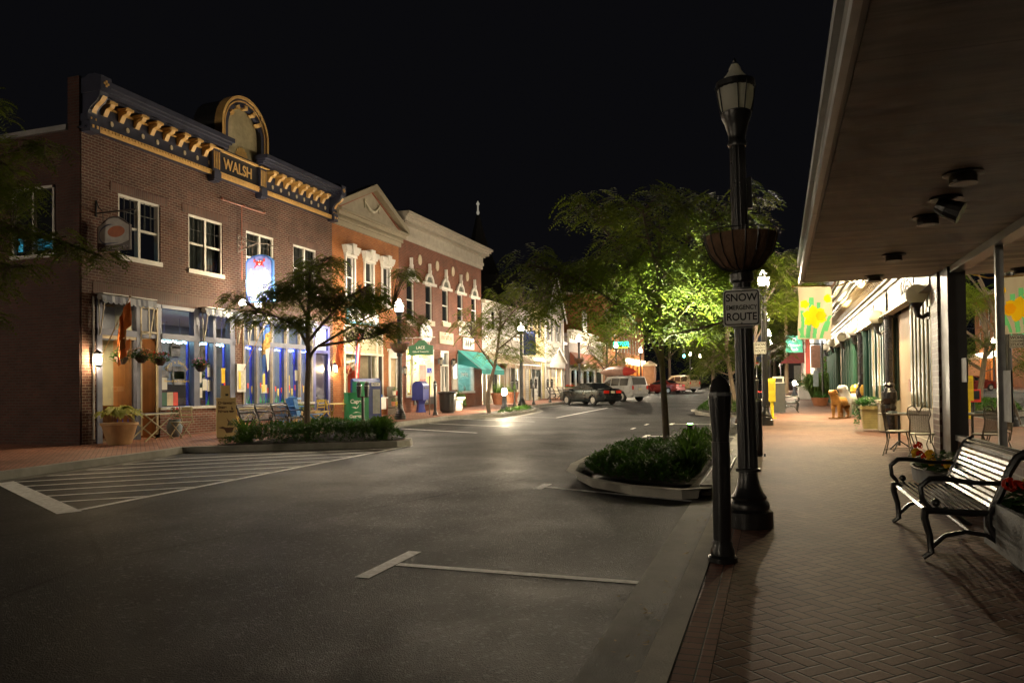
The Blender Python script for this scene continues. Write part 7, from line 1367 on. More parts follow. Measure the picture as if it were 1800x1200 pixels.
# paper boxes
t = thing('newspaper_box', 'green Cape Gazette newspaper box by the planted island', 'newspaper box', (-14.75, 25.0, G(25)), R(50)); GR = M('paper box green', (.01, .21, .075), .4, 0, .08, 2); mb = MB(); mb.box(-.3, .3, -.24, .24, .02, 1.12); mb.box(-.31, .31, -.25, .25, 1.12, 1.15); mb.build('cabinet', GR, t)
SL_ = M('white slab print', (.75, .75, .7), .5); text('Cape', .2, SL_, t, (-.02, -.243, .82), (1, 0, 0), (0, 0, 1), w=False, bold=.006, ext=.001); text('Gazette', .165, SL_, t, (0, -.243, .28), (1, 0, 0), (0, 0, 1), w=False, bold=.005, ext=.001)
mb = MB(); mb.prism([(-.18, -.242, .62), (-.05, -.242, .63), (.02, -.242, .59), (.1, -.242, .7), (.06, -.242, .59), (-.02, -.242, .56)], (0, .001, 0)); mb.prism([(-.15, -.242, .4), (0, -.242, .45), (.12, -.242, .42), (.2, -.242, .39), (.05, -.242, .42)], (0, .001, 0)); mb.build('gull_print', SL_, t)
t = thing('newspaper_box', 'tall green paper box behind the Cape Gazette box', 'newspaper box', (-14.95, 25.75, G(25.7)), R(50)); mb = MB(); mb.box(-.28, .28, -.22, .22, .02, 1.05); mb.box(-.2, .28, -.2, .22, 1.05, 1.55); mb.build('cabinet', GR, t); mb = MB(); mb.box(.28, .285, -.1, .1, 1.2, 1.5); mb.box(.28, .285, -.16, .16, .6, 1.0); mb.build('panels', PAPER, t)
t = thing('newspaper_box', 'dark blue FREE info paper rack behind the green boxes', 'newspaper box', (-15.1, 26.5, G(26.4)), R(50)); DB = M('navy rack', (.035, .05, .2), .45); mb = MB(); mb.box(-.55, .55, -.2, .22, .02, 1.5); mb.prism([(-.55, -.2, 1.5), (-.55, .22, 1.5), (-.55, .22, 1.62), (-.55, .0, 1.68)], (1.1, 0, 0)); mb.build('rack', DB, t); mb = MB(); mb.box(.15, .5, -.206, -.2, 1.38, 1.5); mb.build('header', SL_, t); text('FREE info', .09, DB, t, (.32, -.209, 1.44), (1, 0, 0), (0, 0, 1), w=False, ext=.001, bold=.003, sx=.75)
mb = MB(); mb.box(.2, .5, -.206, -.2, .3, 1.25); mb.build('papers', M('grey papers', (.3, .3, .3), .6), t)
# pots and stands near the orange shop
t = thing('stone_tub', 'rounded stone tub of leafy flowers behind the paper boxes', 'planter', (-16.2, 28.4, G(28))); mb = MB(); mb.lathe([(.28, .1), (.42, .35), (.45, .65), (.4, .7), (.36, .66)], n=18); mb.lathe([(.25, 0), (.2, .12)], n=14); mb.build('tub', M('weathered stone tub', (.36, .33, .27), .8), t, smooth=True); bush(t, 300, (0, 0, 1.0), (.4, .4, .4), GLF, 71, .08); bush(t, 24, (0, 0, 1.2), (.35, .35, .3), LEAF('orange petals', (.7, .2, .03), (.8, .3, .05)), 72, .07, 'blooms')
t = thing('display_stand', 'white tile topped display stand beside the double meter', 'stand', (-16.3, 29.6, G(29.6))); mb = MB(); mb.box(-.25, .25, -.5, .5, .82, .86); mb.box(.22, .25, -.3, .3, .35, .82); mb.build('panel', WHITE, t)
for x, y in ((-.2, -.45), (.2, -.45), (-.2, .45), (.2, .45)): mb = MB(); mb.tube([(x, y, .82), (x * 1.1, y * 1.05, .3), (x * .95, y, 0)], .018); mb.build('leg', M('reddish iron', (.3, .08, .05), .5), t)
mb = MB(); mb.lathe([(.1, .86), (.12, .96), (.03, 1.15)], (0, -.25, 0), 10); mb.build('yellow_figure', MATS['safety yellow'], t); mb = MB(); mb.lathe([(.07, .86), (.08, .98)], (0, .3, 0), 10); mb.build('blue_cup', FBL, t)
t = thing('plant_shelf', 'small tiered stand of potted flowers beside the tan shop door', 'plant stand', (-16.7, 32.0, G(32))); mb = MB(); mb.box(-.25, .25, -.35, .35, .35, .4); mb.box(-.25, .0, -.35, .35, .85, .9); mb.box(-.25, -.2, -.35, .35, 0, 1.3); mb.box(-.25, .25, -.35, .35, 0, .3); mb.build('shelf', M('grey weathered wood', (.16, .14, .11), .8), t)
for q, (y, z, mt) in enumerate(((-.2, .4, M('terracotta', (.4, .16, .08), .6)), (.15, .4, YLC), (-.1, .9, M('white pot', (.6, .56, .45), .5)), (.2, .9, M('flag red', (.6, .04, .02), .6)))): mb = MB(); mb.lathe([(.07, z), (.1, z + .2)], (0, y, 0), 12); mb.build('flower_pot', mt, t); bush(t, 40, (0, y, z + .28), (.12, .12, .12), GLF, 80 + q, .05)
t = thing('green_shop_sign', 'green hanging shop sign with pale lettering beside the lit lamp post', 'hanging sign', (XL + .1, 33.6, 3.15)); mb = MB(); mb.prism([(.3, 0, 0), (1.6, 0, 0), (1.6, 0, .45), (1.35, 0, .5), (1.15, 0, .72), (.85, 0, .72), (.6, 0, .5), (.3, 0, .45)], (0, .06, 0)); mb.build('board', M('sign green', (.03, .12, .06), .5), t)
text('LACE', .2, PAPER, t, (.95, -.003, .36), (1, 0, 0), (0, 0, 1), w=False); text('Gifts & Treasures', .12, PAPER, t, (.95, -.003, .17), (1, 0, 0), (0, 0, 1), w=False, ext=.001); mb = MB(); mb.tube([(0, .03, .85), (1.7, .03, .85)], .025); mb.tube([(.5, .03, .5), (.5, .03, .85)], .01); mb.tube([(1.4, .03, .5), (1.4, .03, .85)], .01); mb.build('bracket', WHITE, t)
t = thing('mailbox', 'dark blue pedestal mailbox against the red brown brick wall', 'mailbox', (-16.6, 34.5, G(34))); MBL = M('mailbox blue', (.02, .03, .17), .4); mb = MB(); mb.lathe([(.3, 0), (.24, .1), (.2, .4), (.3, .6)], n=4); mb.box(-.3, .3, -.35, .35, .6, 1.25); mb.prism([(.3 * math.cos(q), -.35, 1.25 + .3 * math.sin(q)) for q in np.linspace(0, PI, 13)], (0, .7, 0)); mb.build('body', MBL, t); mb = MB(); mb.box(.3, .32, -.22, .22, 1.15, 1.25); mb.build('flap', NAVY, t)
t = thing('parking_sign', 'white reserved parking sign with blue wheelchair symbol on a thin post', 'road sign', (-14.9, 31.9, G(32)), R(35)); mb = MB(); mb.tube([(0, .03, 0), (0, .03, 2.2)], .03); mb.build('post', M('brown post', (.1, .06, .04), .6), t); mb = MB(); mb.box(-.16, .16, -.006, 0, 1.75, 2.4); mb.build('plate', WHITE, t); mb = MB(); mb.box(-.1, .1, -.01, -.006, 1.9, 2.12); mb.build('blue_square', M('parking blue', (.02, .06, .5), .5), t)
mb = MB(); mb.tube([(.015 + .05 * math.cos(q), -.013, 1.96 + .05 * math.sin(q)) for q in np.linspace(2.2, 6.6, 10)], .007, 5); mb.tube([(-.02, -.013, 2.06), (-.01, -.013, 1.99), (.03, -.013, 1.99), (.05, -.013, 1.94)], .009, 5); mb.ball((-.02, -.013, 2.085), .014, 8, 5); mb.build('wheelchair_symbol', LETW, t); text('RESERVED', .055, M('green print', (.03, .2, .08), .5), t, (0, -.008, 2.3), (1, 0, 0), (0, 0, 1), w=False, ext=.001); text('PARKING', .055, M('green print', (.03, .2, .08), .5), t, (0, -.008, 2.22), (1, 0, 0), (0, 0, 1), w=False, ext=.001)
t = thing('trash_can', 'large black rimmed trash can on the left pavement', 'trash can', (-14.75, 33.6, G(33.6))); mb = MB(); mb.lathe([(.3, 0), (.3, .06), (.38, .1), (.42, .9)], n=26, flute=.03); mb.lathe([(.46, .9), (.47, .95), (.44, 1.0), (.25, 1.03)], n=26); mb.build('body', BLK, t, smooth=True); mb = MB(); mb.lathe([(.24, 1.0), (.24, 1.035), (.22, 1.035), (.22, 1.0)], n=22); mb.build('rim', M('dark rim', (.05, .05, .05), .3), t)
t = thing('white_urn', 'fluted white square urn with trailing greenery beside the trash can', 'planter', (-15.4, 36.3, G(36))); mb = MB(); mb.lathe([(.2, 0), (.26, .1), (.32, .5), (.46, .62), (.46, .7), (.38, .7), (.36, .6)], n=4); mb.build('urn', WHITE, t); bush(t, 200, (0, 0, .8), (.4, .4, .2), GLF, 91, .08); bush(t, 120, (.3, .1, .45), (.15, .2, .35), GLF, 92, .07, 'trailing_foliage')
for i, (y, s) in enumerate(((44.9, 1), (47.6, .9))):
    t = thing('terracotta_pot', ('large terracotta pot of tall grass beside the bollard light', 'second terracotta pot, partly behind the lamp post')[i], 'potted plant', (-16.3, y, G(y))); mb = MB(); mb.lathe([(.28, 0), (.42, .6), (.47, .6), (.47, .72), (.42, .72), (.4, .62)], n=20); mb.build('pot', M('terracotta', (.4, .16, .08), .6), t)
    r = random.Random(i); L = MB()
    for k in range(110): a = r.random() * 6.3; o = Vector((math.cos(a), math.sin(a), 0)); s_ = Vector((-math.sin(a), math.cos(a), 0)) * .018; b = o * .2 + Vector((0, 0, .66)); p = b + o * r.uniform(.1, .35) + Vector((0, 0, r.uniform(.4, .9))); L.face([b - s_, b + s_, p])
    L.build('blades', GRS, t, fix=False)
t = thing('white_trellis', 'small white trellis standing outside the striped awning shop', 'trellis', (-16.2, 52.6, G(52))); mb = MB()
for y in (-.4, -.13, .13, .4): mb.box(-.02, .02, y - .02, y + .02, 0, 1.7)
for k in range(6): mb.box(-.018, .022, -.4, .4, .15 + k * .3, .19 + k * .3)
mb.build('lattice', WHITE, t)
for i, (y, lb) in enumerate(((55.2, 'dark bench before the narrow yellow shop'), (58.0, 'second dark bench before the gabled house'))): bench(lb, (-15.6, y, G(y)), R(90), 1.5, 2)
t = thing('white_table', 'white pedestal table with red flowers outside the gabled house', 'table', (-15.7, 60.3, G(60))); mb = MB(); mb.lathe([(.3, 0), (.15, .2), (.12, .6), (.5, .75), (.5, .8)], n=16); mb.build('table', WHITE, t); bush(t, 80, (0, 0, .95), (.4, .4, .15), PRED, 95, .08, 'blooms'); bush(t, 80, (0, 0, .88), (.5, .5, .1), GLF, 96, .08)
t = thing('blue_banner', 'dark blue street banner on the lamp before the striped awning', 'banner', (-14.0, 42.6, 2.9 + G(42.6))); mb = MB(); mb.grid(lambda i, j: (.14 + .75 * i, .02 * math.sin(j * 6), .05 + 1.4 * j), 6, 10); mb.build('cloth', M('banner blue', (.03, .05, .16), .8), t, fix=False); mb = MB(); mb.tube([(.06, 0, 1.46), (.95, 0, 1.46)], .014); mb.tube([(.06, 0, .05), (.95, 0, .05)], .014); mb.build('arms', BLK, t)
t = dup(t, (-.4, 41.9, 2.2 + G(42)), PI, 'dark blue banner on the second lamp along the right kerb')
# ================================================================ hedges on the islands
def inside(p, poly):
    x, y = p; c = False
    for (x0, y0), (x1, y1) in zip(poly, poly[1:] + poly[:1]):
        if (y0 > y) != (y1 > y) and x < (x1 - x0) * (y - y0) / (y1 - y0) + x0: c = not c
    return c
JUN = LEAF('juniper', (.02, .06, .008), (.045, .1, .016), .3); DAY = LEAF('day lily blade', (.035, .08, .012), (.07, .14, .025), .35)
def hedge(label, poly, hmax, n_, seed, name='low_hedge', mound=None):
    r = random.Random(seed); xs = [p[0] for p in poly]; ys = [p[1] for p in poly]; V = []; F = []; k = 0; E_ = [Vector(p) for p in poly]
    def edge(p): return min((Vector(p) - a - (b - a) * max(0, min(1, (Vector(p) - a).dot(b - a) / (b - a).length_squared))).length for a, b in zip(E_, E_[1:] + E_[:1]))
    while k < n_:
        p = (r.uniform(min(xs), max(xs)), r.uniform(min(ys), max(ys)))
        if not inside(p, poly): continue
        k += 1; e = edge(p); h = hmax * min(1, (e / .45) ** .6) * (.8 + .2 * math.sin(p[0] * 3.1 + 1) * math.cos(p[1] * 2.7)); z = G(p[1]) + h * (1 - .7 * r.random() ** 2); a = r.random() * 6.3; el = r.uniform(.0, 1.1); d = Vector((math.cos(a) * math.cos(el), math.sin(a) * math.cos(el), math.sin(el))); s = Vector((-math.sin(a), math.cos(a), r.uniform(-.4, .4))); c = Vector((p[0], p[1], z)); l = r.uniform(.07, .15)
        for q in range(4):
            b = c + d * l * q / 4; u = d * l * .32; w_ = s * l * .3 * (1 if q % 2 else -1); i = len(V); V += [b, b + u * .6 + w_, b + u * 1.5, b + u * .6 + w_ * .2]; F.append((i, i + 1, i + 2, i + 3))
    mb = MB(); mb.v = [tuple(v) for v in V]; mb.f = F; mb.mi = [0] * len(F); o = mb.build(name, JUN, None, fix=False); tag(o, label, 'hedge'); 
    return o
def shrink(poly, k):
    c = Vector((sum(p[0] for p in poly) / len(poly), sum(p[1] for p in poly) / len(poly))); return [tuple(c + (Vector(p) - c) * k) for p in poly]
LI = [p for p in LK if 15.45 < p[1] < 21.4]
hedge('dark low juniper hedge filling the left planted island', shrink(LI, .88), .52, 8500, 1); hedge('dark low juniper hedge under the near young tree on the right', shrink(i1[:-1], .85), .3, 7500, 2); hedge('low green shrubs on the far right planted island', shrink(i2[:-1], .85), .5, 3500, 3); hedge('sparse low plants around the young tree on the left far island', shrink([p for p in LK if 31.5 < p[1] < 42], .7), .28, 700, 4)
for i, (x, y) in enumerate(((-1.45, 13.6), (-1.35, 14.5), (-1.5, 15.3), (-1.3, 12.7), (-1.6, 16.0))): grass(('arching day lily clump nearest the drain grate', 'second arching day lily clump by the drain grate', 'third day lily clump along the drain grate', 'day lily clump at the front corner of the near island', 'day lily clump at the back of the near island')[i], (x, y, G(y)), .52, .36, 120, DAY, 20 + i, None, 'day_lily')
for i, (x, y) in enumerate(((-9.9, 18.2), (-10.3, 18.9), (-13.3, 17.0))): grass(('pale green day lily clump at the road tip of the left island', 'second day lily clump near the road tip of the left island', 'grassy clump beside the tan newspaper box', 'second grassy clump behind the tan newspaper box')[i], (x, y, G(y)), .6, .34, 120, DAY, 30 + i, None, 'day_lily')
# uplight under the near tree
t = thing('ground_spotlight', 'small green tinted spotlight hidden in the hedge under the near tree', 'spotlight', (-1.75, 16.9, G(16.9) + .45)); mb = MB(); mb.lathe([(.05, -.3), (.06, 0), (.07, .08)], n=12); mb.build('housing', BLK, t); mb = MB(); mb.lathe([(.06, .08), (.05, .095)], n=12); mb.build('lens', EM('green lens', (.4, 1, .25), 12.), t)
spot('tree_uplight', (-1.75, 16.9, G(16.9) + .57), (-2.2, 15.2, 5.2), 330, (.93, 1, .58), 85, .06); spot('tree_uplight', (-1.75, 16.9, G(16.9) + .57), (-2.3, 15.0, 6.4), 2300, (.93, 1, .58), 56, .06)
# ================================================================ trees
BARK = M('tree bark', (.11, .08, .055), .85, 0, .3, 8, .6, 30)
LF1 = LEAF('locust leaf lit', (.085, .13, .012), (.15, .19, .022), .5); LF2 = LEAF('locust leaf dark', (.055, .085, .012), (.09, .12, .018), .5)  # one leaf in two tones: lamplight and shade put into the colour
def tree(label, base, trunk, limbs, clusters, seed, leafmat, nleaf, ls=1., name='street_tree', r0=.1, twig=.5, group=None, npair=7):
    t = thing(name, label, 'tree', base, 0, group); rs = np.random.RandomState(seed); b = Vector(base); tb = MB(); segs = []
    def addlimb(pts, ra, rb):
        P = [Vector(p) for p in pts]; Q = []
        for i in range(len(P) - 1):
            p0, p1, p2, p3 = P[max(0, i - 1)], P[i], P[i + 1], P[min(len(P) - 1, i + 2)]
            for k in range(4): f = k / 4; Q.append(.5 * ((2 * p1) + (p2 - p0) * f + (2 * p0 - 5 * p1 + 4 * p2 - p3) * f * f + (3 * p1 - p0 - 3 * p2 + p3) * f ** 3))
        Q.append(P[-1]); R_ = [ra + (rb - ra) * i / (len(Q) - 1) for i in range(len(Q))]; tb.tube([q - b for q in Q], R_, 7); segs.extend(zip(Q, R_))
    addlimb(trunk, r0 * 1.15, r0 * .5)
    for l in limbs: addlimb(l, r0 * .55, .018)
    nodes = np.array([tuple(q) for q, _ in segs[3:]]); O, D, LL = [], [], []; tot = sum(c[2] for c in clusters)
    for cen, rad, wgt in clusters:
        n_ = max(3, int(nleaf * wgt / tot / 5))
        for _ in range(n_):
            d = rs.normal(size=3); d /= np.linalg.norm(d); p = np.array(cen) + d * np.array(rad) * rs.random_sample() ** .45
            k = np.argmin(((nodes - p) ** 2).sum(1) + rs.random_sample(len(nodes)) * .25); q = nodes[k]; v = p - q; L = np.linalg.norm(v)
            if rs.random_sample() < twig and L > .15: m_ = q + v * .5 + np.array([0, 0, .14 * L]); tb.tube([Vector(q) - b, Vector(m_) - b, Vector(p) - b], [.012 + .004 * L, .009, .004], 4)
            out = v / (L + 1e-6); a0 = rs.random_sample() * 6.28
            for j in range(5): a = a0 + j * 1.256 + rs.normal() * .3; dd = np.array([math.cos(a), math.sin(a), 0]) * .8 + out * .7; dd[2] *= .4; O.append(p + rs.normal(size=3) * .07 * ls); D.append(dd); LL.append(ls * rs.uniform(.2, .36))
    tb.build('trunk', BARK, t, smooth=True, fix=False)
    O, D, LL = np.array(O), np.array(D), np.array(LL); D[:, 2] = 0; D /= np.linalg.norm(D, axis=1)[:, None] + 1e-9; S = np.stack([-D[:, 1], D[:, 0], np.zeros(len(D))], 1); tw = rs.uniform(-.5, .5, len(O)); S[:, 2] += tw; up0 = rs.uniform(-.2, .35, len(O)); dr = rs.uniform(.5, 1.1, len(O)); V = []
    for k in range(npair):
        tt = (k + .7) / npair; c = O + D * (LL * tt)[:, None]; c[:, 2] += LL * (up0 * tt - dr * tt * tt); wl = LL * (.30 - .14 * abs(tt - .45))
        for s in (1, -1):
            e = S * (s * wl)[:, None] + D * (wl * .35)[:, None]; e[:, 2] -= wl * .25; h = D * (LL * .062)[:, None]; V.append(np.stack([c, c + e * .5 + h, c + e, c + e * .5 - h], 1))
    V = np.concatenate(V).reshape(-1, 3) - np.array(base); nq = len(V) // 4; me = bpy.data.meshes.new('crown'); me.vertices.add(len(V)); me.vertices.foreach_set('co', V.astype(np.float32).ravel()); me.loops.add(nq * 4); me.loops.foreach_set('vertex_index', np.arange(nq * 4, dtype=np.int32)); me.polygons.add(nq); me.polygons.foreach_set('loop_start', np.arange(nq, dtype=np.int32) * 4); me.update(calc_edges=True); me.materials.append(leafmat); o = bpy.data.objects.new('crown', me); COL.objects.link(o); o.parent = t; return t
def px(D, *pts): return [dep(x, y, D + (dz[0] if dz else 0)) for x, y, *dz in pts]
def cl(D, *L): return [(dep(x, y, D + dd), (rx * D / CF, dr_, ry * D / CF), rx * ry) for x, y, rx, ry, dd, dr_ in L]
D = 15.6
tree('slender young tree with wide bright green crown on the near right island', (-2.1, 15.8, G(15.8)), [(-2.1, 15.8, G(15.8))] + px(D, (1171, 760), (1167, 690), (1163, 630), (1160, 560), (1157, 490), (1160, 420)),
     [px(D, (1163, 645), (1148, 605), (1120, 570), (1090, 540, -.3), (1040, 505, -.6), (985, 480, -.8), (930, 465, -.9)), px(D, (1161, 600), (1185, 565), (1215, 530, .3), (1255, 480, .5), (1290, 430, .6)), px(D, (1160, 560), (1130, 500), (1100, 450, .5), (1050, 390, .8), (1020, 365, .8)), px(D, (1158, 500), (1190, 450), (1230, 400, -.4), (1290, 370, -.5), (1325, 345, -.5)), px(D, (1160, 590), (1220, 580, -.8), (1290, 560, -1.0)), px(D, (1157, 480), (1140, 420, -.5), (1130, 370, -.6)), px(D, (1159, 540), (1120, 520, 1), (1060, 500, 1.4))],
     cl(D, (1150, 440, 120, 55, 0, 1.0), (1070, 378, 60, 32, .7, .6), (1150, 360, 75, 28, -.4, .7), (1245, 375, 80, 38, -.4, .7), (1020, 365, 40, 20, .8, .4), (1000, 490, 90, 42, -.6, .7), (930, 468, 40, 26, -.9, .5), (1060, 480, 70, 40, .8, .8), (1080, 550, 75, 25, -.3, .7), (1230, 480, 80, 45, .4, .8), (1150, 520, 110, 28, .1, 1.1), (1285, 500, 55, 60, .3, .6), (1325, 340, 22, 22, -.5, .3), (1330, 400, 20, 40, -.4, .3), (1215, 575, 60, 18, -.6, .5), (1140, 565, 70, 18, -.5, .6), (960, 540, 50, 22, -.5, .5), (1340, 470, 25, 30, .3, .4)), 3, LF1, 3700, 1.15, r0=.068, npair=6)
D = 20.5
tree('slender young tree on the left planted island before the restaurant', (-11.8, 17.6, G(17.6)), [(-11.8, 17.6, G(17.6))] + px(D, (540, 745), (540, 690), (542, 640), (541, 580), (543, 530), (546, 480)),
     [px(D, (541, 645), (552, 615), (590, 590), (640, 562, .3), (690, 540, .5)), px(D, (541, 610), (525, 580), (495, 560, -.3), (455, 548, -.4)), px(D, (542, 560), (520, 520, .4), (490, 500, .6)), px(D, (542, 600), (575, 560, -.5), (610, 525, -.6), (650, 500, -.6)), px(D, (560, 608), (610, 600, -.6), (660, 592, -.8)), px(D, (543, 530), (560, 480, .3), (570, 455, .3))],
     cl(D, (545, 505, 55, 38, 0, .8), (480, 520, 48, 22, .3, .6), (440, 555, 45, 14, -.3, .4), (600, 535, 65, 30, -.4, .7), (650, 522, 42, 28, .4, .6), (640, 580, 65, 16, -.6, .5), (712, 482, 24, 12, .5, .4), (725, 560, 22, 12, -.4, .3), (520, 565, 55, 16, -.2, .5), (565, 465, 40, 18, .3, .4), (690, 575, 30, 14, -.6, .3), (410, 520, 20, 10, -.4, .3)), 5, LF1, 4000, .95, r0=.085)
D = 35.5
tree('young leaning tree on the left far island before the teal awning', (-12.5, 33.2, G(33.2)), [(-12.5, 33.2, G(33.2))] + px(D, (857, 700), (862, 670), (870, 640), (876, 600), (880, 560)),
     [px(D, (868, 645), (850, 620), (830, 590, -.4)), px(D, (874, 615), (905, 590), (940, 560, .5)), px(D, (878, 580), (910, 540, -.5), (955, 525, -.5))], cl(D, (870, 570, 50, 40, 0, 1.2), (830, 575, 32, 22, -.4, .8), (925, 560, 50, 35, .4, 1.0), (900, 520, 48, 26, -.2, 1.0), (960, 530, 35, 28, -.4, .8), (880, 620, 45, 18, 0, .8), (940, 610, 30, 22, .5, .8), (820, 545, 16, 10, 0, .5)), 6, LF1, 2200, 1.25, r0=.09, npair=6)
tree('tree before the blue lit shop, beneath the green neon sign', (-13.2, 62.5, G(62.5)), [(-13.2, 62.5, G(62.5)), (-13.2, 62.5, 2.2), (-13.1, 62.5, 3.4), (-13.1, 62.5, 5)], [[(-13.2, 62.5, 2.8), (-13.9, 62, 3.8), (-14.6, 62, 4.6)], [(-13.2, 62.5, 3.0), (-12.4, 62.4, 4), (-11.8, 62, 4.6)]], cl(63, (1060, 600, 38, 36, 0, 1.6), (1040, 640, 30, 16, 0, 1.2), (1095, 635, 30, 18, 0, 1.2), (1075, 570, 36, 22, 0, 1.2)), 8, LF1, 1500, 1.7, r0=.12, npair=5)
D = 33.8
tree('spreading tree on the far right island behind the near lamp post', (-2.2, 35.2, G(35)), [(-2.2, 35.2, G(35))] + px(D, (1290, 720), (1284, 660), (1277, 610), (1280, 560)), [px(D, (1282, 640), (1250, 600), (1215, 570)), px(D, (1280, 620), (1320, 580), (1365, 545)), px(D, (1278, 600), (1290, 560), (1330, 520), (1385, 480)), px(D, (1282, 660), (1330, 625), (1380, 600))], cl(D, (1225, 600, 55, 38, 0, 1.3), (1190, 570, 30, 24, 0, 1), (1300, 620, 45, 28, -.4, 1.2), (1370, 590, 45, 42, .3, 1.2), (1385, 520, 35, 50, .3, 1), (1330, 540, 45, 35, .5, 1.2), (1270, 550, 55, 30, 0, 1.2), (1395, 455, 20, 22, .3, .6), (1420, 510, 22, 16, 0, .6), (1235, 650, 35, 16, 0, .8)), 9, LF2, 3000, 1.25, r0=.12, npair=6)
D = 26.5
tree('tree with drooping leaves behind the lit lamp on the right kerb', (-1.3, 28.3, G(28) - .12), [(-1.3, 28.3, G(28) - .12), dep(1325, 640, D), dep(1330, 570, D), dep(1350, 510, D)], [px(D, (1328, 600), (1350, 560), (1385, 520)), px(D, (1330, 560), (1365, 500), (1400, 460)), px(D, (1332, 560), (1350, 500), (1375, 450))], cl(D, (1375, 470, 28, 32, 0, .8), (1395, 520, 38, 30, .2, .8), (1365, 540, 30, 22, -.3, .7), (1350, 450, 16, 14, 0, .5), (1420, 495, 25, 14, -.4, .6)), 10, LF1, 1300, 1.0, r0=.07)
# near branches at the left edge
D = 11.5
bA = dep(-190, 840, D); bA.z = 0.08
tree('overhanging tree branches entering at the left edge of the view', tuple(bA), [tuple(bA)] + px(D, (-180, 600), (-170, 450), (-160, 350)), [px(D, (-175, 520), (-90, 440), (0, 400), (90, 420, .3), (180, 450, .4)), px(D, (-170, 450), (-80, 330), (10, 270), (80, 255)), px(D, (-160, 380), (-100, 260), (-40, 200)), px(D, (-178, 560), (-90, 500), (0, 470), (50, 470)), px(D, (-178, 600), (-90, 560), (-10, 550))],
     cl(D, (60, 262, 48, 22, 0, .3), (10, 330, 60, 55, .2, .5), (40, 410, 60, 30, 0, .4), (-60, 420, 70, 90, 0, .6), (100, 430, 55, 26, .3, .3), (170, 452, 40, 18, .4, .22), (200, 445, 14, 14, .4, .14), (20, 470, 65, 16, .1, .3), (-60, 260, 70, 60, 0, .5), (5, 190, 22, 14, 0, .2), (0, 500, 20, 22, 0, .25), (0, 552, 12, 14, 0, .2), (-90, 540, 60, 50, 0, .5)), 12, LF1, 2500, .72, r0=.11)
BT = ['big dark tree closing the street behind the tan truck', 'dark broad tree at the end of the road', 'tall dark tree far behind the right island', 'dark tree left of the road end', 'dark far tree beyond the headlights', 'lit yellow green tree beyond the two small lamps', 'dark tree behind the far porch roof']
for k, (x, y, h, w_, lm) in enumerate(((-4, 128, 13, 7, LF2), (-10, 135, 15, 8, LF2), (0, 112, 10, 5, LF2), (-16, 125, 14, 7, LF2), (4, 130, 12, 6, LF2), (-8.2, 111, 8, 4.2, LF1), (1.5, 120, 11, 5, LF2))):
    g_ = G(y); tree(BT[k], (x, y, g_), [(x, y, g_), (x, y, g_ + h * .35), (x + .2, y, g_ + h * .7)], [[(x, y, g_ + h * .3), (x - w_ * .5, y, g_ + h * .5)], [(x, y, g_ + h * .35), (x + w_ * .5, y, g_ + h * .55)]], [((x + math.cos(q) * w_ * .5, y, g_ + h * (.55 + .25 * math.sin(q * 2.3))), (w_ * .5, w_ * .4, h * .24), 1) for q in np.linspace(0, 5.4, 6)] + [((x, y, g_ + h * .75), (w_ * .5, w_ * .4, h * .25), 1)], 40 + k, lm, 1100, 3.4, 'large_tree', .25, .3, None, 4)
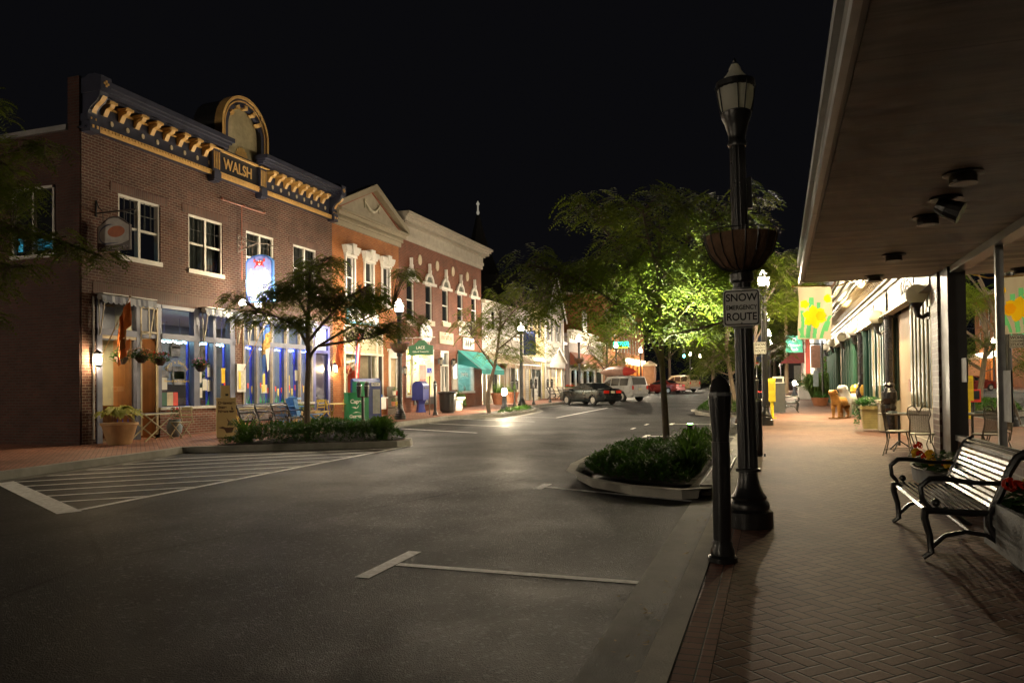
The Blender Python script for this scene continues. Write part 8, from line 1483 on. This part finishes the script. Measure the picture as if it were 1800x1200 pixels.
# ================================================================ vehicles
def car(label, loc, rz, paint, kind, extra=None):
    t = thing('parked_car', label, 'car', loc, rz); S = kind
    top, bot, L = S['top'], S['bot'], S['L']; hw, rw, belt = S['hw'], S['rw'], S['belt']
    xs = sorted(set([p[0] for p in top] + list(np.linspace(-L / 2, L / 2, 56))))
    def ztop(x): return float(np.interp(x, [p[0] for p in top], [p[1] for p in top]))
    def zbot(x):
        z = bot + .12 * max(0, (abs(x) - L * .42) / (L * .08))
        for wx in S['wheels']:
            d = abs(x - wx); ra = S['wr'] + .055
            if d < ra: z = max(z, S['wr'] + math.sqrt(ra * ra - d * d))
        return min(z, ztop(x) - .05)
    def plan(x): return 1 - .16 * max(0, (abs(x) - L * .36) / (L * .14)) ** 2
    def wid(x, z):
        w = hw * plan(x)
        if z < .35: w *= .93 + .07 * max(0, z - bot) / (.35 - bot + 1e-6)
        if z > belt: w *= 1 - (1 - rw / hw) * (z - belt) / (S['roof'] - belt)
        return w
    mb = MB(); nz = 9; V = []
    for x in xs:
        b, tp = zbot(x), ztop(x); ring = [(x, -wid(x, b + (tp - b) * i / nz) , b + (tp - b) * i / nz) for i in range(nz + 1)]; wt = wid(x, tp)
        ring[-1] = (x, -wt * .93, tp); ring += [(x, -wt * .45, tp + .018), (x, wt * .45, tp + .018)]; ring += [(x, -y, z) for x, y, z in reversed(ring[:nz + 1])]; V.append(ring)
    n_ = len(V[0]); vs = [p for r in V for p in r]; fs = [(i * n_ + j, i * n_ + (j + 1) % n_, (i + 1) * n_ + (j + 1) % n_, (i + 1) * n_ + j) for i in range(len(V) - 1) for j in range(n_)] + [tuple(range(n_)), tuple(range(len(vs) - 1, len(vs) - n_ - 1, -1))]
    mb._idx(vs, fs); body = mb.build('body', paint, t, smooth=True); CGL = M('car glass', (.015, .017, .018), .05, 0, .2, 1, 0, 40, .8)
    for nm, poly in S['side']:
        for s in (-1, 1):
            mb = MB(); (xa, za0, za1), (xb, zb0, zb1) = poly
            mb.grid(lambda i, j: (lambda x, z: (x, s * (wid(x, z) + .006), z))(xa + (xb - xa) * i, (za0 + (zb0 - za0) * i) * (1 - j) + (za1 + (zb1 - za1) * i) * j), 6, 4); mb.build(nm, CGL, t, fix=False)
    for nm, x0, x1 in S['screens']:
        mb = MB(); mb.grid(lambda i, j: (lambda x: (x, (-1 + 2 * j) * wid(x, ztop(x)) * .84, ztop(x) + .024))(x0 + (x1 - x0) * i), 6, 6); mb.build(nm, CGL, t, fix=False)
    for wx in S['wheels']:
        for s in (-1, 1):
            y = s * (hw - .11); wr = S['wr']; w = MB(); w.tube([(wx, y - .1, wr), (wx, y - .07, wr), (wx, y + .07, wr), (wx, y + .1, wr)], [wr * .9, wr, wr, wr * .9], 22); w = w.build('wheel', M('tyre rubber', (.015, .015, .015), .8), t); rm = MB(); rm.tube([(wx, y + s * .095, wr), (wx, y + s * .107, wr)], wr * .64, 18)
            for k in range(5): a = k * 1.2566; rm.obox((wx + math.cos(a) * wr * .34, y + s * .108, wr + math.sin(a) * wr * .34), (wr * .5, .02, .05), 0, ('Y', -a))
            rm.build('rim', M('alloy rim', (.5, .48, .45), .3, .7, .1), w)
    LR = M('red tail lens', (.5, .02, .01), .2)
    for s in (-1, 1):
        x = -L / 2; z0, z1, wl = S['tail']; mb = MB(); mb.box(x - .015, x + .16, min(s * hw * .83, s * hw * .83 - s * wl), max(s * hw * .83, s * hw * .83 - s * wl), z0, z1); mb.build('tail_light', LR, t)
        x = L / 2; z0, z1 = S['head']; mb = MB(); mb.box(x - .2, x - .03, min(s * hw * .5, s * hw * .8), max(s * hw * .5, s * hw * .8), z0, z1); mb.build('headlight', M('headlamp lens', (.5, .5, .5), .1), t); mb = MB(); xm = S['mir']; mb.box(xm - .06, xm + .1, min(s * hw, s * (hw + .2)), max(s * hw, s * (hw + .2)), belt, belt + .13); mb.build('mirror', paint, t)
    mb = MB(); x = -L / 2; mb.box(x - .09, x + .1, -hw * .8, hw * .8, .36, .56); mb.build('rear_bumper', S.get('bmp', paint), t); mb = MB(); mb.box(L / 2 - .1, L / 2 + .06, -hw * .78, hw * .78, .3, .52); mb.build('front_bumper', S.get('bmp', paint), t)
    mb = MB(); zp_ = S['plate']; mb.box(x - .105, x - .09, -.16, .16, zp_, zp_ + .15) if zp_ < .6 else mb.box(x - .03, x - .01, -.16, .16, zp_, zp_ + .15); mb.build('number_plate', M('plate', (.5, .45, .3), .5), t)
    mb = MB()
    for xh in S['handles']:
        for s in (-1, 1): mb.box(xh - .09, xh + .09, min(s * (hw - .01), s * (hw + .025)), max(s * (hw - .01), s * (hw + .025)), belt - .15, belt - .12)
    mb.build('door_handle', paint, t); return t
def PAINT_(name, rgb, metal=.35): return M(name, rgb, .28, metal, .06, 2, 0, 40, .6)
SED = dict(L=4.45, hw=.86, rw=.6, belt=.9, roof=1.38, wr=.3, bot=.2, top=[(-2.225, .55), (-2.2, .92), (-2.05, 1.0), (-1.45, 1.03), (-.75, 1.36), (-.3, 1.39), (.25, 1.36), (1.05, .98), (1.5, .93), (2.1, .8), (2.2, .66), (2.225, .5)], side=[('rear_side_window', ((-1.15, .96, 1.06), (-.36, .95, 1.3))), ('front_side_window', ((-.3, .95, 1.31), (.75, .95, 1.06)))], screens=[('rear_window', -1.4, -.82), ('windscreen', .32, .98)], wheels=(-1.3, 1.35), tail=(.72, .9, .42), head=(.6, .74), mir=.75, plate=.72, handles=(-.75, .3))
SUV = dict(L=4.6, hw=.9, rw=.74, belt=1.08, roof=1.78, wr=.36, bot=.32, top=[(-2.3, .6), (-2.28, 1.1), (-2.1, 1.72), (-1.95, 1.77), (-.5, 1.8), (.3, 1.75), (.85, 1.18), (1.2, 1.12), (2.1, 1.05), (2.27, .9), (2.3, .55)], side=[('cargo_window', ((-1.95, 1.14, 1.62), (-1.15, 1.13, 1.64))), ('rear_side_window', ((-1.05, 1.13, 1.64), (-.25, 1.12, 1.64))), ('front_side_window', ((-.15, 1.12, 1.63), (.7, 1.12, 1.25)))], screens=[('rear_window', -2.265, -2.12), ('windscreen', .36, .82)], wheels=(-1.35, 1.4), tail=(.85, 1.1, .13), head=(.78, .95), mir=.65, plate=.8, handles=(-.6, .4), bmp=M('grey bumper', (.2, .2, .2), .5))
PIC = dict(SUV); PIC['L'] = 5.2; PIC['top'] = [(-2.6, .65), (-2.58, 1.2), (-2.4, 1.78), (-2.2, 1.85), (-.4, 1.88), (.4, 1.82), (.95, 1.25), (1.4, 1.2), (2.4, 1.1), (2.58, .95), (2.6, .6)]; PIC['side'] = [('cargo_window', ((-2.2, 1.18, 1.68), (-1.3, 1.18, 1.7))), ('rear_side_window', ((-1.2, 1.18, 1.7), (-.3, 1.18, 1.7))), ('front_side_window', ((-.2, 1.18, 1.7), (.75, 1.18, 1.32)))]; PIC['screens'] = [('rear_window', -2.56, -2.42), ('windscreen', .46, .92)]; PIC['wheels'] = (-1.55, 1.6)
RZ = R(143)
def cl_(x, y): return (x, y, G(y) - .15)
car('dark green four door sedan parked nose to the left kerb', cl_(-11.35, 48.6), RZ, PAINT_('bottle green car paint', (.008, .010, .0105), .2), SED)
s_ = car('white sport utility vehicle with a red kayak on its roof', cl_(-10.75, 55.0), RZ, PAINT_('white car paint', (.34, .34, .33), 0), SUV)
mb = MB(); 
for x in (-.9, .3): mb.tube([(x, -.72, 1.82), (x, .72, 1.82)], .02)
mb.build('roof_rack', BLK, s_)
k_ = thing('kayak', 'red and white kayak strapped on the white sport utility vehicle', 'kayak', (-10.75, 55.0, G(55) - .15 + 1.95), RZ); k_.scale = (1.25,) * 3; mb = MB(); mb.lathe([(.01, -1.55), (.16, -1.2), (.3, -.6), (.37, 0), (.33, .6), (.18, 1.2), (.01, 1.6)], n=16); mb.v = [(z, x * .8, y * .95 + .14) for x, y, z in mb.v]; mb.build('hull', M('pinkish hull', (.33, .2, .16), .35), k_, smooth=True); mb = MB(); mb.lathe([(.215, -1.0), (.305, -.6), (.165, -1.25)], n=16)
mb = MB(); mb.lathe([(.005, -1.56), (.165, -1.2), (.29, -.66)], n=16); mb.v = [(z - .01, x * .82, y * .97 + .14) for x, y, z in mb.v]; mb.build('red_stern', M('red hull', (.45, .04, .03), .35), k_, smooth=True); mb = MB(); mb.prism([(.05 + .45 * math.cos(q), -.315, .16 + .16 * math.sin(q)) for q in np.linspace(0, 2 * PI, 17)[:-1]], (0, .06, 0)); mb.build('cockpit', M('dark cockpit', (.05, .03, .025), .6), k_)
car('dark red sedan parked farther up the left kerb', cl_(-11.0, 80.3), R(150), PAINT_('dark red paint', (.16, .02, .015)), SED)
car('tan sport utility vehicle parked beyond the dark red sedan', cl_(-10.3, 87.8), R(140), PAINT_('tan car paint', (.36, .27, .16), .1), PIC)
spot('headlight_beam', (-4.3, 85.6, G(86) + .6), (-3.5, 40, .2), 2500, (1, .85, .6), 60); point('headlight_glow', (.5, 81.6, G(82) + .6), 300, (1, .85, .65), .15)
v_ = car('oncoming car with bright headlights at the end of the road', cl_(-4.2, 88), R(-86), PAINT_('black car paint', (.02, .02, .02)), SED); HLE = EM('headlight beam', (1, .84, .6), 14.)
for s in (-1, 1): mb = MB(); mb.ball((2.1, s * .58, .68), .1, 10, 6); mb.build('lit_headlight', HLE, v_)
v_ = car('car facing us with dazzling headlights past the far pavement end', cl_(1.0, 84), R(-75), PAINT_('black car paint', (.02, .02, .02)), SED)
for s in (-1, 1): mb = MB(); mb.ball((2.1, s * .58, .68), .1, 10, 6); mb.build('lit_headlight', HLE, v_)
t = thing('traffic_light', 'small hanging traffic signal glowing blue green beyond the trees', 'traffic light', (-10.4, 95, 6.0)); mb = MB(); mb.box(-.17, .17, -.12, .12, -1.1, .0); mb.build('housing', BLK, t); mb = MB(); mb.ball((0, -.14, -.9), .15, 12, 8); mb.build('green_lens', EM('signal green', (.1, .9, .75), 14.), t); mb = MB(); mb.tube([(0, 0, 0), (0, 0, 1.4)], .03); mb.tube([(-5, 0, 1.4), (3, 0, 1.2)], .02); mb.build('span_wire', BLK, t)
# ================================================================ sky, light, render
w = bpy.data.worlds.new('World'); sc.world = w; w.use_nodes = True; n = N(w.node_tree); w.node_tree.nodes.clear()
bgn = n('ShaderNodeBackground', {0: (.0008, .0008, .0010, 1), 1: 1.})
n('ShaderNodeOutputWorld', {0: bgn.outputs[0]})
sc.view_settings.view_transform = 'Standard'; sc.view_settings.look = 'None'; sc.view_settings.exposure = 1.9; sc.view_settings.gamma = 1
cy = sc.cycles; cy.use_denoising = True; cy.max_bounces = 6; cy.diffuse_bounces = 2; cy.glossy_bounces = 3; cy.transmission_bounces = 4; cy.transparent_max_bounces = 12; cy.sample_clamp_indirect = .6; cy.blur_glossy = 1.0; cy.sample_clamp_direct = 0; cy.caustics_reflective = False; cy.caustics_refractive = False; cy.use_light_tree = False; cy.denoising_prefilter = 'ACCURATE'; cy.denoising_input_passes = 'RGB_ALBEDO_NORMAL'; cy.use_adaptive_sampling = False
